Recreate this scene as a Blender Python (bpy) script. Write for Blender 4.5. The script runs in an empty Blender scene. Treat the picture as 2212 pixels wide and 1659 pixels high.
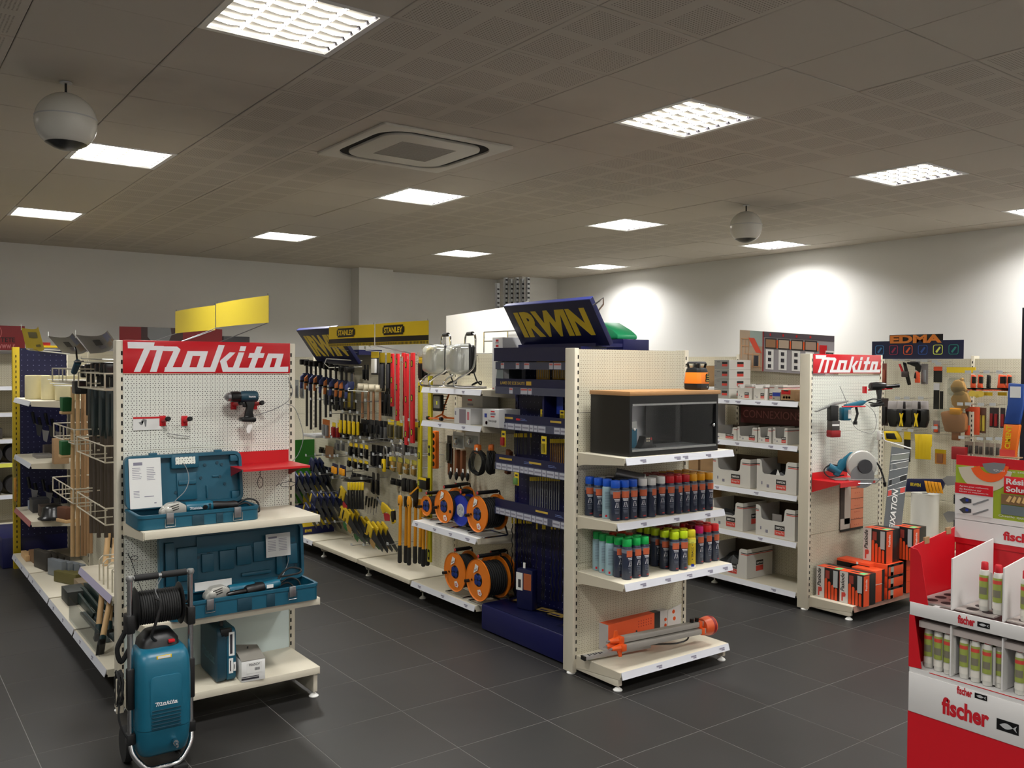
import bpy, bmesh, math, random
from mathutils import Vector, Matrix
random.seed(7)
PI=math.pi
SC=bpy.context.scene
COL=SC.collection
# ------------------------------------------------------------ camera
F_PX=1903.4; PIT=-0.022; ROL=0.0061; YAW=0.6379; CH=2.01
_f=Vector((math.sin(YAW)*math.cos(PIT),math.cos(YAW)*math.cos(PIT),math.sin(PIT)))
_r=Vector((math.cos(YAW),-math.sin(YAW),0)); _u=_r.cross(_f)
CR=_r*math.cos(ROL)+_u*math.sin(ROL); CU=-_r*math.sin(ROL)+_u*math.cos(ROL); CF=_f
cam=bpy.data.cameras.new('camera'); camo=bpy.data.objects.new('camera',cam); COL.objects.link(camo)
cam.sensor_width=36; cam.lens=F_PX*36/2212; cam.clip_start=0.05
m=Matrix((( CR.x,CU.x,-CF.x,0),(CR.y,CU.y,-CF.y,0),(CR.z,CU.z,-CF.z,CH),(0,0,0,1)))
camo.matrix_world=m
SC.camera=camo
SC.view_settings.view_transform='Standard'; SC.view_settings.look='None'
SC.view_settings.gamma=1; SC.view_settings.use_curve_mapping=False
SC.view_settings.exposure=0.13
LAMP_W=35.0; LOUVRE_E=6.5; LAMP_SPREAD=145
w=bpy.data.worlds.new('world'); SC.world=w; w.use_nodes=True
w.node_tree.nodes['Background'].inputs[0].default_value=(0.05,0.05,0.055,1)
w.node_tree.nodes['Background'].inputs[1].default_value=0.3

def rayd(px,py): return CF+CR*((px-1106)/F_PX)+CU*((829.5-py)/F_PX)
def Xp(px,py,X): d=rayd(px,py); return d*(X/d.x)+Vector((0,0,CH))
def Yp(px,py,Y): d=rayd(px,py); return d*(Y/d.y)+Vector((0,0,CH))
def Zp(px,py,Z): d=rayd(px,py); return d*((Z-CH)/d.z)+Vector((0,0,CH))

# ------------------------------------------------------------ materials
def lin(c):
    o=[]
    for v in c[:3]:
        v=v/255.0; o.append(v/12.92 if v<=0.04045 else ((v+0.055)/1.055)**2.4)
    return (o[0],o[1],o[2],1)
MT={}
def M(key,rgb=None,rough=0.5,metal=0.0,var=0.0,scale=8.0,bump=0.0,emit=0.0,alpha=None,trans=0.0,spec=0.5):
    if key in MT: return MT[key]
    mt=bpy.data.materials.new(key); mt.use_nodes=True; nt=mt.node_tree; b=nt.nodes['Principled BSDF']
    c=lin(rgb); b.inputs['Base Color'].default_value=c; b.inputs['Roughness'].default_value=rough
    b.inputs['Metallic'].default_value=metal; b.inputs['Specular IOR Level'].default_value=spec
    if emit: b.inputs['Emission Color'].default_value=c; b.inputs['Emission Strength'].default_value=emit
    if trans: b.inputs['Transmission Weight'].default_value=trans
    if alpha is not None: b.inputs['Alpha'].default_value=alpha
    if var or bump:
        tc=nt.nodes.new('ShaderNodeTexCoord'); no=nt.nodes.new('ShaderNodeTexNoise'); no.inputs['Scale'].default_value=scale
        no.inputs['Detail'].default_value=5; nt.links.new(tc.outputs['Object'],no.inputs['Vector'])
        if var:
            mx=nt.nodes.new('ShaderNodeMix'); mx.data_type='RGBA'
            mx.inputs[6].default_value=tuple([x*(1-var) for x in c[:3]]+[1]); mx.inputs[7].default_value=tuple([min(1,x*(1+var)) for x in c[:3]]+[1])
            nt.links.new(no.outputs['Fac'],mx.inputs[0]); nt.links.new(mx.outputs[2],b.inputs['Base Color'])
        if bump:
            bp=nt.nodes.new('ShaderNodeBump'); bp.inputs['Strength'].default_value=bump; bp.inputs['Distance'].default_value=0.002
            nt.links.new(no.outputs['Fac'],bp.inputs['Height']); nt.links.new(bp.outputs[0],b.inputs['Normal'])
    MT[key]=mt; return mt
def mathn(nt,op,a,b=None,c=None):
    n=nt.nodes.new('ShaderNodeMath'); n.operation=op
    for i,x in enumerate((a,b,c)):
        if x is None: continue
        if isinstance(x,(int,float)): n.inputs[i].default_value=x
        else: nt.links.new(x,n.inputs[i])
    return n.outputs[0]
def holes(key,rgb,hole,pitch=0.025,rad=0.0031,stagger=True,rough=0.45,zp=None):
    """pegboard: round holes on a grid in the x/z plane of the board"""
    mt=bpy.data.materials.new(key); mt.use_nodes=True; nt=mt.node_tree; b=nt.nodes['Principled BSDF']
    tc=nt.nodes.new('ShaderNodeTexCoord'); sp=nt.nodes.new('ShaderNodeSeparateXYZ'); nt.links.new(tc.outputs['Object'],sp.inputs[0])
    zp=zp or pitch
    def grid(ox):
        pp=0.015 if (stagger and ox==0) else pitch
        fx=mathn(nt,'SUBTRACT',mathn(nt,'FRACT',mathn(nt,'ADD',mathn(nt,'DIVIDE',sp.outputs[0],pp),0.5)),0.5)
        fz=mathn(nt,'SUBTRACT',mathn(nt,'FRACT',mathn(nt,'ADD',mathn(nt,'DIVIDE',sp.outputs[2],zp),ox)),0.5)
        dx=mathn(nt,'MULTIPLY',fx,pp); dz=mathn(nt,'MULTIPLY',fz,zp)
        d=mathn(nt,'SQRT',mathn(nt,'ADD',mathn(nt,'MULTIPLY',dx,dx),mathn(nt,'MULTIPLY',dz,dz)))
        return mathn(nt,'LESS_THAN',d,rad)
    g=grid(0.0)
    if stagger: g=mathn(nt,'MAXIMUM',g,grid(0.5))
    mx=nt.nodes.new('ShaderNodeMix'); mx.data_type='RGBA'; mx.inputs[6].default_value=lin(rgb); mx.inputs[7].default_value=lin(hole)
    nt.links.new(g,mx.inputs[0]); nt.links.new(mx.outputs[2],b.inputs['Base Color']); b.inputs['Roughness'].default_value=rough
    MT[key]=mt; return mt
def glass(key,tint=(235,240,240),refl=0.12,rough=0.05):
    mt=bpy.data.materials.new(key); mt.use_nodes=True; nt=mt.node_tree
    for n in list(nt.nodes):
        if n.type!='OUTPUT_MATERIAL': nt.nodes.remove(n)
    out=[n for n in nt.nodes if n.type=='OUTPUT_MATERIAL'][0]
    t=nt.nodes.new('ShaderNodeBsdfTransparent'); t.inputs[0].default_value=lin(tint)
    g=nt.nodes.new('ShaderNodeBsdfGlossy'); g.inputs['Roughness'].default_value=rough
    f=nt.nodes.new('ShaderNodeLayerWeight')
    k=mathn(nt,'ADD',mathn(nt,'MULTIPLY',mathn(nt,'POWER',f.outputs['Facing'],4.0),0.5),refl*0.5)
    mx=nt.nodes.new('ShaderNodeMixShader'); nt.links.new(k,mx.inputs[0]); nt.links.new(t.outputs[0],mx.inputs[1]); nt.links.new(g.outputs[0],mx.inputs[2])
    nt.links.new(mx.outputs[0],out.inputs[0]); MT[key]=mt; return mt

# ------------------------------------------------------------ mesh builder
class MB:
    def __init__(s): s.v=[]; s.f=[]
    def add(s,vs,fs):
        n=len(s.v); s.v+= [Vector(v) for v in vs]; s.f+=[[i+n for i in f] for f in fs]; return s
    def box(s,x0,x1,y0,y1,z0,z1):
        return s.add([(x0,y0,z0),(x1,y0,z0),(x1,y1,z0),(x0,y1,z0),(x0,y0,z1),(x1,y0,z1),(x1,y1,z1),(x0,y1,z1)],
            [(0,3,2,1),(4,5,6,7),(0,1,5,4),(1,2,6,5),(2,3,7,6),(3,0,4,7)])
    def quad(s,a,b,c,d): return s.add([a,b,c,d],[(0,1,2,3)])
    def cyl(s,p0,p1,r0,r1=None,n=12,caps=True):
        p0=Vector(p0); p1=Vector(p1); r1=r0 if r1 is None else r1; a=(p1-p0)
        if a.length<1e-9: return s
        a.normalize(); t=Vector((0,0,1)) if abs(a.z)<0.9 else Vector((1,0,0)); u=a.cross(t).normalized(); w_=a.cross(u)
        vs=[];
        for p,r in ((p0,r0),(p1,r1)):
            for i in range(n):
                an=2*PI*i/n; vs.append(p+u*(r*math.cos(an))+w_*(r*math.sin(an)))
        fs=[(i,(i+1)%n,n+(i+1)%n,n+i) for i in range(n)]
        if caps: fs+= [tuple(range(n-1,-1,-1)),tuple(range(n,2*n))]
        return s.add(vs,fs)
    def tube(s,pts,r,n=6,closed=False):
        pts=[Vector(p) for p in pts]; m_=len(pts); vs=[]; fs=[]
        prev=None
        for i,p in enumerate(pts):
            if closed: d=(pts[(i+1)%m_]-pts[i-1])
            else: d=(pts[min(i+1,m_-1)]-pts[max(i-1,0)])
            d.normalize()
            if prev is None:
                t=Vector((0,0,1)) if abs(d.z)<0.9 else Vector((1,0,0)); u=d.cross(t).normalized()
            else:
                u=prev-d*prev.dot(d)
                if u.length<1e-6: u=d.orthogonal()
                u.normalize()
            prev=u; w_=d.cross(u)
            rr=r[i] if isinstance(r,(list,tuple)) else r
            for k in range(n):
                an=2*PI*k/n; vs.append(p+u*(rr*math.cos(an))+w_*(rr*math.sin(an)))
        for i in range(m_ if closed else m_-1):
            a=i*n; b=((i+1)%m_)*n
            for k in range(n): fs.append((a+k,a+(k+1)%n,b+(k+1)%n,b+k))
        if not closed: fs+=[tuple(range(n-1,-1,-1)),tuple(range((m_-1)*n,m_*n))]
        return s.add(vs,fs)
    def lathe(s,prof,n=16,o=(0,0,0),ax=(0,0,1),sy=1.0):
        a=Vector(ax).normalized(); t=Vector((0,0,1)) if abs(a.z)<0.9 else Vector((1,0,0)); 
        u=Vector((1,0,0)) if abs(a.z)>0.9 else a.cross(t).normalized(); w_=a.cross(u); o=Vector(o)
        vs=[]; fs=[]
        for (r,z) in prof:
            for k in range(n):
                an=2*PI*k/n; vs.append(o+a*z+u*(r*math.cos(an))+w_*(r*sy*math.sin(an)))
        for i in range(len(prof)-1):
            for k in range(n): fs.append((i*n+k,i*n+(k+1)%n,(i+1)*n+(k+1)%n,(i+1)*n+k))
        if prof[0][0]>1e-6: fs.append(tuple(range(n-1,-1,-1)))
        if prof[-1][0]>1e-6: fs.append(tuple(range((len(prof)-1)*n,len(prof)*n)))
        return s.add(vs,fs)
    def prism(s,poly,o,u,v,w_,d0=0.0,d1=0.01):
        """polygon (a,b) -> o+u*a+v*b, extruded along w_ from d0 to d1"""
        o=Vector(o);u=Vector(u);v=Vector(v);w_=Vector(w_); n=len(poly)
        vs=[o+u*a+v*b+w_*d0 for a,b in poly]+[o+u*a+v*b+w_*d1 for a,b in poly]
        fs=[tuple(range(n-1,-1,-1)),tuple(range(n,2*n))]+[(i,(i+1)%n,n+(i+1)%n,n+i) for i in range(n)]
        return s.add(vs,fs)
    def xz(s,poly,y0,y1): return s.prism(poly,(0,0,0),(1,0,0),(0,0,1),(0,1,0),y0,y1)
    def yz(s,poly,x0,x1): return s.prism(poly,(0,0,0),(0,1,0),(0,0,1),(1,0,0),x0,x1)
    def xy(s,poly,z0,z1): return s.prism(poly,(0,0,0),(1,0,0),(0,1,0),(0,0,1),z0,z1)
    def rot(s,ang,ax='Z',o=(0,0,0)):
        R=Matrix.Rotation(ang,3,ax); o=Vector(o); s.v=[R@(p-o)+o for p in s.v]; return s
    def mv(s,x,y,z): d=Vector((x,y,z)); s.v=[p+d for p in s.v]; return s
    def mesh(s,name,mat,bev=0.0,smooth=None,seg=2):
        me=bpy.data.meshes.new(name); me.from_pydata([tuple(p) for p in s.v],[],s.f)
        bm=bmesh.new(); bm.from_mesh(me)
        bmesh.ops.recalc_face_normals(bm,faces=bm.faces)
        if bev:
            es=[e for e in bm.edges if len(e.link_faces)==2 and e.calc_face_angle(0)>0.6]
            bmesh.ops.bevel(bm,geom=es,offset=bev,segments=seg,affect='EDGES',profile=0.5,clamp_overlap=True)
        bm.to_mesh(me); bm.free()
        if isinstance(mat,(list,tuple)):
            for k in mat: me.materials.append(k)
        else: me.materials.append(mat)
        if smooth is not False:
            me.shade_smooth(); me.set_sharp_from_angle(angle=math.radians(smooth or 38))
        return me
    def build(s,name,mat,parent=None,loc=(0,0,0),bev=0.0,smooth=None,seg=2,rz=0,**kw):
        return link(name,s.mesh(name,mat,bev,smooth,seg),parent,loc,rz,**kw)
def link(name,me,parent=None,loc=(0,0,0),rz=0,kind=None,label=None):
    o=bpy.data.objects.new(name,me); COL.objects.link(o); o.location=loc
    if rz: o.rotation_euler=(0,0,rz)
    if parent: o.parent=parent
    if kind: o['kind']=kind
    if label: o['label']=label
    return o
ORD=('first','second','third','fourth','fifth','sixth','seventh','eighth','ninth','tenth','eleventh','twelfth','thirteenth','fourteenth','fifteenth','sixteenth')
def B(): return MB()
def bx(name,mat,parent,x0,x1,y0,y1,z0,z1,bev=0.0,**kw): return MB().box(x0,x1,y0,y1,z0,z1).build(name,mat,parent,bev=bev,**kw)
def tag(o,label,cat,group=None):
    o['label']=label; o['category']=cat
    if group: o['group']=group
    return o
def thing(name,label,cat,loc=(0,0,0),rz=0,group=None):
    o=bpy.data.objects.new(name,None); COL.objects.link(o); o.empty_display_size=0.05
    o.location=loc; o.rotation_euler=(0,0,rz); return tag(o,label,cat,group)
def dup(root,loc=None,rz=None,label=None,group=None,scale=None):
    def cp(o,p):
        c=o.copy(); COL.objects.link(c); c.parent=p
        for ch in list(o.children): cp(ch,c)
        return c
    r=root.copy(); COL.objects.link(r)
    for ch in list(root.children): cp(ch,r)
    if loc is not None: r.location=loc
    if rz is not None: r.rotation_euler=(0,0,rz)
    if scale: r.scale=scale
    if label: r['label']=label
    if group: r['group']=group
    return r
def rrect(w_,h_,r,n=4,cx=0,cy=0):
    p=[]
    for (sx,sy,a0) in ((1,1,0),(-1,1,90),(-1,-1,180),(1,-1,270)):
        for i in range(n+1):
            a=math.radians(a0+90*i/n); p.append((cx+sx*(w_/2-r)+r*math.cos(a),cy+sy*(h_/2-r)+r*math.sin(a)))
    return p
_fonts={}
def text_mesh(s,mat,o,u,v,W_=None,H_=0.05,bold=0.0,shear=0.0,cond=None,ext=0.0,name='lettering'):
    """lettering laid on the plane o + u*x + v*y; H_ = height of the letters, W_ = total width"""
    key=(s,bold,shear)
    if key not in _fonts:
        cu=bpy.data.curves.new('t','FONT'); cu.body=s; cu.size=1; cu.offset=bold; cu.shear=shear; cu.resolution_u=3
        ob=bpy.data.objects.new('t',cu); COL.objects.link(ob)
        dg=bpy.context.evaluated_depsgraph_get(); me=bpy.data.meshes.new_from_object(ob.evaluated_get(dg))
        vs=[tuple(x.co) for x in me.vertices]; fs=[tuple(p.vertices) for p in me.polygons]
        bpy.data.objects.remove(ob); bpy.data.curves.remove(cu); bpy.data.meshes.remove(me)
        _fonts[key]=(vs,fs)
    vs,fs=_fonts[key]
    xs=[p[0] for p in vs]; ys=[p[1] for p in vs]; x0,x1,y0,y1=min(xs),max(xs),min(ys),max(ys)
    sy=H_/(y1-y0); sx=(W_/(x1-x0)) if W_ else sy
    u=Vector(u); v=Vector(v); o=Vector(o)
    me=bpy.data.meshes.new(name); me.from_pydata([tuple(o+u*((p[0]-x0)*sx)+v*((p[1]-y0)*sy)) for p in vs],[],fs); me.materials.append(mat)
    return me
def text(s,mat,parent,o,u,v,W_=None,H_=0.05,bold=0.0,shear=0.0,name='lettering'):
    return link(name,text_mesh(s,mat,o,u,v,W_,H_,bold,shear,name=name),parent)
XU=(1,0,0); YU=(0,1,0); ZU=(0,0,1)
def catmull(pts,n=6):
    P=[Vector(p) for p in pts]; P=[P[0]*2-P[1]]+P+[P[-1]*2-P[-2]]; out=[]
    for i in range(1,len(P)-2):
        for k in range(n):
            t=k/n; a,b,c,d=P[i-1],P[i],P[i+1],P[i+2]
            out.append(0.5*((2*b)+(c-a)*t+(2*a-5*b+4*c-d)*t*t+(3*b-a-3*c+d)*t**3))
    out.append(P[-2]); return out
# palette
cream=M('cream_metal',(212,205,186),0.42,0,0.05,3)
creamd=M('cream_metal_edge',(198,190,170),0.45)
white=M('white_paint',(228,228,224),0.4); paper=M('white_paper',(225,225,222),0.7)
railw=M('price_rail_plastic',(205,207,214),0.3); black=M('black_plastic',(18,18,19),0.45)
blacks=M('black_satin',(12,12,13),0.3); rubber=M('rubber',(22,22,22),0.75)
dgrey=M('dark_grey',(52,52,55),0.5); grey=M('mid_grey',(120,121,122),0.5); lgrey=M('light_grey',(178,179,180),0.5)
chrome=M('chrome',(205,206,208),0.18,1.0); steel=M('steel',(150,150,152),0.35,0.9); galv=M('galvanised',(165,166,165),0.4,0.85,0.15,40)
teal=M('teal_plastic',(16,82,104),0.42,0,0.08,30,0.1); teald=M('teal_plastic_dark',(12,56,72),0.5); tealb=M('teal_bright',(14,92,116),0.38,0,0.05,20)
red=M('red_paint',(196,20,30),0.35); redd=M('red_dark',(140,16,22),0.5); orange=M('orange_plastic',(226,112,26),0.42); orangef=M('orange_fluo',(235,92,30),0.4)
yellow=M('yellow_plastic',(222,190,20),0.45); yell2=M('yellow_card',(214,186,30),0.6); amber=M('amber_plastic',(222,150,22),0.45)
navy=M('navy_paint',(10,15,74),0.4,0,0.06,6); navyd=M('navy_dark',(8,14,60),0.45); blue=M('blue_plastic',(24,52,150),0.4)
green=M('green_plastic',(30,150,60),0.45); dgreen=M('dark_green',(10,44,34),0.55); wood=M('light_wood',(200,164,116),0.55,0,0.15,12); card=M('cardboard',(160,128,92),0.8,0,0.1,20)
darkprint=M('dark_print',(40,38,46),0.6); greyprint=M('grey_print',(128,126,142),0.6); clear=glass('clear_plastic',(238,240,240),0.10,0.12)
slotm=M('slot_shadow',(20,18,16),0.9)
# ------------------------------------------------------------ room
XL,XR,YN,YB,HC=-4.0,9.33,-3.0,12.05,3.43
wallm=M('wall_paint',(223,222,219),0.8,0,0.02,1.5,0.05); 
def struct(name,o): o.name=name; o['kind']='structure'; return o
# floor tiles: 0.6 m, 3 mm joints
grout=M('grout',(112,110,107),0.9,0,0.1,30)
def tilemat():
    mt=M('floor_tile',(43,42,41),0.42,0,0.10,5,0.15); nt=mt.node_tree; b=nt.nodes['Principled BSDF']
    oi=nt.nodes.new('ShaderNodeObjectInfo'); mx=nt.nodes.new('ShaderNodeMix'); mx.data_type='RGBA'; mx.blend_type='MULTIPLY'; mx.inputs[0].default_value=1
    src=b.inputs['Base Color'].links[0].from_socket
    n2=nt.nodes.new('ShaderNodeTexNoise'); n2.inputs['Scale'].default_value=260; tc=nt.nodes.new('ShaderNodeTexCoord'); nt.links.new(tc.outputs['Object'],n2.inputs['Vector'])
    k=mathn(nt,'ADD',mathn(nt,'MULTIPLY',oi.outputs['Random'],0.14),mathn(nt,'ADD',mathn(nt,'MULTIPLY',n2.outputs['Fac'],0.35),0.74))
    cb=nt.nodes.new('ShaderNodeCombineColor'); [nt.links.new(k,cb.inputs[i]) for i in range(3)]
    nt.links.new(src,mx.inputs[6]); nt.links.new(cb.outputs[0],mx.inputs[7]); nt.links.new(mx.outputs[2],b.inputs['Base Color'])
    return mt
ftile=tilemat()
FX0,FY0=2.51,3.84     # a joint crossing
floor=struct('floor',B().box(XL,XR,YN,YB,-0.12,-0.0008).build('floor',grout))
tm=B().box(0.002,0.598,0.002,0.598,-0.01,0).mesh('tile',ftile)
def viewable(p,z,pad=0.12):
    d=Vector((p[0],p[1],z))-Vector((0,0,CH)); f=d.dot(CF)
    if f<0.3: return None
    a=d.dot(CR)/f; b=d.dot(CU)/f
    return f if (abs(a)<0.581+pad and abs(b)<0.436+pad) else None
near=[];rest=B()
i0=math.floor((XL-FX0)/0.6); i1=math.ceil((XR-FX0)/0.6); j0=math.floor((YN-FY0)/0.6); j1=math.ceil((YB-FY0)/0.6)
for i in range(i0,i1):
    for j in range(j0,j1):
        x=FX0+i*0.6; y=FY0+j*0.6
        if x<XL-0.01 or y<YN-0.01 or x+0.6>XR+0.6 or y+0.6>YB+0.6: continue
        x1=min(x+0.5984,XR); y1=min(y+0.5984,YB)
        d=viewable((x+0.3,y+0.3),0)
        if d and x+0.6<=XR and y+0.6<=YB: near.append((d,x,y))
        else: rest.box(x+0.0016,x1,y+0.0016,y1,-0.01,0)
near.sort()
for d,x,y in near[:290]: link('tile',tm,floor,(x,y,0))
for d,x,y in near[290:]: rest.box(x+0.0016,x+0.5984,y+0.0016,y+0.5984,-0.01,0)
rest.build('tile',ftile,floor,kind='stuff')
# walls
struct('wall_right',B().box(XR,XR+0.15,YN,YB+0.15,0,HC+0.3).build('wall_right',wallm))
struct('wall_back',B().box(XL,XR,YB,YB+0.15,0,HC+0.3).build('wall_back',wallm))
struct('wall_left',B().box(XL-0.15,XL,YN,YB,0,HC+0.3).build('wall_left',wallm))
struct('wall_front',B().box(XL,XR,YN-0.15,YN,0,HC+0.3).build('wall_front',wallm))
struct('trim_1',B().box(5.93,6.50,11.80,YB,0,HC).build('trim_1',wallm))     # column on the back wall
struct('trim_2',B().box(8.60,XR,11.34,YB,0,HC).build('trim_2',wallm))       # column in the corner
# ceiling tiles
CX0,CY0=1.162,3.227
cgrid=M('ceiling_grid',(168,160,146),0.6)
ceil=struct('ceiling',B().box(XL,XR,YN,YB,HC+0.02,HC+0.12).build('ceiling',cgrid))
ctile=M('ceiling_tile',(192,184,172),0.8,0,0.05,1.3)
def smudges(mt):  # dirt smudges round the cassette, plus darker patches near the ball speakers
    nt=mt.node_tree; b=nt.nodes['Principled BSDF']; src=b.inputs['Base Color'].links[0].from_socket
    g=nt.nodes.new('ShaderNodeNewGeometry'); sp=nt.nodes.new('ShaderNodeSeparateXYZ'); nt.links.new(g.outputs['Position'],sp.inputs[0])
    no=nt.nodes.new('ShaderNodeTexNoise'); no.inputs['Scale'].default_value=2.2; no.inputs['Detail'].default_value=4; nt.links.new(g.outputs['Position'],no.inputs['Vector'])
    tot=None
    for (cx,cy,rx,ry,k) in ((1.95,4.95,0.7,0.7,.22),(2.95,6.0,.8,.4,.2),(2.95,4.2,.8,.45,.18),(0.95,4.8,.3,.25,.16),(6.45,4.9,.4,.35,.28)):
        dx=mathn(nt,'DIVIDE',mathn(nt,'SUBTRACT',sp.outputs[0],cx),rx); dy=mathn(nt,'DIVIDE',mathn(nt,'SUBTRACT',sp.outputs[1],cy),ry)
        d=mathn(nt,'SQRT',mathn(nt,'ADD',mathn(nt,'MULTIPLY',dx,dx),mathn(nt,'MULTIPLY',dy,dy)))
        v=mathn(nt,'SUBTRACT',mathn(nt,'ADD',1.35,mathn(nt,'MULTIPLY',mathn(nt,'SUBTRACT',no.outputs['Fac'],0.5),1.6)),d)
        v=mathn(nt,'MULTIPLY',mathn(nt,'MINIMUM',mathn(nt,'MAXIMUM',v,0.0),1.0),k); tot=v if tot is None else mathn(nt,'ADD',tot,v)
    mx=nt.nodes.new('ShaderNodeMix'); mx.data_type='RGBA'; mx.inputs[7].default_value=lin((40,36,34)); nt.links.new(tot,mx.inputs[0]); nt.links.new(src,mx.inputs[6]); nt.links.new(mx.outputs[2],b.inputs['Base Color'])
smudges(ctile)
def perf():
    mt=M('ceiling_tile_perforated',(192,184,172),0.8); nt=mt.node_tree; b=nt.nodes['Principled BSDF']
    tc=nt.nodes.new('ShaderNodeTexCoord'); sp=nt.nodes.new('ShaderNodeSeparateXYZ'); nt.links.new(tc.outputs['Object'],sp.inputs[0])
    def sq(ax):
        f=mathn(nt,'ABSOLUTE',mathn(nt,'SUBTRACT',mathn(nt,'FRACT',mathn(nt,'DIVIDE',sp.outputs[ax],0.3)),0.5))
        return mathn(nt,'LESS_THAN',f,0.39)
    def hf(ax): return mathn(nt,'SUBTRACT',mathn(nt,'FRACT',mathn(nt,'DIVIDE',sp.outputs[ax],0.015)),0.5)
    hx,hy=hf(0),hf(1); dd=mathn(nt,'ADD',mathn(nt,'MULTIPLY',hx,hx),mathn(nt,'MULTIPLY',hy,hy))
    hole=mathn(nt,'MULTIPLY',mathn(nt,'MULTIPLY',sq(0),sq(1)),mathn(nt,'LESS_THAN',dd,0.07))
    mx=nt.nodes.new('ShaderNodeMix'); mx.data_type='RGBA'; mx.inputs[6].default_value=lin((192,184,172)); mx.inputs[7].default_value=lin((135,126,116))
    nt.links.new(hole,mx.inputs[0]); nt.links.new(mx.outputs[2],b.inputs['Base Color']); return mt
ctp=perf(); smudges(ctp)
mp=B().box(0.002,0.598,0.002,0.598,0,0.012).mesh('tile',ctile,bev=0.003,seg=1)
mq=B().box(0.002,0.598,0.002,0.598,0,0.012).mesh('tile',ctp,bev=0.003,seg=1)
near=[]; restp=B(); restq=B()
lampcells={(4*i,5*j) for i in range(-1,4) for j in range(-1,3)}
for i in range(-9,14):
    for j in range(-11,15):
        x=CX0+i*0.6; y=CY0+j*0.6
        if x+0.6<XL or y+0.6<YN or x>XR or y>YB: continue
        if (i,j) in lampcells: continue
        if (i in (2,3)) and (j in (2,3)): continue      # cassette opening, filled below
        plain=(i%4 in (3,0))
        d=viewable((x+0.3,y+0.3),HC)
        xa,xb,ya,yb=max(x,XL),min(x+0.598,XR),max(y,YN),min(y+0.598,YB)
        if d and x+0.6<=XR and y+0.6<=YB: near.append((d,x,y,plain))
        else: (restp if plain else restq).box(xa+0.002,xb,ya+0.002,yb,HC,HC+0.012)
near.sort()
for n,(d,x,y,pl) in enumerate(near):
    if n<280:
        o=link('tile',mp if pl else mq,ceil,(x,y,HC+random.uniform(-0.001,0.002)))
        o.rotation_euler=(random.gauss(0,0.0012),random.gauss(0,0.0012),0)
    else: (restp if pl else restq).box(x+0.002,x+0.598,y+0.002,y+0.598,HC,HC+0.012)
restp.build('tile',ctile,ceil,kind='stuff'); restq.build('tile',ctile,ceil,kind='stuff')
# tiles cut round the cassette
ax0,ax1,ay0,ay1=2.485,3.435,4.622,5.572
for (a,b,c,d) in ((CX0+1.2,CX0+2.4,CY0+1.2,ay0+0.02),(CX0+1.2,CX0+2.4,ay1-0.02,CY0+2.4),(CX0+1.2,ax0+0.02,ay0+0.02,ay1-0.02),(ax1-0.02,CX0+2.4,ay0+0.02,ay1-0.02)):
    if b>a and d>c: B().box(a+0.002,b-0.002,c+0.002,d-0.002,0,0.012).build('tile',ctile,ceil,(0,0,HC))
# --------------------------------------------------------- recessed lamps
lampwhite=M('lamp_louvre',(255,252,244),0.3,0,emit=LOUVRE_E); lamptube=M('lamp_tube',(255,253,248),0.3,emit=6)
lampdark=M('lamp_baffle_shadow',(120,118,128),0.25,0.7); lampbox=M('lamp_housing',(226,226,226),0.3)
def make_lamp():
    t=thing('ceiling_lamp','x','lamp')
    fr=B()
    for (a,b,c,d) in ((0.002,0.598,0.002,0.03),(0.002,0.598,0.570,0.598),(0.002,0.03,0.03,0.57),(0.57,0.598,0.03,0.57)): fr.box(a,b,c,d,-0.001,0.012)
    fr.build('frame',lampbox,t)
    h=B(); h.box(0.03,0.57,0.03,0.57,0.085,0.09); h.box(0.028,0.03,0.03,0.57,0.012,0.09); h.box(0.57,0.572,0.03,0.57,0.012,0.09); h.box(0.03,0.57,0.028,0.03,0.012,0.09); h.box(0.03,0.57,0.57,0.572,0.012,0.09)
    h.build('housing',lampwhite,t)
    for k in range(4): B().cyl((0.04,0.0975+0.135*k,0.068),(0.56,0.0975+0.135*k,0.068),0.013,n=10).build('tube',lamptube,t)
    c=B()
    for k in range(1,4):
        y=0.03+0.135*k; c.add([(0.03,y-0.012,0.05),(0.57,y-0.012,0.05),(0.57,y,0.004),(0.03,y,0.004),(0.03,y+0.012,0.05),(0.57,y+0.012,0.05)],[(0,1,2,3),(3,2,5,4)])
    c.build('louvre_blade',lampwhite,t)
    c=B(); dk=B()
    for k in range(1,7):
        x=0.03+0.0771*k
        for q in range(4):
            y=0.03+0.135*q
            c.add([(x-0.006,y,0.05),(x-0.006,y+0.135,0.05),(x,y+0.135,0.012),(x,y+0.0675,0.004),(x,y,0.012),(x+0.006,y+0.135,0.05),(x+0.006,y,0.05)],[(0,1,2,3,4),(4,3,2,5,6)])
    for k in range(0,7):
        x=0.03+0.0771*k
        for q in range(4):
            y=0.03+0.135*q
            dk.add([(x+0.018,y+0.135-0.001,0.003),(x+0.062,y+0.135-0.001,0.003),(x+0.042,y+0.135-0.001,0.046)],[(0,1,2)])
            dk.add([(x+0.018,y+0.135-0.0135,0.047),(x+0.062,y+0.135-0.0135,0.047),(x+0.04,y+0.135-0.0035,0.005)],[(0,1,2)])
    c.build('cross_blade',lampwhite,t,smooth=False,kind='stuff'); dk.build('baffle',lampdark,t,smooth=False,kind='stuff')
    for ch in t.children:
        for v in ch.data.vertices: v.co=(v.co.y,v.co.x,v.co.z)
        ch.data.flip_normals()
    return t
lamp0=make_lamp()
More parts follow.
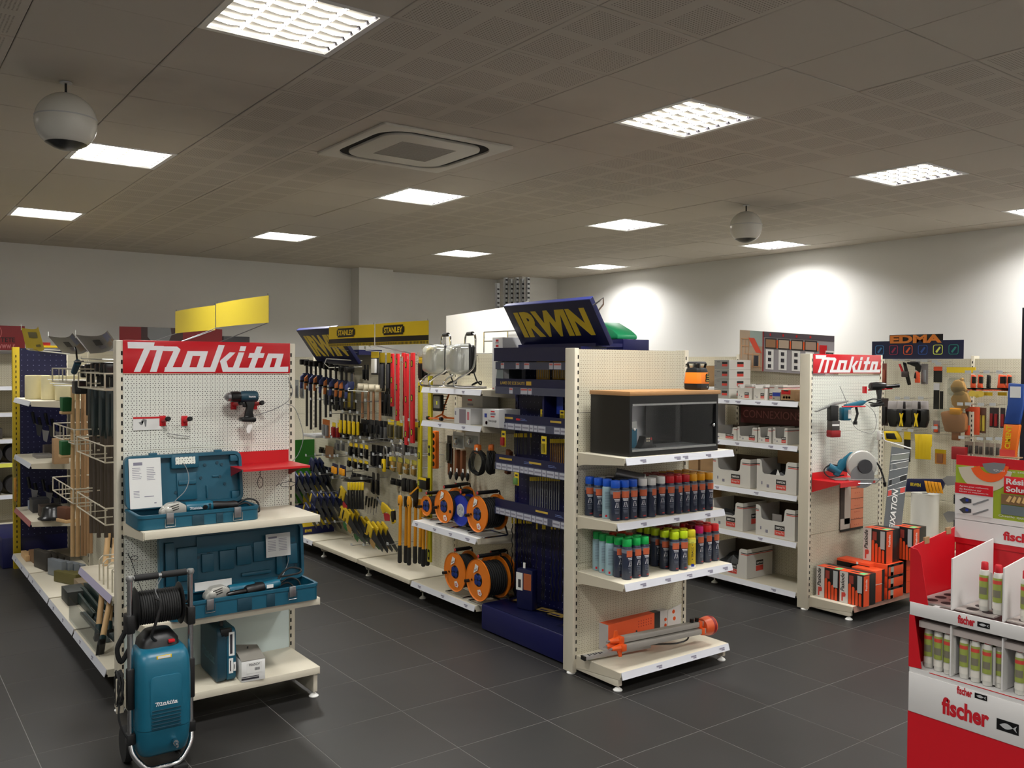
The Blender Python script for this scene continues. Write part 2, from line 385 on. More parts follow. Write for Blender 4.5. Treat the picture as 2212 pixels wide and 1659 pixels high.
LN={(0,0):'large bright square lamp nearest the camera, cut by the top of the photo',(0,1):'lit ceiling lamp just below the nearer white ball speaker, second in the leftmost file',
(0,2):'lit ceiling lamp at far left close to the back wall, lowest of the leftmost file',(1,0):'lit square lamp with visible louvre cells, right of the ceiling air conditioner',
(1,1):'lit ceiling lamp just behind the ceiling air conditioner',(1,2):'small lit lamp over the yellow hanging signs, near the back wall',
(2,0):'lit lamp with dark-dotted louvre at the right, level with the farther ball speaker',(2,1):'lit ceiling lamp left of the farther ball speaker, third back in its file',
(2,2):'small lit lamp above the white boards near the back wall column',(3,0):'lit ceiling lamp cut by the right edge of the photo',
(3,1):'lit ceiling lamp just below and right of the farther ball speaker',(3,2):'farthest lit lamp, in the back right corner of the ceiling'}
first=True
for i in range(-1,4):
    for j in range(-2,3):
        if (i,j) not in LN and j<0 and i<0: pass
        loc=(CX0+2.4*i,CY0+3.0*j,HC)
        lb=LN.get((i,j),'lit ceiling lamp above and behind the camera')
        gr='recessed louvre lamps in the ceiling'
        if first: lamp0.location=loc; lamp0['label']=lb; lamp0['group']=gr; first=False
        else: dup(lamp0,loc,0,lb,gr)
        L=bpy.data.lights.new('lamp_light','AREA'); L.shape='SQUARE'; L.size=0.53; L.energy=LAMP_W; L.color=(1.0,0.985,0.955); L.spread=math.radians(LAMP_SPREAD)
        lo=bpy.data.objects.new('lamp_light',L); COL.objects.link(lo); lo.location=(loc[0]+0.3,loc[1]+0.3,HC-0.004)
# ceiling tiles under the extra lamp cells are left open above; housings close them
# --------------------------------------------------------- air conditioner cassette
ac=thing('ceiling_air_conditioner','square white ceiling air conditioner with a dark oval outlet slot','air conditioner',(2.96,5.097,HC))
R=0.475
def ring(po,pi,z0,z1):
    b=B(); n=len(po); vs=[(x,y,z0) for x,y in po]+[(x,y,z0) for x,y in pi]+[(x,y,z1) for x,y in po]+[(x,y,z1) for x,y in pi]
    fs=[]
    for k in range(n):
        q=(k+1)%n; fs+=[(k,q,n+q,n+k),(2*n+k,2*n+q,q,k),(3*n+k,3*n+q,2*n+q,2*n+k),(n+k,n+q,3*n+q,3*n+k)]
    return b.add(vs,fs)
acw=M('ac_plastic',(196,192,182),0.45)
ring(rrect(0.95,0.95,0.02,10),rrect(0.82,0.82,0.19,10),-0.016,0).build('frame',acw,ac,bev=0.004)
ring(rrect(0.84,0.84,0.19,10),rrect(0.60,0.60,0.12,10),-0.003,0.0).build('outlet_slot',slotm,ac)
B().xy(rrect(0.71,0.71,0.15,10),-0.020,0).build('centre_panel',acw,ac,bev=0.006)
b=B()
for k in range(22): b.box(-0.2,0.2,-0.2+k*0.0182,-0.2+k*0.0182+0.011,-0.0215,-0.020)
b.build('grille',M('ac_grille',(150,146,138),0.7),ac,kind='stuff')
# --------------------------------------------------------- ball speakers
spkm=M('speaker_shell',(212,210,202),0.22); 
def speaker(loc,r,lb):
    t=thing('ball_speaker',lb,'speaker',loc,group='ball speakers hung from the ceiling')
    pr=[(0.001,-0.03),(r*0.55,-0.03-r*0.08)]
    z0=-0.055-r
    pr=[(0.004,z0+r*1.0)]+[(r*math.sin(a),z0+r*math.cos(a)) for a in [math.radians(q) for q in (8,16,24,32,40,48,56,64,72,80,88,96,104,112,120,128,138)]]
    B().lathe(pr,40).build('shell',spkm,t,smooth=60)
    B().lathe([(r*math.sin(math.radians(138)),z0+r*math.cos(math.radians(138)))]+[(r*math.sin(math.radians(q))*0.98,z0+r*math.cos(math.radians(q))*0.98) for q in (146,156,168,179.9)],40).build('grille',blacks,t,smooth=60)
    B().cyl((0,0,0),(0,0,-0.06),0.006).build('rod',black,t); B().cyl((0,0,0),(0,0,-0.006),0.03).build('ceiling_rose',lgrey,t)
    B().lathe([(r*1.003,z0-0.003+r*0.12),(r*1.004,z0+0.003+r*0.12)],40).build('seam',lgrey,t)
speaker((0.857,4.979,HC),0.146,'white ball speaker at top left, the nearer of the two hung globes')
speaker((6.303,5.048,HC),0.140,'white ball speaker with dark underside at right, the farther of the two hung globes')
# ------------------------------------------------------------ shelving
pegcream=holes('pegboard_cream',(200,195,174),(104,92,72),0.025,0.0025)
pegmint=holes('pegboard_white',(226,228,218),(52,50,46),0.025,0.0027)
pegnavy=holes('pegboard_navy',(9,13,62),(110,114,150),0.05,0.004,stagger=False)
mint=M('pale_panel',(206,220,218),0.45)
def slots(x,y,z0,z1,parent,pitch=0.05,w_=0.009,facing='y'):
    b=B(); z=z0
    while z<z1-0.03:
        if facing=='y': b.box(x,x+w_,y-0.0015,y+0.002,z,z+0.024)
        else: b.box(x-0.0015,x+0.002,y,y+w_,z,z+0.024)
        z+=pitch
    return b.build('slot',slotm,parent,kind='stuff',smooth=False)
def upright(parent,x0,x1,y0,y1,z1,mat,slotx=None,sl=True):
    o=bx('upright',mat,parent,x0,x1,y0,y1,0.012,z1,bev=0.003)
    if sl: slots(slotx if slotx is not None else (x0+x1)/2-0.0045,y0,0.1,z1-0.02,o)
    return o
def foot(parent,x,y,h=0.05):
    return B().lathe([(0.028,0),(0.03,0.006),(0.014,0.02),(0.006,0.024),(0.006,h)],14,(x,y,0)).build('levelling_foot',white,parent)
def shelf(parent,x0,x1,dep,z,mat=None,rail=True,thick=0.032,labels=(),lip=0.04,railmat=None,y0=0.0):
    """z = height of the top surface; front edge at -dep"""
    mat=mat or cream
    s=B().box(x0,x1,-dep,y0-0.002,z-thick,z).build('shelf',mat,parent,bev=0.003)
    b=B()
    for xx in (x0,x1-0.004):
        b=B(); b.yz([(y0-0.002,z-0.003),(y0-0.002,z-0.09),(-0.06,z-0.075),(-dep+0.005,z-0.045),(-dep+0.005,z-0.002)],xx-(0.005 if xx==x0 else -0.004),xx-(0.005 if xx==x0 else -0.004)+0.005)
        b.build('bracket',creamd,s)
    if rail:
        r=B(); r.prism([(-dep-0.002,z+0.001),(-dep-0.016,z-0.043),(-dep-0.012,z-0.045),(-dep+0.001,z-0.004)],(0,0,0),(0,1,0),(0,0,1),(1,0,0),x0+0.002,x1-0.002)
        r.build('price_rail',railmat or railw,s)
        for i,(fx,ww) in enumerate(labels):
            lx=x0+(x1-x0)*fx
            u=Vector((0,-0.014,-0.044)).normalized()
            L=B(); o=Vector((lx,-dep-0.0075,z-0.014))
            L.add([o,o+Vector((ww,0,0)),o+Vector((ww,0,0))+u*0.009,o+u*0.009],[(0,1,2,3)]); o=o+u*0.011+Vector((ww*.35,0,0)); L.add([o,o+Vector((ww*.6,0,0)),o+Vector((ww*.6,0,0))+u*0.008,o+u*0.008],[(0,1,2,3)])
            L.mv(0,-0.001,0).build('price_print',greyprint,s,smooth=False)
    else:
        bx('front_lip',mat,s,x0,x1,-dep-0.004,-dep+0.001,z-lip,z+0.001,bev=0.0015)
    return s
def bay(name,label,loc,rz,wd,ht=2.11,panels=((0.05,0.6),(0.6,1.3),(1.3,2.1)),pmat=None,base=0.45,basez=0.19,ups=(1,1),upmat=None,basemat=None,rail=False,labels=(),feet=False,grp=None,updep=0.07,slx=(None,None),back=None,railmat=None):
    t=thing(name,label,'shelving',loc,rz,grp); pmat=pmat or pegcream; upmat=upmat or cream
    for i,p in enumerate(panels):
        pm=p[2] if len(p)>2 else pmat
        bx('back_panel',pm,t,0.001,wd-0.001,0.0,0.012,p[0]+0.0015,p[1]-0.0015)
    if back: bx('rear_panel',cream,t,0.001,wd-0.001,back-0.012,back,0.05,ht-0.02)
    if ups[0]: upright(t,-0.036,0,-0.006,updep,ht,upmat,slx[0])
    if ups[1]: upright(t,wd,wd+0.036,-0.006,updep,ht,upmat,slx[1])
    if base:
        shelf(t,0.0,wd,base,basez,basemat or cream,rail,labels=labels,railmat=railmat)
        for xx in ((0.004,wd-0.03) if feet else (0.0,)):
            b=B(); b.yz([(0,0.03),(0,basez-0.033),(-base+0.02,basez-0.033),(-base+0.02,0.035),(-base+0.05,0.03)] if feet else [(0,0.045),(0,basez-0.033),(-base+0.05,basez-0.033),(-base+0.08,0.06),(-base+0.16,0.045)],xx-(0.006 if feet and xx<0.1 else 0),xx+0.026)
            o=b.build('base_bracket',cream,t,bev=0.003)
            foot(t,xx+0.013,-base+(0.045 if feet else 0.10))
            if feet: foot(t,xx-0.02 if xx<.1 else xx+0.04,0.03,0.03)
        bx('kick_plate',creamd,t,0.03,wd-0.03,-0.03,-0.026,0.03,basez-0.04)
    return t
RZ=-PI/2
# --- left end cap: panel face Y=5.364, X 1.210..2.206
EC1=bay('shelving_end_bay','left end bay under the big red sign, two open teal cases on its shelves',(1.210,5.364,0),0,0.998,2.135,
   panels=((0.05,0.50,mint),(0.50,0.86,pegmint),(0.86,1.50,pegmint),(1.50,1.945,pegmint)),base=0.462,basez=0.19,slx=(-0.011,1.001),feet=True)
shelf(EC1,0.0,0.998,0.462,1.105,cream,False); shelf(EC1,0.0,0.998,0.462,0.607,cream,False)
# --- middle end cap: X 3.71..4.74 at Y 4.30
EC2=bay('shelving_end_bay','cream end bay holding the black glass cabinet and rows of spray cans',(3.735,4.32,0),0,1.0,2.12,
   panels=((0.05,0.72),(0.72,1.33),(1.33,1.70),(1.70,2.115)),base=0.42,basez=0.125,rail=True,labels=((.3,.05),(.62,.05),(.9,.05)),slx=(-0.011,1.003),updep=0.09,feet=True)
sh2=shelf(EC2,0.0,1.0,0.44,1.445,cream,True,labels=((.12,.05),(.42,.06),(.5,.05),(.72,.05)))
shelf(EC2,0.0,1.0,0.37,1.035,cream,True,labels=((.2,.05),(.5,.05),(.8,.05)))
shelf(EC2,0.0,1.0,0.44,0.675,cream,True,labels=((.13,.05),(.35,.05),(.55,.05),(.75,.05),(.9,.05)))
# --- right end cap: X 6.27..7.27 at Y 4.33
EC3=bay('shelving_end_bay','pale end bay with hung power tools above and black-orange nail boxes on its base',(6.285,4.345,0),0,1.0,2.115,
   panels=((0.05,0.62),(0.62,1.05),(1.05,1.46,pegmint),(1.46,1.94,pegmint)),pmat=pegcream,base=0.40,basez=0.115,rail=True,railmat=M('rail_brown',(150,110,95),0.4),slx=(-0.011,1.003),updep=0.09,feet=True)
# --- left row, facing left
for i,(y1,lb) in enumerate(((6.62,'left row bay nearest the red sign, with hammers leaning over its base'),(7.62,'left row bay of hanging spades and long wooden handles'),(8.62,'left row bay with the bare wire hooks beyond the long handles'),(9.62,'far left row bay with three shelves and foam rolls on the top one'))):
    t=bay('shelving_bay',lb,(1.66,y1,0),RZ,0.962,2.10,base=0.48,basez=0.165,ups=(1,0),rail=True,
        labels=((.2,.05),(.6,.05)),slx=(None,None),grp='bays of the left row',feet=False)
    if i==3:
        for z in (1.665,1.12,0.61): shelf(t,0,0.955,0.46,z,cream,True,railmat=M('rail_red',(160,90,90),0.4) if z<0.7 else railw)
# right-hand side of the left row (out of sight from the camera)
for k,y0 in enumerate((5.55,6.55,7.55,8.55)):
    bay('shelving_bay','rear side of the left row, bay '+('next to the end bay','behind the long handles','behind the wire hooks','at the far end')[k],(1.75,y0,0),PI/2,0.962,2.10,base=0.42,basez=0.165,ups=(0,1),grp='rear bays of the left row',updep=0.004)
# --- middle row, facing left, spine X 4.22
MRB=[]
blueb=bay('shelving_bay','navy display bay with drill bits beside the middle end bay',(4.12,5.47,0),RZ,1.03,2.12,panels=((0.05,0.9),(0.9,1.5),(1.5,2.1)),pmat=pegnavy,base=0,ups=(1,0),upmat=navy)
for i,(y1,lb) in enumerate(((6.50,'middle row bay with work lights and orange cable reels'),(7.50,'middle row bay of red spirit levels and measuring tools, bare base shelf'),(8.50,'middle row bay of hanging saws over a bare base shelf'),(9.50,'far middle row bay with blue and yellow boxes on its base'))):
    t=bay('shelving_bay',lb,(4.22,y1,0),RZ,0.962,2.10,base=0.45,basez=0.165,ups=(1,0),rail=(i in (0,3)),labels=((.12,.05),(.5,.05),(.85,.05)) if i in (0,3) else (),grp='bays of the middle row',feet=False)
    MRB.append(t)
for z,lbs in ((0.68,((.05,.05),(.35,.05),(.6,.05),(.85,.06))),(1.535,((.3,.05),(.7,.05))),(1.815,((.25,.04),(.7,.04)))):
    shelf(MRB[0],0.0 if z<1 else 0.08,0.962,0.44 if z<1 else 0.40,z,white if z<1 else cream,True,labels=lbs)
for k,y0 in enumerate((4.45,5.5,6.5,7.5,8.5)):
    bay('shelving_bay','rear side of the middle row, '+('bay behind the navy display','bay behind the cable reels','bay behind the red levels','bay behind the saws','far bay')[k],(4.34,y0,0),PI/2,0.962,2.10,base=0.42,basez=0.165,ups=(0,1),grp='rear bays of the middle row',updep=0.004)
# --- right row, spine X 6.72
RR=bay('shelving_bay','shelving bay of white cardboard bins between the glass cabinet and the right end bay',(6.70,5.42,0),RZ,0.97,2.12,base=0.44,basez=0.125,ups=(1,0),rail=True,labels=((.75,.05),))
for z,lbs in ((1.715,((.05,.06),(.2,.06),(.33,.06),(.55,.06),(.73,.06))),(1.345,((.1,.05),(.33,.05),(.7,.05),(.85,.05))),(0.93,((.1,.05),(.55,.05))),(0.54,((.6,.05),))):
    shelf(RR,0.0,0.97,0.44,z,cream,True,labels=lbs)
RR2=bay('shelving_bay','further bay of brown cartons behind the laser level',(6.70,6.42,0),RZ,0.96,2.12,base=0.44,basez=0.125,ups=(1,0))
for z in (1.45,1.0,0.6): shelf(RR2,0.0,0.96,0.40,z,cream,True)
for k,y0 in enumerate((4.45,5.45)):
    t=bay('shelving_bay','rear side of the right row, '+('near bay','far bay')[k],(6.82,y0,0),PI/2,0.962,2.10,base=0.42,basez=0.165,ups=(0,1),updep=0.004)
# --- wall runs
for k in range(9):
    t=bay('wall_shelving','perforated wall shelving on the right wall, '+('by the fixings display','next to the display','under the dark lettered header','left of the dark lettered header','behind the right end bay','behind the white bins','behind the cartons','two bays from the corner','bay nearest the corner')[k],(9.20,11.3-(8-k)*0.98,0),RZ,0.942,2.13,base=0.45,basez=0.165,ups=(1,0),updep=0.1,grp='wall shelving along the right wall')
for k in range(10):
    x=-1.08+k*0.98
    nm=('leftmost','second from the left','with pipe coils at the photo left edge','behind the navy and yellow end panel','behind the left row','behind the big red sign','left of the far navy sign','by the column','right of the column','nearest the corner')[k]
    if 5.0<x<5.9 or x>8.0: continue
    t=bay('wall_shelving','shelving along the back wall, '+nm,(x,11.75,0),0,0.942,2.13,base=0.42,basez=0.165,ups=(1,0),updep=0.1,grp='wall shelving along the back wall')
    if k in (1,2,3):
        for z,rm in ((1.73,railw),(1.43,railw),(1.13,M('rail_yellow',(210,205,60),0.4) if False else railw),(0.86,M('rail_lime',(206,206,70),0.4)),(0.5,railw)): shelf(t,0,0.94,0.38,z,creamd,True,railmat=rm)
# ------------------------------------------------------------ left end bay goods
def wordmark(parent,o,u,v,W_,H_,mat,d=0.0,name='lettering'):
    """the slanted joined lettering of the red signs, drawn in a 1270 x 262 frame"""
    Q=[[(158,130),(347,130),(336,180),(160,180)],[(277,165),(325,165),(245,366),(200,366)],[(300,158),(412,158),(400,192),(286,192)],[(370,160),(415,160),(360,366),(312,366)],
     [(395,160),(508,160),(532,182),(528,200),(388,196)],[(484,190),(530,190),(460,366),(412,366)],[(420,328),(560,328),(545,366),(414,366)],
     [(585,195),(632,195),(588,366),(532,350)],[(585,195),(738,195),(726,234),(575,234)],[(692,195),(738,195),(690,366),(640,366)],[(548,328),(770,328),(758,366),(545,366)],
     [(818,140),(866,142),(790,366),(742,366)],[(832,270),(905,200),(950,202),(868,290)],[(828,275),(872,250),(896,340),(860,366),(850,366)],[(850,328),(945,328),(930,366),(850,366)],
     [(975,200),(1020,200),(965,366),(915,366)],[(990,148),(1036,148),(1024,190),(978,190)],[(925,330),(1065,330),(1052,366),(920,366)],
     [(1120,148),(1166,148),(1090,366),(1040,366)],[(1062,205),(1184,205),(1172,245),(1050,245)],[(1050,330),(1190,330),(1175,366),(1045,366)],
     [(1213,207),(1258,207),(1214,366),(1160,352)],[(1213,207),(1342,207),(1330,246),(1202,246)],[(1296,207),(1342,207),(1300,366),(1250,366)],[(1172,328),(1381,320),(1379,366),(1168,366)]]
    b=B(); o=Vector(o);u=Vector(u);v=Vector(v); n=u.cross(v).normalized()
    for i,q in enumerate(Q):
        pts=[o+u*((x-127)/1270*W_)+v*((377-y)/262*H_)+n*(d+i*0.00002) for x,y in q]
        b.add(pts,[tuple(range(len(q)))])
    return b.build(name,mat,parent,smooth=False)
signred=M('sign_red',(200,24,36),0.22); signwhite=M('sign_white',(232,230,232),0.25)
def redsign(loc,w_,h_,label,grp=None):
    t=thing('lettered_sign',label,'sign',loc,group=grp)
    bx('sign_panel',signred,t,0,w_,-0.006,0,0,h_,bev=0.001)
    wordmark(t,(0.0,-0.0068,0.0),XU,ZU,w_,h_,signwhite)
    return t
redsign((1.209,5.358,1.947),0.998,0.190,'long red sign with white slanted lettering on the left end bay')
redsign((6.287,4.338,1.953),0.995,0.160,'red sign with white slanted lettering on the right end bay')
# hooks, price card
def holder(loc,lb,grp='red tool holders on the left end bay',ln=0.05):
    t=thing('tool_holder',lb,'hook',loc,group=grp)
    bx('plate',red,t,-0.018,0.018,-0.006,0,-0.03,0.03,bev=0.002)
    B().cyl((0,-0.006,0),(0.012,-ln,0.012),0.012,n=10).build('arm',red,t); B().lathe([(0.013,0),(0.015,0.01),(0.013,0.022)],12,(0.012,-ln,0.012),(0.25,-1,0.2)).build('rubber_tip',rubber,t)
    return t
for (px,py,lb) in ((351,909,'red tool holder beside the price card'),(398,909,'lone red tool holder right of the price card')):
    holder(Yp(px,py,5.362),lb)
p=Yp(287,930,5.362)
t=thing('price_card','small white price card with red band and a faint tool picture','card',p)
bx('card',paper,t,0,0.155,-0.004,-0.001,0,0.075); bx('red_band',red,t,0,0.155,-0.005,-0.004,0.066,0.077)
B().xz([(0.03,0.045),(0.06,0.055),(0.065,0.02),(0.072,0.02),(0.075,0.06),(0.055,0.065),(0.045,0.055),(0.05,0.03),(0.042,0.03)],-0.0048,-0.004).build('picture',grey,t)
def cable(name,pts,lb,r=0.0022,mat=None,cat='cable'):
    return tag(B().tube(catmull(pts,5),r,5).build(name,mat or grey),lb,cat)
cable('security_cable',[Yp(361,936,5.35),Yp(385,940,5.345),Yp(410,943,5.35)],'short grey wire lying flat on the white pegboard under the holders')
cable('security_cable',[Yp(622,815,5.355),Yp(632,845,5.3),Yp(620,868,5.3),Yp(590,885,5.28),Yp(550,898,5.26),Yp(530,900,5.25)],'thin wire running from the hung drill to the right post')
cable('security_cable',[Yp(616,872,5.3),Yp(635,880,5.3),Yp(648,910,5.28),Yp(655,945,5.25),Yp(645,980,5.2),Yp(632,996,5.15)],'thin wire looping outside the right post down to the red bracket')
def wloop(px,py,Y_,rx,ry,lb,tail):
    c=Yp(px,py,Y_); pts=[c+Vector((rx*math.sin(a),0,ry*math.cos(a))) for a in [i*2*PI/12 for i in range(13)]]
    b=B().tube(catmull(pts,3),0.002,5).tube(catmull([Yp(x,y,Y_) for x,y in tail],4),0.002,5)
    tag(b.build('security_cable',dgrey),lb,'cable')
wloop(562,1042,5.33,0.017,0.035,'drooping wire loop below the red bracket',[(562,1030),(563,1018),(575,1008)])
wloop(622,1046,5.33,0.05,0.016,'small sideways wire loop at the lower right of the white pegboard',[(604,1044),(597,1050)])
wloop(290,1205,5.34,0.02,0.012,'kinked wire left of the lower tool case',[(276,1195),(285,1215),(300,1260),(312,1290)])
# drill
def drill_thing(o,s=1.0,lb='',body=teald,flip=False):
    t=thing('cordless_drill',lb,'drill',o)
    B().lathe([(0.018,0.0),(0.03,0.004),(0.034,0.02),(0.034,0.09),(0.028,0.105),(0.012,0.11)],18,(0.095,0,0),(-1,0,0)).build('motor_body',body,t)
    B().lathe([(0.031,0),(0.033,0.012),(0.032,0.05),(0.026,0.055)],18,(-0.012,0,0),(-1,0,0)).build('clutch_ring',blacks,t)
    B().lathe([(0.026,0),(0.026,0.018),(0.014,0.03),(0.006,0.036)],14,(-0.066,0,0),(-1,0,0)).build('chuck',steel,t)
    B().xz([(0.015,-0.02),(0.075,-0.02),(0.072,-0.05),(0.062,-0.09),(0.07,-0.125),(0.015,-0.125),(0.022,-0.09),(0.03,-0.06)],-0.018,0.018).build('handle',black,t,bev=0.006)
    B().xz([(0.0,-0.12),(0.075,-0.12),(0.08,-0.142),(0.07,-0.15),(-0.005,-0.145),(-0.012,-0.13)],-0.03,0.03).build('battery_foot',blacks,t,bev=0.006)
    B().xz([(0.018,-0.035),(0.006,-0.04),(0.008,-0.06),(0.024,-0.062)],-0.008,0.008).build('trigger',black,t,bev=0.002)
    wordmark(t,(0.028,-0.0345,-0.004),XU,ZU,0.045,0.011,signwhite)
    t.scale=(s,s,s); return t
p=Yp(522,857,5.27); drill_thing(p,1.04,'teal and black cordless drill hung on red holders')
q=Yp(535,918,5.24); tag(B().xz([(0.0,0.0),(0.025,0.004),(0.03,-0.012),(0.012,-0.05),(-0.004,-0.048),(-0.008,-0.02)],0,0.0015).build('price_tag',white,loc=q),'white loop-shaped tag hanging from the drill foot','tag')
for px,lb in ((504,'left red holder under the hung drill'),(549,'right red holder under the hung drill')): holder(Yp(px,874,5.362),lb,ln=0.08)
# red sheet bracket shelf
t=thing('sheet_bracket','empty red metal bracket shelf at the right of the left end bay','bracket',(1.80,5.362,1.385))
bx('back_plate',red,t,0.07,0.40,-0.004,0,0,0.075); bx('tray',red,t,0.0,0.415,-0.30,0,-0.003,0.001)
B().yz([(0,-0.003),(-0.28,-0.003),(0,-0.085)],0.0,0.003).build('gusset',redd,t); B().yz([(0,-0.003),(-0.28,-0.003),(0,-0.085)],0.40,0.403).build('gusset',redd,t)
bx('front_edge',red,t,0.0,0.415,-0.303,-0.30,-0.012,0.001)
# tool cases ------------------------------------------------
def open_case(loc,L,D,hb,hl,lb,papers,lidang=8):
    t=thing('tool_case',lb,'case',loc)
    b=B(); n=rrect(L,D,0.035,4,L/2,D/2)
    ringp=B()
    def rg(po,pi,z0,z1):
        n_=len(po); vs=[(x,y,z0) for x,y in po]+[(x,y,z0+0.004) for x,y in pi]+[(x,y,z1) for x,y in po]+[(x,y,z1) for x,y in pi]
        fs=[]
        for k in range(n_):
            q=(k+1)%n_; fs+=[(k,q,2*n_+q,2*n_+k),(3*n_+k,3*n_+q,n_+q,n_+k),(2*n_+k,2*n_+q,3*n_+q,3*n_+k)]
        fs+=[tuple(range(n_)),tuple(range(n_,2*n_))]
        return vs,fs
    vs,fs=rg(rrect(L,D,0.04,4,L/2,D/2),rrect(L-0.03,D-0.03,0.03,4,L/2,D/2),0,hb); B().add(vs,fs).build('base_shell',teal,t)
    rr_=ring(rrect(L+0.008,D+0.008,0.042,4,L/2,D/2),rrect(L-0.012,D-0.012,0.036,4,L/2,D/2),hb-0.016,hb-0.002); rr_.build('base_rim',teal,t)
    bx('recess',teald,t,L*0.42,L*0.52,-0.004,0.006,0.004,hb-0.02,bev=0.003); bx('recess',teald,t,L*0.62,L*0.68,-0.004,0.006,0.004,hb-0.02,bev=0.003)
    for fx in (0.24,0.80):
        x=L*fx; l=bx('latch',steel,t,x-0.02,x+0.02,-0.014,-0.004,hb-0.055,hb+0.006,bev=0.003)
        B().tube([(x-0.026,-0.012,hb-0.025),(x-0.026,-0.012,hb-0.068),(x+0.026,-0.012,hb-0.068),(x+0.026,-0.012,hb-0.025)],0.0025,6).build('latch_wire',chrome,l)
    # lid, hinged at the back, leaning
    lid=B(); a=math.radians(lidang); c,s_=math.cos(a),math.sin(a)
    def P(x,z,d): return (x, D-0.012+s_*z-d*c*1.0, hb-0.005+c*z+d*s_*0)
    po=rrect(L,hl,0.04,4,L/2,hl/2); pi=rrect(L-0.035,hl-0.035,0.03,4,L/2,hl/2)
    n_=len(po); vs=[P(x,z,0) for x,z in po]+[P(x,z,0.045) for x,z in po]+[P(x,z,0.045) for x,z in pi]+[P(x,z,0.012) for x,z in pi]
    fs=[tuple(range(n_))]
    for k in range(n_):
        q=(k+1)%n_; fs+=[(k,q,n_+q,n_+k),(n_+k,n_+q,2*n_+q,2*n_+k),(2*n_+k,2*n_+q,3*n_+q,3*n_+k)]
    fs.append(tuple(range(3*n_,4*n_)))
    lid.add(vs,fs); L_=lid.build('lid',teal,t)
    def lp(x0,x1,z0,z1,d0,d1): 
        b=B(); v=[P(x0,z0,d0),P(x1,z0,d0),P(x1,z1,d0),P(x0,z1,d0),P(x0,z0,d1),P(x1,z0,d1),P(x1,z1,d1),P(x0,z1,d1)]
        return b.add(v,[(0,3,2,1),(4,5,6,7),(0,1,5,4),(1,2,6,5),(2,3,7,6),(3,0,4,7)])
    for (x0,x1,z0,z1,d) in papers['ribs']: lp(L*x0,L*x1,hl*z0,hl*z1,0.012,d).build('moulded_rib',teal,L_,bev=0.003)
    for (x,z) in papers['holes']:
        v=P(L*x,hl*z,0.0135); B().lathe([(0.001,0),(0.009,0.0),(0.009,0.004),(0.006,0.004)],10,v,(0,-1,0.15)).build('moulded_boss',teald,L_)
    for (x0,x1,z0,z1,lines) in papers['sheets']:
        o=lp(L*x0,L*x1,hl*z0,hl*z1,0.0465,0.0475); sh_=o.build('paper_sheet',paper,t)
        pr=B()
        for (lx0,lx1,lz0,lz1) in lines:
            v=lp(L*(x0+(x1-x0)*lx0),L*(x0+(x1-x0)*lx1),hl*(z0+(z1-z0)*lz0),hl*(z0+(z1-z0)*lz1),0.0475,0.0479); pr.add(v.v,v.f)
        pr.build('print',greyprint,sh_,smooth=False)
    for fx in (0.24,0.80): lp(L*fx-0.022,L*fx+0.022,hl-0.004,hl+0.012,0.004,0.03).build('catch',teal,L_,bev=0.002)
    if papers.get('handle'):
        h0,h1=papers['handle']
        lp(L*h0,L*h1,hl*0.72,hl*1.0,0.012,0.046).build('handle_surround',teal,L_,bev=0.008)
        lp(L*(h0+.035),L*(h1-.035),hl*0.80,hl*0.94,0.0455,0.0475).build('handle_opening',pegmint,L_)
    return t
lines=[(0.14,0.42,0.86,0.92)]+[(0.1,0.1+0.3*random.uniform(.7,1),0.8-0.035*i,0.81-0.035*i) for i in range(7)]+[(0.55,0.55+0.3*random.uniform(.7,1),0.8-0.035*i,0.81-0.035*i) for i in range(8)]+[(0.12,0.3,0.34-0.03*i,0.35-0.03*i) for i in range(5)]+[(0.45,0.75,0.22,0.235),(0.75,0.82,.08,.1)]
open_case((1.195,4.955,1.107),0.665,0.325,0.078,0.30,'open teal tool case on the upper shelf, silver-headed grinder inside',
  dict(ribs=[(.43,.60,.10,.62,.024),(.44,.59,.4,.48,.034),(.90,.97,.80,.92,.04),(.90,.97,.05,.2,.04),(.68,.69,.1,.35,.03),(.74,.80,.5,.54,.02),(.28,.30,.3,.5,.02)],holes=[(.68,.75),(.79,.78),(.83,.74),(.85,.35),(.64,.5),(.42,.25),(.56,.2),(.81,.5)],
   sheets=[(.03,.29,.02,.96,lines)],handle=(.38,.62)))
open_case((1.34,4.87,0.609),0.85,0.27,0.095,0.345,'long open teal tool case on the lower shelf, polisher inside',
  dict(ribs=[(.04,.10,.15,.85,.035),(.12,.25,.2,.75,.03),(.25,.95,.62,.9,.02),(.28,.36,.3,.6,.03),(.40,.50,.3,.62,.03),(.52,.62,.34,.66,.03),(.64,.78,.36,.7,.026),(.80,.84,.1,.6,.034),(.88,.96,.25,.6,.03),(.55,.76,.14,.2,.03)],
   holes=[(.16,.5),(.26,.55),(.33,.6),(.45,.6),(.57,.62),(.66,.66),(.74,.68),(.95,.2),(.93,.8)],
   sheets=[(.72,.90,.42,.82,[(.1,.45,.8,.88)]+[(.08,.4,.68-.07*i,.70-.07*i) for i in range(7)]+[(.52,.85,.75-.07*i,.77-.07*i) for i in range(8)]),(.22,.47,.02,.16,[])],handle=None),lidang=5)
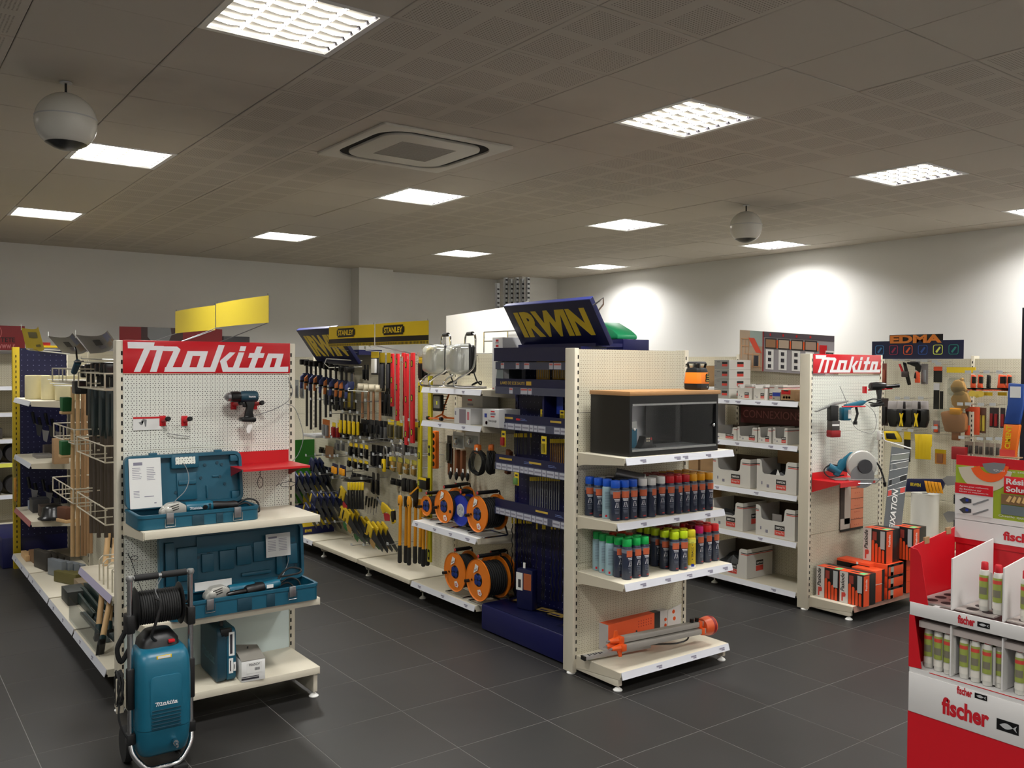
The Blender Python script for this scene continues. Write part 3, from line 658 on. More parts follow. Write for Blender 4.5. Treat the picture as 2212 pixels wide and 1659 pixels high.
def grinder(loc,lb,s=1.0,rz=0):
    t=thing('angle_grinder',lb,'grinder',loc,rz); alu=M('cast_alu',(188,186,178),0.4,0.4)
    B().lathe([(0.02,0),(0.04,0.01),(0.044,0.03),(0.036,0.05),(0.03,0.055)],18,(0.0,0,0.0),(0,0,1)).build('gear_head',alu,t,bev=0.0)
    B().xz([(-0.05,0.0),(0.0,-0.012),(0.11,-0.005),(0.11,0.05),(0.07,0.075),(0.0,0.07),(-0.045,0.03)],-0.035,0.035).build('gear_case',alu,t,bev=0.01)
    for k in range(3): B().xz([(0.0+k*0.0,0.045-0.014*k),(0.06,0.062-0.014*k),(0.06,0.066-0.014*k),(0.0,0.05-0.014*k)],-0.037,-0.034).build('cooling_slot',slotm,t)
    B().lathe([(0.034,0),(0.036,0.01),(0.036,0.16),(0.03,0.17)],20,(0.11,0,0.03),(1,0,0)).build('motor_body',tealb,t)
    B().lathe([(0.026,0),(0.03,0.02),(0.026,0.10),(0.03,0.15),(0.024,0.17)],16,(0.275,0,0.03),(1,0,-0.06)).build('rear_handle',black,t)
    wordmark(t,(0.125,-0.0365,0.02),XU,ZU,0.085,0.018,signwhite)
    B().cyl((0.225,-0.034,0.03),(0.225,-0.042,0.03),0.015,n=14).build('brush_cap',blacks,t)
    for k in range(5): bx('vent_slot',slotm,t,0.25,0.262,-0.0368,-0.03,0.012+k*0.008,0.016+k*0.008)
    B().tube(catmull([(0.44,0,0.02),(0.52,0.02,0.05),(0.58,0.0,0.03),(0.585,-0.03,-0.03),(0.55,-0.05,-0.02),(0.50,-0.02,0.03),(0.42,-0.02,0.01),(0.36,-0.03,0.0)],5),0.006,6).build('power_cable',rubber,t)
    t.scale=(s,s,s); return t
g=grinder((1.375,5.07,1.165),'silver-headed teal angle grinder lying in the upper open case',0.88)
g=grinder((1.60,5.02,0.672),'teal angle grinder lying in the lower open case, behind the machine hose',0.9)
t=thing('straight_polisher','slim teal and black tool lying in the front of the lower case','power tool',(1.66,4.93,0.70),0.05)
B().lathe([(0.012,0),(0.016,0.01),(0.016,0.12)],12,(0.0,0,0),(1,0,0.05)).build('nose',blacks,t); B().lathe([(0.026,0),(0.03,0.01),(0.03,0.1),(0.024,0.11)],14,(0.11,0,0.005),(1,0,0.08)).build('grip',black,t)
B().lathe([(0.024,0),(0.026,0.01),(0.026,0.08),(0.02,0.1)],14,(0.215,0,0.014),(1,0,0.08)).build('motor_body',tealb,t); bx('rating_label',paper,t,0.225,0.265,-0.0275,-0.024,0.006,0.026)
B().tube(catmull([(0.31,0.02,0.03),(0.36,0.06,0.06),(0.42,0.08,0.08),(0.47,0.05,0.07),(0.44,0.0,0.06),(0.36,0.02,0.05),(0.33,0.05,0.045)],5),0.006,6).build('power_cable',rubber,t)
cable('security_cable',[Yp(388,994,5.3),Yp(402,1010,5.2),Yp(408,1035,5.12),Yp(400,1060,5.08),Yp(380,1080,5.05),Yp(372,1092,5.05)],'thin wire curving down across the upper open case')
cable('security_cable',[Yp(610,1135,5.3),Yp(622,1170,5.15),Yp(623,1210,5.1),Yp(612,1240,5.0),Yp(596,1265,4.98)],'thin wire hanging over the right end of the lower case')
# upright closed case
t=thing('tool_case','closed teal tool case standing on edge on the bottom shelf','case',(1.612,4.955,0.192),-0.03)
B().yz(rrect(0.34,0.30,0.03,3,0.17,0.155),0.0,0.05).build('shell_half',teald,t,bev=0.008); B().yz(rrect(0.34,0.30,0.03,3,0.17,0.155),0.056,0.108).build('shell_half',teal,t,bev=0.008)
B().yz(rrect(0.33,0.29,0.03,3,0.17,0.155),0.046,0.06).build('seam',teald,t)
B().tube([(0.054,0.10,0.30),(0.054,0.11,0.335),(0.054,0.23,0.335),(0.054,0.24,0.30)],0.011,8).build('carry_handle',black,t)
bx('latch',black,t,0.02,0.085,0.0,0.03,0.262,0.308,bev=0.005)
for (x0,x1,z0,z1) in ((0.066,0.098,0.15,0.285),(0.066,0.09,0.05,0.135),(0.092,0.106,0.06,0.11)): 
    o=bx('sticker',paper,t,x0,x1,-0.0015,0.0005,z0,z1); bx('print',darkprint,o,x0+0.006,x1-0.012,-0.002,-0.0014,z0+0.012,z1-0.012)
wordmark(t,(-0.0012,0.30,0.10),(0,-1,0),ZU,0.26,0.06,M('emboss_teal',(60,100,112),0.5))
# white carton
t=thing('carton','small white carton with barcode label, grey flap lifted, bottom shelf','box',(1.732,4.90,0.192),-0.08)
bx('box',paper,t,0,0.135,0,0.19,0,0.118,bev=0.002); B().add([(0.0,0.0,0.12),(0.137,0.0,0.12),(0.137,0.17,0.150),(0,0.19,0.165),(0,0,0.1215),(0.137,0,0.1215),(0.137,0.17,0.152),(0,0.19,0.167)],[(0,3,2,1),(4,5,6,7),(0,1,5,4),(1,2,6,5),(2,3,7,6),(3,0,4,7)]).build('flap',M('greyboard',(136,132,124),0.7),t)
bx('label',white,t,0.03,0.115,-0.001,0.0,0.045,0.108); bx('black_band',darkprint,t,0.0,0.10,-0.0012,0.0,0.012,0.022); bx('black_band',darkprint,t,0.0,0.10,-0.0012,0.0,0.026,0.03)
text('9565CV',darkprint,t,(0.042,-0.0016,0.088),XU,ZU,0.062,0.014,bold=0.01)
bc=B(); 
for k in range(9): bc.box(0.075+k*0.0033,0.0768+k*0.0033,-0.0016,-0.001,0.06,0.076)
bc.build('barcode',darkprint,t); B().cyl((0.07,0.13,0.15),(0.072,0.135,0.16),0.004,n=8).build('stud',black,t)
# pressure washer ---------------------------------------------------
t=thing('pressure_washer','teal wheeled pressure washer with chrome frame and hose reel on the floor','pressure washer',(1.185,4.52,0.0),-0.02)
Ww=0.142
for s in (-1,1):
    B().tube([(s*Ww,-0.03,0.96),(s*Ww,-0.03,0.62)],0.0135,10).build('frame_tube',chrome,t)
    B().tube(catmull([(s*Ww,-0.03,0.62),(s*Ww,-0.03,0.22),(s*Ww,-0.04,0.16),(s*(Ww-0.01),-0.06,0.11),(s*(Ww-0.05),-0.075,0.055),(s*(Ww-0.085),-0.08,0.035),(0,-0.08,0.033)],4),0.0135,10).build('frame_tube',chrome,t)
    bx('clamp',black,t,s*Ww-0.02,s*Ww+0.02,-0.055,-0.005,0.16,0.215,bev=0.006); bx('clamp',black,t,s*Ww-0.02,s*Ww+0.02,-0.055,0.03,0.70,0.79,bev=0.008)
    bx('sleeve',black,t,s*Ww-0.018,s*Ww+0.018,-0.05,-0.01,0.33,0.53,bev=0.008)
    B().lathe([(0.0,-0.016),(0.016,-0.012),(0.02,0),(0.016,0.012),(0.0,0.016)],12,(s*Ww,-0.03,0.965),(0,0,1)).build('corner_joint',galv,t)
    bx('rubber_foot',rubber,t,s*0.075-0.035,s*0.075+0.035,-0.105,-0.055,0.0,0.028,bev=0.006)
    B().lathe([(0.02,-0.02),(0.085,-0.02),(0.09,-0.01),(0.09,0.01),(0.085,0.02),(0.02,0.02)],22,(s*0.12,0.16,0.09),(1,0,0)).build('wheel',rubber,t)
B().tube([(-Ww,-0.03,0.965),(Ww,-0.03,0.965)],0.011,8).build('handle_bar',galv,t)
B().tube([(-Ww+0.02,-0.03,0.965),(-0.012,-0.03,0.965)],0.0165,10).build('grip',rubber,t); B().tube([(0.004,-0.03,0.965),(Ww-0.02,-0.03,0.965)],0.0165,10).build('grip',rubber,t)
# body shell: rounded, bulging front
def shell(secs,n=5):
    vs=[];fs=[];m_=None
    for (z,w_,d0,d1,r) in secs:
        ps=rrect(w_,d1-d0,r,n,0,(d0+d1)/2); m_=len(ps); vs+=[(x,y,z) for x,y in ps]
    for i in range(len(secs)-1):
        for k in range(m_): fs.append((i*m_+k,i*m_+(k+1)%m_,(i+1)*m_+(k+1)%m_,(i+1)*m_+k))
    fs+=[tuple(range(m_-1,-1,-1)),tuple(range((len(secs)-1)*m_,len(secs)*m_))]
    return B().add(vs,fs)
shell([(0.10,0.20,-0.09,0.10,0.04),(0.115,0.225,-0.105,0.12,0.05),(0.16,0.24,-0.12,0.13,0.05),(0.235,0.248,-0.128,0.13,0.05)]).build('lower_shell',tealb,t,smooth=60)
shell([(0.239,0.248,-0.128,0.13,0.05),(0.36,0.252,-0.132,0.13,0.05),(0.48,0.252,-0.13,0.13,0.05),(0.55,0.246,-0.124,0.13,0.05),(0.585,0.236,-0.112,0.12,0.05),(0.605,0.215,-0.09,0.11,0.045),(0.612,0.18,-0.06,0.09,0.04)]).build('upper_shell',tealb,t,smooth=60)
shell([(0.20,0.244,-0.124,0.12,0.05),(0.245,0.244,-0.124,0.12,0.05)]).build('seam',teald,t)
B().xz(rrect(0.15,0.20,0.025,4,0,0.40),-0.1345,-0.128).build('raised_panel',tealb,t,bev=0.003)
for k in range(6): B().xz(rrect(0.135,0.007,0.003,2,0,0.225+0.0-0.0+k*0.0168+0.025),-0.1375,-0.12).build('vent_slot',teald,t,bev=0.001)
wordmark(t,(-0.055,-0.1362,0.355),XU,ZU,0.11,0.022,signwhite)
B().cyl((0.04,-0.125,0.165),(0.04,-0.15,0.165),0.014,n=6).cyl((0.04,-0.15,0.165),(0.04,-0.165,0.16),0.009,n=12).cyl((0.04,-0.165,0.16),(0.04,-0.178,0.155),0.006,n=10).build('water_outlet',chrome,t)
o=bx('warning_label',yellow,t,-0.04,0.03,-0.1155,-0.111,0.577,0.592); bx('label_print',paper,o,-0.034,0.024,-0.1165,-0.1155,0.579,0.590)
# hose reel
re=B().lathe([(0.03,-0.095),(0.06,-0.095),(0.06,0.095),(0.03,0.095)],20,(0,0.03,0.80),(1,0,0)).build('reel_drum',black,t)
for s in (-1,1): B().lathe([(0.02,-0.004),(0.098,-0.004),(0.105,0.0),(0.098,0.004),(0.02,0.004)],28,(s*0.105,0.03,0.80),(1,0,0)).build('reel_flange',black,t,smooth=30)
hs=B(); pts=[]
for k in range(17*14):
    a=2*PI*k/14; pts.append((-0.094+0.188*k/(17*14),0.03+0.078*math.cos(a),0.80+0.078*math.sin(a)))
hs.tube(pts,0.0056,6).build('hose',rubber,re)
B().tube(catmull([(-0.03,-0.05,0.86),(-0.01,-0.075,0.84),(-0.03,-0.08,0.76),(-0.05,-0.06,0.68),(-0.02,-0.03,0.64)],5),0.007,6).build('hose_end',rubber,re)
B().tube([(0.105,0.03,0.80),(0.15,0.03,0.80),(0.15,0.0,0.84)],0.009,8).build('reel_crank',black,t)
shell([(0.58,0.19,-0.05,0.14,0.04),(0.64,0.18,-0.04,0.13,0.05),(0.68,0.12,0.0,0.10,0.04)]).build('motor_cover',black,t,smooth=60)
bx('switch_knob',red,t,0.03,0.06,-0.062,-0.04,0.63,0.645,bev=0.004)
B().tube(catmull([(-0.16,0.0,0.70),(-0.19,0.02,0.62),(-0.17,0.03,0.55),(-0.13,0.05,0.6)],5),0.012,8).build('suction_hose',rubber,t)
cc=[]
for k in range(60):
    a=2*PI*k/12; cc.append((-0.185-0.012*math.sin(k*0.9),0.0+0.035*math.cos(a)+0.002*k/6,0.43+0.085*math.sin(a)))
B().tube(cc,0.005,5).build('power_cable',rubber,t)
B().tube(catmull([(-0.19,-0.02,0.36),(-0.195,-0.03,0.30),(-0.18,-0.04,0.24),(-0.155,-0.05,0.19)],5),0.005,5).build('power_cable',rubber,t)
bx('cable_hook',creamd,t,-0.20,-0.165,-0.005,0.01,0.31,0.48,bev=0.004)
cable('security_cable',[t.location+Vector((0.0,-0.04,0.955)),t.location+Vector((-0.03,-0.05,0.90)),t.location+Vector((-0.02,-0.06,0.86))],'wire loop hanging from the washer handle')
# ------------------------------------------------------------ middle end bay goods
# glass-fronted cabinet
t=thing('display_cabinet','black display cabinet with wood top and sliding glass doors','cabinet',(3.795,3.905,1.447))
CW,CD,CHh=0.815,0.36,0.375
bx('side_panel',blacks,t,0,0.02,0,CD,0,CHh); bx('side_panel',blacks,t,CW-0.02,CW,0,CD,0,CHh)
bx('bottom_panel',blacks,t,0.02,CW-0.02,0,CD,0,0.03); bx('top_rail',blacks,t,0.02,CW-0.02,0.0,CD,CHh-0.05,CHh)
bx('back_panel',M('cab_inside',(232,232,238),0.6),t,0.02,CW-0.02,CD-0.01,CD,0.03,CHh-0.05); bx('inner_floor',M('cab_inside2',(190,190,192),0.4),t,0.02,CW-0.02,0.03,CD-0.01,0.03,0.034)
bx('top_board',M('beech_top',(184,138,90),0.4,0,0.08,10),t,-0.012,CW+0.012,-0.012,CD,CHh,CHh+0.027,bev=0.002)
bx('track',galv,t,0.02,CW-0.02,-0.004,0.02,0.03,0.042); bx('track',galv,t,0.02,CW-0.02,-0.004,0.02,CHh-0.062,CHh-0.05)
gl=glass('cabinet_glass',(248,250,250),0.08,0.02)
gd1=B().quad((0.022,0.004,0.042),(0.45,0.004,0.042),(0.45,0.004,CHh-0.062),(0.022,0.004,CHh-0.062)).build('glass_door',gl,t); gd2=B().quad((0.42,0.014,0.042),(CW-0.022,0.014,0.042),(CW-0.022,0.014,CHh-0.062),(0.42,0.014,CHh-0.062)).build('glass_door',gl,t)
B().lathe([(0.004,0),(0.009,0.004),(0.011,0.012),(0.007,0.016)],12,(0.035,0.004,0.17),(0,-1,0)).build('knob',chrome,gd1); B().lathe([(0.004,0),(0.009,0.004),(0.011,0.012),(0.007,0.016)],12,(CW-0.04,0.012,0.17),(0,-1,0)).build('knob',chrome,gd2)
bx('inner_divider',M('cab_dark',(30,30,32),0.25),t,0.44,CW-0.022,0.30,0.305,0.034,CHh-0.05)
t=thing('carton','teal and white carton inside the glass cabinet','box',(3.86,4.05,1.482)); bx('box',paper,t,0,0.14,0,0.10,0.0,0.17); bx('printed_front',M('carton_teal',(24,110,140),0.5),t,0,0.14,-0.001,0,0,0.12); bx('print',teald,t,0.06,0.1,-0.0018,-0.001,0.125,0.13)
t=thing('laser_receiver','small dark receiver lying in the glass cabinet','instrument',(3.98,4.0,1.482)); 
B().xz([(0,0),(0.15,0),(0.14,0.015),(0.115,0.022),(0.11,0.075),(0.05,0.075),(0.03,0.03)],0,0.06).build('body',blacks,t,bev=0.004)
for k in range(4): bx('key',M('key_cream',(200,190,170),0.5),t,0.055+0.018*(k%2),0.067+0.018*(k%2),-0.002,0,0.04+0.016*(k//2),0.05+0.016*(k//2))
bx('red_key',red,t,0.093,0.104,-0.002,0,0.05,0.066)
# rotating laser on top
t=thing('rotating_laser','orange and black rotating laser standing on the cabinet','laser level',(4.535,4.03,1.850),0.15)
S_=0.074
def oc(w_,d_,c): return [(-w_+c,-d_),(w_-c,-d_),(w_,-d_+c),(w_,d_-c),(w_-c,d_),(-w_+c,d_),(-w_,d_-c),(-w_,-d_+c)]
def loft(secs,name,mat,parent,**k):
    vs=[];fs=[]
    for z,p in secs: vs+=[(x,y,z) for x,y in p]
    n_=len(secs[0][1])
    for i in range(len(secs)-1):
        for q in range(n_): fs.append((i*n_+q,i*n_+(q+1)%n_,(i+1)*n_+(q+1)%n_,(i+1)*n_+q))
    fs+=[tuple(range(n_-1,-1,-1)),tuple(range((len(secs)-1)*n_,len(secs)*n_))]
    return B().add(vs,fs).build(name,mat,parent,**k)
loft([(0.0,oc(.062,.062,.02)),(0.008,oc(.068,.068,.022)),(0.04,oc(.069,.069,.022))],'base',blacks,t,bev=0.002)
loft([(0.04,oc(.069,.069,.022)),(0.115,oc(.062,.062,.02))],'orange_body',M('laser_orange',(240,130,30),0.4),t,bev=0.002)
loft([(0.115,oc(.062,.062,.02)),(0.14,oc(.056,.056,.018)),(0.148,oc(.045,.045,.016))],'shoulder',black,t,bev=0.002)
for (x,y) in ((-.038,-.038),(.038,-.038),(.038,.038),(-.038,.038)): B().tube([(x,y,0.145),(x*1.15,y*1.15,0.176)],0.009,6).build('cage_post',black,t)
B().lathe([(0.028,0.145),(0.028,0.172)],16).build('rotor_glass',glass('laser_glass',(200,205,210),0.2,0.05),t); B().lathe([(0.018,0.146),(0.018,0.17)],12).build('rotor',dgrey,t)
loft([(0.174,oc(.054,.054,.018)),(0.184,oc(.052,.052,.018)),(0.188,oc(.045,.045,.016))],'cap',dgrey,t,bev=0.002)
pd=B().xz([(0.005,0.052),(0.048,0.052),(0.048,0.062),(0.042,0.075),(0.040,0.10),(0.030,0.108),(0.022,0.108),(0.012,0.10),(0.010,0.075),(0.005,0.065)],-0.0705,-0.062).build('keypad',blacks,t)
for (x,z) in [(0.013,0.06),(0.022,0.06),(0.031,0.06),(0.040,0.06),(0.016,0.075),(0.026,0.075),(0.036,0.075),(0.017,0.089),(0.026,0.089),(0.035,0.089),(0.026,0.1)]: B().cyl((x,-0.0705,z),(x,-0.0725,z),0.0028,n=8).build('key',M('key_gold',(190,180,90),0.5),pd)
B().cyl((0.02,-0.069,0.018),(0.02,-0.072,0.018),0.005,n=10).build('socket',chrome,t)
# --- spray cans
canbody=M('can_navy',(44,52,72),0.3); cangrey=M('can_grey',(120,128,140),0.3,0.2); cansky=M('can_back_sky',(150,180,190),0.35); canor=M('can_orange_label',(196,96,60),0.5); canwhite=M('can_print',(220,222,226),0.5)
CAPS={k:M('cap_'+k,c,0.32) for k,c in dict(blue=(28,88,200),black=(20,20,24),white=(225,225,222),red=(190,20,34),crimson=(150,14,30),gold=(226,160,24),green=(20,176,84),lime=(200,226,30),yellow=(222,206,40),pink=(214,30,120),scarlet=(226,40,44),flame=(235,70,40)).items()}
_cm={}
def arcpatch(r,a0,a1,z0,z1,n=6):
    n=max(1,math.ceil(abs(a1-a0)/6)); r+=0.0006
    b=B(); vs=[];
    for i in range(n+1):
        a=math.radians(a0+(a1-a0)*i/n); vs+=[(r*math.sin(a),-r*math.cos(a),z0),(r*math.sin(a),-r*math.cos(a),z1)]
    return b.add(vs,[(2*i,2*i+2,2*i+3,2*i+1) for i in range(n)])
def can(color,loc,rz,lb,grp,body='navy'):
    key=(color,body)
    if key not in _cm:
        r=0.0325
        bm_=canbody if body=='navy' else (yell2 if body=='yellow' else cansky)
        t=thing('spray_can','x','spray can')
        B().lathe([(r*.93,0),(r,0.003),(r,0.192),(r*.97,0.197),(r*.80,0.206),(r*.8,0.208)],20).build('body',bm_,t)
        B().lathe([(r*.9,0.205),(r*.93,0.207),(r*.93,0.243),(r*.86,0.250),(r*.5,0.252)],20).build('cap',CAPS[color],t)
        if body=='navy':
            rr=r+0.0006
            arcpatch(rr,-180,180,0.165,0.19,20).build('upper_band',cangrey,t)
            arcpatch(rr+.0003,-46,46,0.142,0.182).build('orange_label',canor,t)
            arcpatch(rr+.0003,-32,32,0.132,0.137).build('print',canwhite,t); arcpatch(rr+.0003,-26,30,0.124,0.128).build('print',canwhite,t)
            ic=B()
            for (a0,a1,b0,b1) in ((-24,-17,-10,-6),(17,24,6,10)):
                vs=[]
                for a,z in ((a0,0.083),(a1,0.083),(b1,0.116),(b0,0.116)):
                    q=math.radians(a); vs.append(((rr+.0004)*math.sin(q),-(rr+.0004)*math.cos(q),z))
                ic.add(vs,[(0,1,2,3)])
            for z0,z1,a in ((.083,.092,3),(.097,.104,2.2),(.108,.113,1.6)): v=arcpatch(rr+.0004,-a,a,z0,z1,1); ic.add(v.v,v.f)
            ic.build('road_mark',canwhite,t,smooth=False)
            for k,z in enumerate((0.072,0.062,0.054,0.046)): arcpatch(rr+.0003,-30+3*k,28-2*k,z,z+0.003).build('print',cangrey,t)
            arcpatch(rr+.0003,-5,30,0.012,0.02).build('print',M('can_redprint',(150,50,50),0.5),t)
        elif body=='yellow':
            rr=r+0.0006
            text('+ TRACC + II',darkprint,t,(0.006,-rr-0.0005,0.055),ZU,(-1,0,0),0.12,0.013,bold=0.02)
            arcpatch(rr,-180,180,0.0,0.02,20).build('base_band',white,t); arcpatch(rr+.0003,-14,24,0.012,0.03).build('print',blue,t); arcpatch(rr,-180,180,0.165,0.192,20).build('upper_band',M('pale_yellow',(226,222,90),0.5),t)
        else:
            rr=r+0.0006
            for k in range(11): arcpatch(rr,-40,38-6*(k%3),0.168-k*0.01,0.171-k*0.01).build('print',cangrey,t)
            arcpatch(rr,-35,-15,0.012,0.026).build('hazard_mark',red,t)
        _cm[key]=t; t.location=loc; t.rotation_euler=(0,0,rz); t['label']=lb; t['group']=grp; return t
    return dup(_cm[key],loc,rz,lb,grp)
def cans(front,zs,grp,row,depthn,ymax=4.27):
    used=[]
    cnt={}
    for fi_,(zx,zy,col,body,faced,behind) in enumerate(front):
        px=1200+zx/3.95; py=1100+zy/3.95
        p=Zp(px,py,zs); p.y+=0.0325; p.x+=0.01
        for k in range(20):
            hit=[q for q in used if (q-p).length<0.067]
            if not hit: break
            q=hit[0]; d=(p-q); d.z=0
            if d.length<1e-4: d=Vector((1,0.2,0))
            p=q+d.normalized()*0.0675; p.z=zs
        used.append(p.copy()); cnt[col]=cnt.get(col,0)+1
        n=('first','second','third','fourth','fifth','sixth','seventh','eighth')[cnt[col]-1]
        lb='%s-capped %s can, %s such from left, %s can shelf'%(col,'yellow' if body=='yellow' else ('pale-backed' if body=='sky' else 'navy'),n,row)
        can(col,(p.x,p.y,zs+0.0005),math.radians(faced)-0.48,lb,grp,body)
        for m_,bc in enumerate(behind):
            ok=False
            for dx in (0.0,0.02,-0.02,0.036,-0.036):
                q=Vector((p.x+dx,p.y+0.0675*(m_+1),zs))
                if q.y<ymax and not any((u-q).length<0.0655 for u in used): ok=True; break
            if not ok: continue
            used.append(q.copy())
            can(bc,(q.x,q.y,zs+0.0005),random.uniform(-0.6,0.6),'%s-capped can, %s behind the %s front can, %s can shelf'%(bc,ORD[m_],ORD[fi_],row),grp)
bb=['blue','black','black']; 
cans([(310,57,'blue','navy',-10,bb),(385,72,'blue','navy',0,bb),(460,84,'blue','sky',0,['black','black','white']),(530,102,'blue','navy',5,['blue','black','white']),(605,95,'blue','navy',0,['black','black','white']),(675,86,'blue','navy',14,['black','black','white']),
 (760,76,'white','navy',0,['black','white','white']),(835,70,'white','navy',40,['white','white','white']),(915,52,'white','navy',10,['white','crimson','crimson']),(985,48,'red','navy',10,['red','crimson','crimson']),
 (1060,40,'red','navy',40,['red','crimson','crimson']),(1125,32,'red','navy',20,['red','crimson','gold']),(1190,24,'gold','navy',18,['gold']*3),(1256,16,'gold','navy',18,['gold']*3),(1325,8,'gold','navy',18,['gold']*3)],1.036,'spray cans on the upper can shelf','upper',3)
cans([(375,525,'green','sky',0,['green']*3),(430,546,'green','sky',0,['green']*3),(487,568,'green','sky',0,['green','green','green']),(550,583,'green','navy',14,['green','green','flame']),(628,605,'green','navy',28,['green','green','flame']),(705,590,'green','navy',22,['green','green','flame']),(775,578,'green','navy',20,['green','flame','flame']),
 (870,490,'lime','navy',30,['lime','lime']),(950,512,'lime','navy',0,['lime','lime','lime']),(1033,530,'lime','navy',8,['lime','yellow','yellow']),(1108,520,'lime','navy',6,['lime','yellow','crimson']),(1175,506,'yellow','yellow',0,['yellow','crimson','crimson']),(1243,468,'pink','navy',20,['crimson','red']),(1312,455,'scarlet','navy',24,['red','crimson','red']),(1375,443,'scarlet','navy',26,['scarlet','red','red'])],0.676,'spray cans on the lower can shelf','lower',3)
# small metal marking device lying on the upper cans
a=Yp(1330,1022,4.16); b_=Yp(1390,1035,4.05)
t=thing('marking_gun','grey tube-shaped marking tool lying across the upper cans','tool',(0,0,0))
B().cyl(a,b_,0.034,n=18).build('tube',M('tube_grey',(110,110,112),0.3,0.5),t); d=(b_-a).normalized(); B().cyl(b_,b_+d*0.006,0.036,n=18).build('end_ring',white,t); B().cyl(b_+d*0.006,b_+d*0.008,0.024,n=16).build('bore',slotm,t)
B().tube([b_+Vector((0.0,-.01,-0.02)),b_+Vector((-0.02,-0.03,-0.045)),b_+Vector((-0.03,-0.04,-0.10))],0.004,6).build('wire_bail',blacks,t)
# --- bottom shelf: orange box, tripod, staff
Z0=0.127
c0=Zp(1313,1408,Z0); 
t=thing('instrument_box','long orange and grey instrument box against the pegboard','box',(c0.x,c0.y,Z0),0.06)
bx('grey_end',M('box_grey',(176,172,170),0.6),t,0,0.002,0,0.14,0,0.175); OB=M('box_orange',(224,88,40),0.5); bx('carton_body',OB,t,0.002,0.46,0,0.14,0,0.175); bx('black_band',blacks,t,0.46,0.52,-0.0005,0.1405,0,0.176); bx('carton_body',M('box_grey2',(186,182,178),0.6),t,0.52,0.60,0,0.14,0,0.175)
for k in range(6):
    for j in range(3): B().cyl((0.30+k*0.025,-0.001,0.145-j*0.018),(0.30+k*0.025,0.001,0.145-j*0.018),0.004,n=8).build('printed_dot',redd,t)
o=B().xz([(0.60,0.0),(0.74,0.0),(0.745,0.19),(0.60,0.17)],-0.002,0.001).build('open_flap',M('box_flap',(190,186,182),0.6),t)
for k,(x,z,r) in enumerate(((0.575,0.11,.012),(0.575,0.07,.012),(0.66,0.15,.014),(0.67,0.10,.014))): B().lathe([(r,-0.001),(r,0.001),(r*.75,0.001),(r*.75,-0.001)],14,(x,-0.003,z),(0,1,0)).build('printed_ring',orangef,t)
bx('print',darkprint,t,0.27,0.285,-0.0015,0,0.05,0.09)
# tripod lying
A=Vector(Zp(1330,1414,Z0)); A.y=4.0; A=Vector((A.x,3.985,Z0+0.055)); E_=Vector((4.70,3.985,Z0+0.075))
A=Yp(1330,1392,3.98); E_=Yp(1535,1350,3.98); A.z=max(A.z,Z0+0.05); 
t=thing('surveying_tripod','folded aluminium surveying tripod with orange feet and head','tripod',(0,0,0))
d=(E_-A).normalized(); up=Vector((0,0,1)); sd=d.cross(up).normalized()
LT=1.35; alu=M('tripod_alu',(176,172,164),0.4,0.35)
for k,(o1,o2) in enumerate(((-0.022,-0.012),(0.022,-0.016),(0.0,0.026))):
    off=sd*o1+up*o2
    leg=B().prism([(-0.024,-0.017),(0.024,-0.017),(0.024,0.017),(-0.024,0.017)],A+off,sd,up,d,0.03,(E_-A).length-0.06).build('leg',alu,t,bev=0.003)
    foot_=B(); foot_.cyl(A+off-d*0.055,A+off+d*0.03,0.012,0.028,n=8); foot_.build('foot',orangef,leg,bev=0.002); B().cyl(A+off-d*0.08,A+off-d*0.053,0.003,0.009,n=8).build('spike',steel,leg)
    B().prism([(-0.027,-0.021),(0.027,-0.021),(0.027,0.021),(-0.027,0.021)],A+off,sd,up,d,0.01,0.05).build('clamp',orangef,leg,bev=0.004)
    B().prism([(-0.027,-0.021),(0.027,-0.021),(0.027,0.021),(-0.027,0.021)],A+off,sd,up,d,(E_-A).length-0.14,(E_-A).length-0.11).build('clamp',orangef,leg,bev=0.004)
B().prism([(-0.02,0),(0.02,0),(0.01,0.055),(-0.01,0.055)],A+up*0.03,d,up,sd,-0.005,0.005).build('foot_tread',orangef,t); B().prism([(-0.02,0),(0.02,0),(0.02,-0.05),(0.0,-0.05)],A-up*0.02+sd*0.03,d,up,sd,-0.005,0.005).build('foot_tread',orangef,t)
B().lathe([(0.035,-0.05),(0.055,-0.045),(0.062,0.0),(0.066,0.03),(0.06,0.055),(0.045,0.068),(0.02,0.07)],24,E_-d*0.05,d).build('head',M('tripod_head',(222,92,44),0.4),t); B().lathe([(0.065,0.018),(0.066,0.03),(0.065,0.042)],24,E_-d*0.05,d).build('head_ring',redd,t)
B().tube(catmull([E_-d*0.30+up*0.02,E_-d*0.22-up*0.055,E_-d*0.33-up*0.075,A+d*0.30-up*0.045],5),0.006,5).build('strap',blacks,t)
for k in (0.14,0.19): B().cyl(E_-d*k+up*0.035,E_-d*k+up*0.068,0.014,n=10).build('wing_screw',blacks,t)
a=Zp(1262,1421,Z0+0.02); b_=Vector((4.2,4.12,Z0+0.025))
t=thing('levelling_staff','grey telescopic levelling staff poking out beneath the tripod','staff',(0,0,0)); d=(b_-a).normalized(); sd=d.cross(up).normalized()
B().prism([(-0.022,-0.012),(0.022,-0.012),(0.022,0.012),(-0.022,0.012)],a,sd,up,d,0,(b_-a).length).build('section',M('staff_alu',(180,180,178),0.35,0.4),t,bev=0.002); B().prism([(-0.023,-0.013),(0.023,-0.013),(0.023,0.013),(-0.023,0.013)],a,sd,up,d,-0.012,0.0).build('end_cap',blacks,t)
for k in range(6): B().prism([(-0.016,0.0122),(0.004 if k%2 else 0.016,0.0122),(0.004 if k%2 else 0.016,0.0128),(-0.016,0.0128)],a,sd,up,d,0.03+k*0.02,0.04+k*0.02).build('scale_mark',darkprint,t)
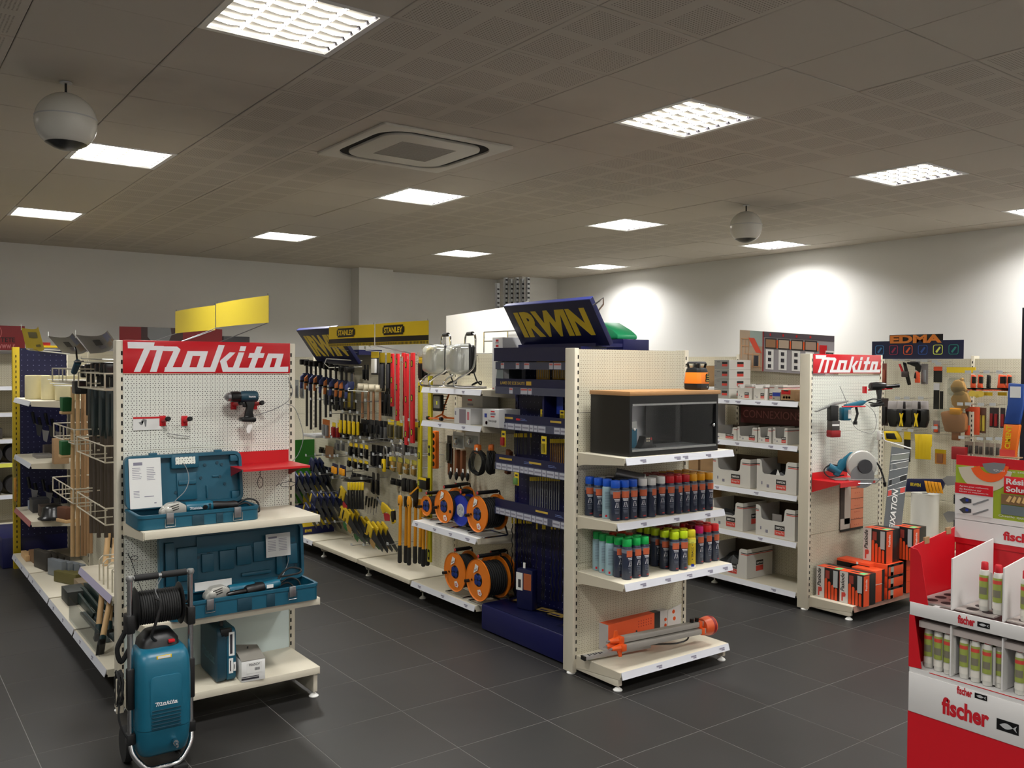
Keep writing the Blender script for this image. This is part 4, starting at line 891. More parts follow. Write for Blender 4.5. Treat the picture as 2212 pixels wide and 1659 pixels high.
# ------------------------------------------------------------ middle row: navy display bay
t=thing('drill_bit_display','navy tiered display of drill bits and saw blades beneath the large navy sign','display',(4.11,5.46,0),RZ)
# local x: 0..1.0 (toward the camera), local y negative = toward the aisle
bx('plinth',navy,t,0.0,1.03,-0.34,0.0,0.01,0.20,bev=0.012); bx('plinth_top',navyd,t,0.01,1.02,-0.33,-0.005,0.20,0.204)
bx('canopy',navy,t,0,1.0,-0.23,0,2.10,2.135); bx('canopy_front',navyd,t,0,1.0,-0.235,-0.23,2.035,2.135)
bx('partition',navy,t,0.525,0.545,-0.18,0,1.62,1.85)
navytext=M('display_gold_print',(190,160,60),0.5)
for k,(zt,words) in enumerate(((2.035,None),(1.85,'LAMES DE SCIE SAUTE'),(1.585,None),(1.275,None),(0.935,None))):
    if k: bx('rail_strip',navyd,t,0,1.0,-0.215,-0.20,zt-0.005,zt+0.055)
    bx('label_holder',M('label_holder',(70,74,96),0.2),t,0,1.0,-0.22,-0.214,zt-0.06,zt-0.005)
    if k: bx('shelf_board',navy,t,0,1.0,-0.20,0,zt-0.005,zt+0.005)
    x=0.02
    rnd=random.Random(k*5+1)
    while x<0.95:
        w_=rnd.choice((0.05,0.07,0.09))
        if rnd.random()<(0.55 if k<2 else 0.85):
            o=bx('price_label',M('label_white',(176,178,190),0.5),t,x,x+w_-0.008,-0.2215,-0.22,zt-0.055,zt-0.012)
            if k<2: bx('label_print',M('label_red',(190,90,84),0.5),o,x+0.004,x+w_-0.012,-0.222,-0.2214,zt-0.028,zt-0.016)
            else: bx('label_print',greyprint,o,x+0.006,x+w_-0.016,-0.222,-0.2214,zt-0.04,zt-0.028)
        x+=w_
text('LAMES DE SCIE SAUTE',navytext,t,(0.06,-0.2155,1.862),XU,ZU,0.30,0.022,bold=0.01); bx('badge',M('badge_gold',(200,160,50),0.5),t,0.38,0.44,-0.2165,-0.2155,1.860,1.888)
for (x,z,w_,c) in ((0.1,2.06,.10,navytext),(0.72,2.06,.12,navytext),(0.06,1.605,.16,navytext),(0.26,1.60,.05,red),(0.66,1.605,.12,navytext),(0.82,1.6,.05,white),(0.05,1.295,.16,navytext),(0.42,1.295,.14,navytext),(0.5,0.955,.14,navytext)): bx('rail_print',c,t,x,x+w_,-0.2162,-0.215,z,z+0.014)
for (x,z) in ((0.3,2.06),(0.3,1.6),(0.36,1.29),(0.64,1.29),(0.72,0.952),(0.86,1.6)):
    for r in range(2): bx('rail_print',M('print_blue',(110,130,190),0.5),t,x,x+0.09-0.02*r,-0.2162,-0.215,z+r*0.01,z+r*0.01+0.003)
def dpos(px,py,X=4.0): return Xp(px,py,X)
# blister cards of saw blades on the upper tier, bits below
bladecard=M('blade_card',(204,160,70),0.55)
def blades(px0,px1,y0,y1,n,lb,X=4.02,m=steel):
    a=dpos(px0,y0,X); b_=dpos(px1,y1,X); w_=abs(a.y-b_.y); h_=a.z-b_.z
    t=thing('blade_pack',lb,'blade pack',(X,a.y,b_.z),RZ,'saw blade packs on the navy display')
    bx('card',bladecard,t,0,w_,0,0.004,0,h_)
    for k in range(n):
        x=w_*(k+0.5)/n; bx('blade',m,t,x-0.003,x+0.003,-0.004,0,0.01,h_*0.62,bev=0)
blades(1159,1187,778,820,6,'leftmost tall amber blade pack on the top tier of the navy display'); blades(1194,1210,778,820,3,'narrow amber blade pack in the middle of the top tier'); blades(1211,1227,778,820,4,'amber blade pack beside the cream post, top tier')
def ypack(px,py,w_,h_,lb,X=4.0,c=yell2,c2=None,grp='small yellow packs on the navy display'):
    p=dpos(px,py,X); t=thing('blister_pack',lb,'pack',(X,p.y,p.z-h_),RZ,grp)
    bx('card',c,t,0,w_,-0.003,0.001,0,h_); bx('blister',c2 or clear,t,w_*.12,w_*.88,-0.022,-0.003,h_*.08,h_*.6,bev=0.004); bx('header_print',darkprint,t,w_*.2,w_*.8,-0.0036,-0.003,h_*.72,h_*.86)
    return t
ypack(1168,884,0.10,0.085,'yellow hole-saw pack left of centre, second tier of the navy display'); ypack(1210,886,0.05,0.08,'yellow pack near the cream post, second tier'); 
t=bx('hanging_strip',blue,None,4.0,4.004,4.79,4.86,1.66,1.84); tag(t,'plain blue hanging strip on the second tier of the navy display','strip')
for (px,py,w_,h_,lb,c2) in ((1084,930,.05,.12,'red and yellow boxed blade at the left edge of the third tier',redd),(1170,942,.055,.125,'pale yellow boxed blade in the middle of the third tier',None),(1112,1020,.05,.095,'green and yellow boxed bits under the fourth rail',M('pk_green',(90,130,70),.5)),(1092,925,.0,.0,'',None)):
    if w_: ypack(px,py,w_,h_,lb,3.8885,yell2,c2)
def bitrow(xs,py,h_,tipc,lbl,X=4.02,shaft=dgrey,hd=yell2,spiral=False,grp=None,hh=0.03):
    root=None
    for i,px in enumerate(xs):
        p=dpos(px,py,X)
        if root is None:
            root=thing('drill_bit',lbl+', first of its row','drill bit',(X,p.y,p.z),RZ,grp)
            bx('header_card',hd,root,-0.009,0.009,-0.002,0.001,-hh,0); 
            if spiral:
                pts=[(0.004*math.cos(k*1.2),0.004*math.sin(k*1.2)-0.002,-hh-0.004-(h_-hh)*k/26) for k in range(27)]
                B().tube(pts,0.0045,5).build('bit',shaft,root)
            else: B().cyl((0,-0.002,-hh),(0,-0.002,-h_),0.0042,n=8).build('bit',shaft,root)
        else: dup(root,(X,p.y,p.z),RZ,lbl+', %s of its row'%ORD[i])
bitrow([1112,1116,1121,1125,1128,1134,1137,1147],936,.16,None,'short bit on a yellow header, left half of the third tier',4.02,dgrey,yell2,False,'short bits hanging in the left half of the third tier')
bitrow([1190,1194,1198,1202,1206,1210,1214,1218,1222,1226],948,.20,None,'bit on a yellow header near the cream post, third tier',4.02,M('bit_amber',(150,110,50),.5),yell2,False,'bits hanging in the right half of the third tier')
bitrow([1146,1150,1154,1158,1163,1168,1173,1178,1183,1188,1193,1198,1203,1208],1030,.24,None,'masonry bit on a yellow header, fourth tier of the navy display',4.02,grey,yell2,False,'masonry bits hanging on the fourth tier')
bitrow([1107,1114,1121,1125,1132,1138,1143,1147],1118,.42,None,'long black spiral bit, left part of the lowest tier',4.02,blacks,yell2,True,'long spiral bits on the left of the lowest tier',.045)
bitrow([1160,1173,1177,1192,1199,1208,1216,1224],1130,.56,None,'very long spiral bit near the cream post, lowest tier',4.03,blacks,yell2,True,'very long spiral bits on the right of the lowest tier',.045)
# flat clear packs lying on the plinth
for i,(px,py,lb) in enumerate(((1090,1298,'clear pack with gold card lying at the left of the navy plinth'),(1140,1318,'clear pack with gold card lying in the middle of the navy plinth'),(1165,1330,'clear pack stacked partly on the middle one, navy plinth'),(1195,1352,'clear pack at the near end of the navy plinth'))):
    p=Zp(px,py,0.206); t=thing('clear_pack',lb,'pack',(p.x+0.08,p.y,0.2065+0.008*(i==2)),RZ+random.uniform(-.3,.3)); bx('tray',clear,t,0,0.2,-0.07,0.07,0,0.006); bx('card',M('gold_card',(150,124,60),.6),t,0.03,0.17,-0.04,0.03,0.006,0.0075); bx('print',navy,t,0.05,0.13,-0.03,-0.01,0.0075,0.008)
# black cased pack leaning on the plinth
p=Xp(1122,1285,3.93); p=Vector((3.93,p.y,.206)); t=thing('cased_set','dark blue cased set with white and orange label, standing on the navy plinth','case',(3.90,p.y,0.206),RZ+0.25)
bx('case',navyd,t,0,0.15,0,0.07,0,0.30,bev=0.012); bx('white_label',paper,t,0.0,0.06,-0.002,0,0.14,0.27); bx('picture',darkprint,t,0.02,0.045,-0.003,-0.002,0.16,0.22); bx('orange_label',M('pic_orange',(170,90,50),.5),t,0.07,0.14,-0.002,0,0.15,0.27); bx('hang_tab',white,t,0.04,0.06,0.03,0.034,0.30,0.34)
# ------------------------------------------------ tilted navy signs with slanted yellow lettering
letter_y=M('letter_yellow',(206,178,40),0.45)
def navysign(tl,bl,tr,br,lb,dx=0.0):
    t=thing('tilted_sign',lb,'sign',tl); o=Vector(tl); P=[Vector(q)-o for q in (tl,bl,br,tr)]
    n=(P[2]-P[0]).cross(P[3]-P[1]).normalized()
    if n.x>0: n=-n
    b=B(); b.add([p for p in P]+[p-n*0.035 for p in P],[(0,1,2,3),(7,6,5,4),(0,4,5,1),(1,5,6,2),(2,6,7,3),(3,7,4,0)]); b.build('panel',navyd,t,bev=0.002)
    b=B(); b.add([P[0]+n*.001,P[3]+n*.001,P[3]-n*0.036,P[0]-n*0.036,P[0]+Vector((0,0,.004)),P[3]+Vector((0,0,.004)),P[3]-n*0.036+Vector((0,0,.004)),P[0]-n*.036+Vector((0,0,.004))],[(0,1,2,3),(4,5,6,7),(0,1,5,4),(2,3,7,6),(0,3,7,4),(1,2,6,5)]); b.build('top_edge',M('navy_edge',(60,70,150),0.4),t)
    u=(P[3]-P[0]); v=(P[0]-P[1]); 
    text('IRWIN',letter_y,t,P[1]+u*0.085+v*0.24+n*0.0015,u.normalized(),v.normalized(),u.length*0.82,v.length*0.60,bold=0.055)
    return t
navysign((3.845,5.30,2.44),(4.03,5.30,2.14),(3.845,4.34,2.44),(4.03,4.34,2.14),'large tilted navy sign lettered in yellow above the navy display')
navysign((3.76,8.95,2.36),(4.02,8.95,2.00),(3.76,7.99,2.36),(4.02,7.99,2.00),'farther tilted navy sign lettered in yellow, partly behind the yellow band')
t=tag(B().box(4.0,4.25,4.45,5.32,2.137,2.16).build('base_board',navy),'low navy base board under the large tilted navy sign','board')
t=tag(B().box(4.02,4.28,8.0,8.97,2.10,2.15).build('base_board',navy),'navy base board under the farther tilted navy sign','board')
t=thing('sign_bracket','small square metal bracket at the right end of the large tilted sign','bracket',(3.88,4.30,2.40)); B().tube([(0,0.05,0),(0,-0.02,0.03),(0.03,-0.02,0.05),(0.05,0.0,0.01),(0.05,0.05,-0.03)],0.006,4).build('loop',steel,t)
# green and navy boxes behind the sign, top of the bay
t=thing('plastic_crate','green plastic crate on top of the row behind the large navy sign','crate',(4.40,4.90,2.20),RZ); 
B().xz([(0,0),(0.24,0),(0.24,0.03),(0.18,0.07),(0.05,0.13),(0,0.12)],0,0.2).build('crate',M('crate_green',(30,140,90),.4),t,bev=0.01)
t=tag(B().box(4.40,4.66,4.60,4.95,2.112,2.198).build('storage_box',navy,bev=0.004),'navy box on top of the row right of the green crate','box')
# ---------------------------------------------- shelf bay with lights and reels
def halogen(px,py,lb,X=3.98):
    p=Xp(px,py,X); p=Vector((X,p.y,1.816)); t=thing('work_light',lb,'work light',p,RZ-0.25,'halogen work lights on the top shelf')
    # stand: bent chrome tube, lamp faces the aisle left
    for s in (-1,1): B().tube(catmull([(s*0.13,0.14,0.009),(s*0.13,-0.10,0.009),(s*0.13,-0.14,0.035),(s*0.13,-0.10,0.08),(s*0.13,0.0,0.14),(s*0.13,0.035,0.20),(s*0.13,0.045,0.35),(s*0.12,0.045,0.415),(s*0.09,0.045,0.44),(0,0.045,0.445)],4),0.009,8).build('frame_tube',chrome,t)
    B().tube([(-0.10,0.14,0.008),(0.10,0.14,0.008)],0.008,8).build('cross_tube',chrome,t)
    B().cyl((-0.06,0.045,0.445),(0.06,0.045,0.445),0.017,n=10).build('grip',rubber,t)
    B().xz(rrect(0.235,0.26,0.04,4,0,0.235),-0.005,0.014).build('housing_rim',black,t,bev=0.004)
    loft([(0,rrect(0.17,0.18,0.03,4,0,0)),(0.04,rrect(0.16,0.17,0.03,4)),(0.09,rrect(0.10,0.11,0.02,4))],'x_',black,t) if False else None
    B().xz(rrect(0.205,0.23,0.035,4,0,0.235),0.012,0.07).build('housing',black,t,bev=0.02)
    vs=[];fs=[];P0=rrect(0.225,0.25,0.04,4,0,0.235)
    b=B(); pts=[]
    for (s_,y) in ((1.0,-0.005),(1.0,-0.07),(0.93,-0.115),(0.75,-0.14),(0.3,-0.15)):
        pts.append([(x*s_,y,0.235+(z-0.235)*s_) for x,z in P0])
    n_=len(P0)
    for ring_ in pts: vs+=ring_
    for i in range(len(pts)-1):
        for k in range(n_): fs.append((i*n_+k,i*n_+(k+1)%n_,(i+1)*n_+(k+1)%n_,(i+1)*n_+k))
    fs.append(tuple(range((len(pts)-1)*n_,len(pts)*n_)))
    B().add(vs,fs).build('glass_dome',M('frosted_glass',(196,198,192),0.12,0.35),t,smooth=50)
    B().cyl((-0.04,-0.03,0.235),(0.04,-0.03,0.235),0.006,n=8).build('halogen_tube',white,t)
    B().tube(catmull([(0.0,0.07,0.15),(0.04,0.09,0.06),(0.09,0.10,0.03),(0.13,0.06,0.05),(0.10,0.03,0.03),(0.04,0.06,0.03),(0.08,0.11,0.055),(0.14,0.09,0.03)],5),0.006,6).build('power_cable',rubber,t)
    return t
halogen(952,828,'frosted work light on the top shelf, the one further left'); halogen(1004,829,'frosted work light on the top shelf, the one beside the white carton')
def pbox(name,lb,loc,rz,w_,d_,h_,mat,prints=(),cat='box',grp=None):
    t=thing(name,lb,cat,loc,rz,grp); bx('box',mat,t,0,w_,0,d_,0,h_,bev=0.002)
    for (x0,x1,z0,z1,m_) in prints: bx('print',m_,t,w_*x0,w_*x1,-0.0012,0,h_*z0,h_*z1)
    return t
cw=M('carton_white',(206,206,208),0.55)
p=Xp(1063,835,3.90); t=pbox('carton','tall white carton with a picture of a work light, top shelf',(3.90,p.y,1.816),RZ,0.135,0.22,0.40,cw,((.35,.6,.92,.96,red),(.35,.6,.82,.86,red),(.3,.62,.89,.905,greyprint),(.2,.85,.74,.77,greyprint),(.3,.6,.69,.71,greyprint),(.06,.16,.02,.04,red)))
B().xz([(0.05,0.06),(0.075,0.05),(0.12,0.06),(0.15,0.05),(0.145,0.20),(0.13,0.24),(0.09,0.255),(0.075,0.22)],-0.0018,-0.0012).build('picture',M('pic_grey',(120,130,134),.5),t)
bx('side_picture',M('pic_dark',(60,64,70),.5),t,0.1362,0.137,0.06,0.18,0.05,0.2)
# second shelf
p=Xp(945,915,3.90); t=thing('flood_light','small square black floodlight on an orange stand, second shelf','flood light',(3.92,p.y,1.536),RZ+0.1)
B().xz(rrect(0.115,0.14,0.01,2,0,0.15),-0.03,0.0).build('bezel',black,t,bev=0.003); B().xz(rrect(0.085,0.10,0.004,2,0,0.155),-0.032,-0.03).build('glass',M('flood_glass',(150,150,146),0.1,0.5),t)
bx('led_chip',M('led_chip',(226,226,60),.4),t,-0.004,0.012,-0.0335,-0.032,0.135,0.165); 
for k in range(6): bx('fin',black,t,-0.05,0.05,0.0,0.04,0.09+k*0.022,0.094+k*0.022)
B().tube([(-0.08,-0.06,0.02),(0.10,-0.06,0.02)],0.008,6).build('stand_tube',orange,t); B().tube([(-0.08,0.08,0.02),(0.10,0.08,0.02)],0.008,6).build('stand_tube',orange,t); B().tube([(0,-0.06,0.02),(0.0,0.02,0.05),(0,0.08,0.02)],0.008,6).build('stand_tube',orange,t)
B().tube([(0,0.03,0.05),(0,0.05,0.12),(0.03,0.09,0.25)],0.008,6).build('stand_tube',orange,t)
for x in (-0.08,0.10): B().cyl((x-0.01,-0.06,0.02),(x+0.012,-0.06,0.02),0.0165,n=10).build('rubber_end',rubber,t)
p=Xp(981,921,3.84); t=pbox('carton','long white carton with pictures and red badges on the second shelf',(3.84,p.y,1.536),RZ,0.235,0.22,0.125,cw,((.32,.72,.05,.95,M('photo_dim',(130,120,130),.5)),(.8,.92,.3,.8,M('badge_pink',(200,120,130),.5)),(.05,.12,.55,.8,greyprint)))
p=Xp(1042,926,3.84); t=pbox('carton','white carton with blue and red badges at the right of the second shelf',(3.84,p.y,1.536),RZ,0.215,0.20,0.135,cw,((.52,.75,.84,.92,red),(.5,.8,.68,.8,greyprint),(.52,.75,.56,.63,red)))
text('Power Jet-Light',darkprint,t,(0.085,-0.0018,0.035),XU,ZU,0.105,0.022); B().lathe([(0.001,0),(0.014,0)],14,(0.055,-0.002,0.03),(0,-1,0)).build('round_badge',M('badge_red',(200,80,80),.5),t); bx('blue_badge',blue,t,0.03,0.06,-0.002,-0.001,0.07,0.1)
pbox('carton','dim white carton at the back of the second shelf',(4.02,6.12,1.536),RZ,0.30,0.16,0.22,M('carton_dim',(190,188,186),.6),((.3,.5,.8,.86,red),(.28,.55,.62,.7,greyprint),(.1,.8,.45,.5,greyprint)))
# hanging goods between the second shelf and the reels
def hook(a,b_,r=0.003): return B().tube([a,b_],r,5)
p=Xp(945,930,4.10)
t=thing('socket_strip','orange power strip with five black sockets hanging under the second shelf','power strip',(4.08,p.y,p.z),RZ)
bx('body',orange,t,0,0.062,-0.04,0.0,-0.33,0.0,bev=0.006)
for k in range(5): B().cyl((0.031,-0.041,-0.04-0.062*k),(0.031,-0.036,-0.04-0.062*k),0.022,n=14).build('socket',blacks,t)
def blister(px0,py0,px1,py1,X,lb,name='blister_pack',c=cw,c2=None,grp=None,item=None,cat='pack'):
    a=Xp(px0,py0,X); b_=Xp(px1,py1,X); w_=a.y-b_.y; h_=a.z-b_.z
    t=thing(name,lb,cat,(X,a.y,b_.z),RZ,grp); bx('card',c,t,0,w_,0,0.002,0,h_)
    if c2: bx('header',c2,t,0,w_,-0.0012,0,h_*.78,h_)
    if item=='lamp': B().lathe([(0.002,0),(0.02,0.0),(0.026,0.02),(0.012,0.05)],12,(w_*.45,-0.02,h_*.3),(0.4,-0.3,0.8)).build('fitting',chrome,t)
    elif item=='dark': bx('tool',black,t,w_*.2,w_*.8,-0.02,0,h_*.1,h_*.72,bev=0.004)
    elif item=='yel': bx('tool',yellow,t,w_*.2,w_*.8,-0.02,0,h_*.1,h_*.72,bev=0.004)
    elif item: bx('tool',item,t,w_*.15,w_*.85,-0.022,0,h_*.08,h_*.74,bev=0.004)
    bx('bubble',clear,t,w_*.08,w_*.92,-0.03,-0.0005,h_*.05,h_*.80,bev=0.006)
    return t
blister(979,932,1003,970,4.05,'white blister card with chrome fitting, left of a pair under the second shelf',item='lamp'); blister(1005,932,1036,970,4.03,'white blister card with chrome fitting, right of a pair under the second shelf',item='lamp')
blister(966,940,976,1002,4.08,'narrow dark blister card right of the orange power strip',c=dgrey,item='dark'); 
for k,(px,py) in enumerate(((975,975),(990,978),(1002,980))):
    p=Xp(px,py,4.12); tag(bx('socket_strip',M('brown_strip',(120,70,40),.5),None,4.08,4.12,p.y-0.035,p.y,p.z-0.20,p.z+0.03,bev=0.004),'brown power strip hanging behind the cable reels, %s of three'%('left','middle','right')[k],'power strip')
for k,(px,py) in enumerate(((962,1016),(975,1018),(988,1019),(999,1020))):
    p=Xp(px,py,4.0); t=thing('plug_adapter','black plug with white card, %s in the row above the reels'%('first','second','third','fourth')[k],'plug',(4.05,p.y,p.z),RZ); B().lathe([(0.006,0),(0.014,0.02),(0.018,0.05),(0.01,0.07)],10,(0,0,-0.08)).build('plug',black,t); bx('card',paper,t,-0.012,0.012,0.004,0.006,-0.05,0.02)
def coil(px,py,r,lb,X=3.98,rz=0.0,plugc=orange):
    p=Xp(px,py,X); t=thing('cable_coil',lb,'cable',(X,p.y,p.z),RZ+rz)
    b=B()
    for k in range(7):
        o=0.007*(k-3); rr=r*(1-0.03*abs(k-3)); b.tube([(rr*math.cos(a),o+0.006*math.sin(3*a+k),-r+rr*math.sin(a)) for a in [i*2*PI/26 for i in range(26)]],0.0065,5,closed=True)
    for k in range(3):
        rr=r*0.86; b.tube([(rr*math.cos(a),0.012*(k-1),-r+rr*math.sin(a)) for a in [i*2*PI/26 for i in range(26)]],0.0065,5,closed=True)
    b.build('cable',rubber,t); bx('plug',plugc,t,-0.03,0.03,-0.02,0.02,-0.03,0.045,bev=0.012); bx('plug_label',paper,t,0.005,0.028,-0.0215,-0.02,-0.02,0.02)
    B().lathe([(0.01,0),(0.03,-0.03),(r*1.08,-r),(r*0.9,-2.1*r)],12,(0,0,0.05),(0,0,1),sy=0.35).build('plastic_bag',clear,t)
coil(1032,972,0.10,'black cable coil with orange plug, left one under the second shelf',3.95); coil(1061,972,0.095,'black cable coil with orange plug, right one under the second shelf',3.98,-0.8)
p=Xp(1092,970,4.05); t=tag(B().prism([(0,0),(0.05,-.02),(0.04,-0.12),(0.02,-0.2),(-0.02,-0.19),(0,-0.1)],(4.05,p.y,p.z),(0,-1,0),(0,0,1),(1,0,0),0,0.04).build('plug_block',M('brownish',(120,70,40),.5),bev=0.006),'brown connector hanging by the navy display','connector')
# ---- cable reels
reelorange=M('reel_orange',(228,124,30),0.4)
def reel(loc,lb,r=0.135,w_=0.13,face=None,sock='blue',yaw=0.0,label=True,handle=True):
    t=thing('cable_reel',lb,'cable reel',loc,RZ+yaw); z=r+0.035; fc=face or reelorange
    # axis along local y (toward aisle); front disc at y=-w/2
    B().lathe([(0.058,0),(r-0.008,0),(r,-0.006),(r,0.004),(r-0.008,0.006),(0.058,0.006)],36,(0,-w_/2,z),(0,1,0)).build('front_disc',fc,t,smooth=35)
    B().lathe([(0.03,0),(r-0.008,0),(r,-0.005),(r,0.005),(r-0.008,0.006),(0.03,0.006)],32,(0,w_/2,z),(0,1,0)).build('rear_disc',reelorange if face is None else fc,t,smooth=35)
    b=B(); 
    for k in range(9):
        y=-w_/2+0.016+(w_-0.03)*k/8; rr=r*0.80+0.002*(k%2); b.tube([(rr*math.cos(a),y,z+rr*math.sin(a)) for a in [i*2*PI/26 for i in range(26)]],0.0075,5,closed=True)
    b.lathe([(r*0.78,-w_/2+0.008),(r*0.78,w_/2-0.004)],26,(0,0,z),(0,1,0)); b.build('cable',rubber,t)
    sm=M('socket_blue',(24,50,120),0.4) if sock=='blue' else M('socket_white',(190,194,200),.4)
    hub=B().lathe([(0.001,-0.004),(0.05,-0.004),(0.058,0.006)],26,(0,-w_/2,z),(0,1,0)).build('socket_hub',blacks if sock=='blue' else sm,t)
    for (x,dz) in ((-.021,.021),(.021,.021),(-.021,-.021),(.021,-.021)):
        o=B().lathe([(0.001,-0.009),(0.019,-0.009),(0.021,-0.003)],14,(x,-w_/2,z+dz),(0,1,0)).build('socket',sm if sock=='blue' else M('socket_grey',(170,174,180),.4),hub)
    if label:
        B().prism([(-.055,.045),(-.0,.075),(.01,.11),(-.03,.12)],(0,-w_/2-0.0068,z),XU,ZU,YU,-.0006,0.0).build('white_sticker',paper,t)
        q=math.radians(30)
        text('40 m',darkprint,t,(-0.038,-w_/2-0.0078,z+0.062),(math.cos(q),0,math.sin(q)),(-math.sin(q),0,math.cos(q)),0.04,0.014,bold=0.02)
        B().prism([(-.0,-.075),(.035,-.065),(.06,-.095),(.045,-.115),(.01,-.11)],(0,-w_/2-0.0068,z),XU,ZU,YU,-.0006,0.0).build('white_sticker',paper,t)
        for k in range(2): B().prism([(.018,-.085-.012*k),(.042,-.085-.012*k),(.042,-.091-.012*k),(.018,-.091-.012*k)],(0,-w_/2-0.0078,z),XU,ZU,YU,-.0006,0).build('red_print',red,t)
        B().lathe([(0.001,0),(0.009,0)],12,(-0.078,-w_/2-0.0072,z-0.01),(0,-1,0)).build('round_badge',red,t)
        bx('thermal_cutout',orangef,t,-0.005,0.03,-w_/2-0.012,-w_/2,z+0.06,z+0.085,bev=0.004) if False else None
    B().cyl((-r*.72,-w_/2-.01,z-r*.15),(-r*.72,-w_/2-0.045,z-r*.15),0.013,n=10).build('winding_knob',black,t)
    fr=B()
    for y in (-w_/2+0.0,w_/2+0.02): fr.tube(catmull([(-r*0.85,y,0.008),(r*0.75,y,0.008)],2),0.007,6)
    fr.tube([(-r*0.85,-w_/2,0.008),(-r*0.85,w_/2+.02,0.008)],0.007,6); fr.tube([(r*0.75,-w_/2,0.008),(r*0.75,w_/2+.02,0.008)],0.007,6)
    fr.build('floor_frame',chrome,t)
    st=B(); st.tube([(r*0.75,w_/2+0.025,0.008),(r*0.1,w_/2+0.025,z),(0,w_/2+.025,2*r+0.02),(0,w_/2+.02,2*r+0.055),(0,-w_/2-0.0,2*r+0.055)],0.008,6); st.build('carry_frame',black,t)
    B().cyl((0,-w_/2,2*r+0.057),(0,w_/2,2*r+0.057),0.015,n=10).build('carry_grip',black,t)
    B().lathe([(0.001,0),(0.013,0),(0.011,0.003)],12,(0,-w_/2-.001,2*r+0.057),(0,-1,0)).build('grip_badge',M('badge_red2',(190,60,60),.5),t)
    return t
zs=0.682; zb=0.167
def rl(px,py,r,w_,z,lb,X=3.85,**k):
    p=Xp(px,py,X); reel((X+w_/2,p.y,z),lb,r,w_,**k)
rl(921,1094,0.085,0.12,zs,'small double orange reel with blue sockets at the left end of the reel shelf',3.88,label=False)
rl(959,1087,0.136,0.14,zs,'orange cable reel marked 40 m, second on the reel shelf',3.82)
rl(995,1099,0.124,0.09,zs,'blue-faced cable reel between the orange ones on the reel shelf',3.86,face=M('reel_blue',(30,54,170),0.4),sock='white',label=False)
rl(1031,1107,0.140,0.19,zs,'orange cable reel marked 40 m with black cable showing, right end of the reel shelf',3.82)
rl(985,1078,0.13,0.12,zs,'orange reel half hidden at the back left of the reel shelf',4.02,label=False)
rl(983,1229,0.155,0.14,zb,'orange cable reel marked 40 m standing on the base shelf, left one',3.80)
rl(1033,1246,0.160,0.19,zb,'orange cable reel marked 40 m on the base shelf, nearest the navy plinth',3.79)
rl(1060,1238,0.150,0.14,zb,'orange reel on the base shelf behind the nearer one',4.0,label=False)
# ---------------------------------------------- yellow banded signs and blank yellow signs
def cardsign(y0,y1,X,z0,z1,lb,logo=True,bow=0.03,name='hanging_sign',reach=0.50):
    t=thing(name,lb,'sign',(X,y0,0)); n_=8; L=y0-y1
    def P(f,z): return (-bow*math.sin(PI*f)*1.0,-L*f,z)
    def strip(za,zb_,mat,nm,off=0.0,f0=0,f1=1):
        b=B(); vs=[]
        for i in range(n_+1):
            f=f0+(f1-f0)*i/n_; x,y,_=P(f,0); vs+=[(x-off,y,za),(x-off,y,zb_),(x-off+0.0012,y,za),(x-off+0.0012,y,zb_)]
        fs=[]
        for i in range(n_): a=4*i; c=a+4; fs+=[(a,c,c+1,a+1),(a+3,c+3,c+2,a+2),(a+1,c+1,c+3,a+3),(a+2,c+2,c,a)]
        return b.add(vs,fs).build(nm,mat,t)
    strip(z0,z1,yellow if logo else M('sign_yellow_plain',(206,184,52),0.5),'sign_card')
    if logo:
        strip(z0+0.028,z0+0.072,blacks,'black_band',0.0015)
        b=B(); 
        for k in range(46):
            f=(k+0.2)/46; f2=(k+0.75)/46; x,y,_=P(f,0); x2,y2,_=P(f2,0); b.add([(x-0.0016,y,z0+0.002),(x2-0.0016,y2,z0+0.002),(x2-0.0016,y2,z0+0.024),(x-0.0016,y,z0+0.024)],[(0,1,2,3)])
        b.build('scale_tick',blacks,t,kind='stuff',smooth=False)
        fc=0.42 if logo is True else logo; hw=0.19; o=-bow-0.003
        yy=-L*fc; zc=(z0+0.072+z1)/2-0.004
        B().prism([(-hw,-.026),(-hw+.02,-.026),(-hw+.02,-.042),(hw-.02,-.042),(hw-.02,-.026),(hw,-.026),(hw,.026),(hw-.02,.026),(hw-.02,.042),(-hw+.02,.042),(-hw+.02,.026),(-hw,.026)],(o,yy,zc),(0,-1,0),(0,0,1),(1,0,0),0,0.001).build('logo_plate',blacks,t)
        text('STANLEY',yellow,t,(o-0.0006,yy+hw*.86,zc-0.025),(0,-1,0),ZU,hw*1.72,0.05,bold=0.03)
    for f in (0.02,0.98): x,y,_=P(f,0); B().tube([(x+0.004,y,z1+0.015),(x+0.004,y,z0),(x+reach,y,2.085)],0.003,5).build('wire_support',steel,t)
    return t
cardsign(8.05,7.10,3.72,2.175,2.365,'farther half of the black-banded yellow sign above the hanging tools',0.46)
cardsign(7.08,6.16,3.72,2.175,2.365,'nearer half of the black-banded yellow sign above the hanging tools',0.42)
def blank(a,b_,X,za,zb_,lb,h_):
    y0=a; y1=b_; return cardsign(y0,y1,X,za,zb_,lb,False,0.02,reach=-0.46)
blank(7.86,6.80,2.20,2.262,2.452,'plain yellow hanging sign, the farther of two above the left row',0)
blank(6.78,5.70,2.20,2.28,2.462,'plain yellow hanging sign, the nearer of two above the left row',0)
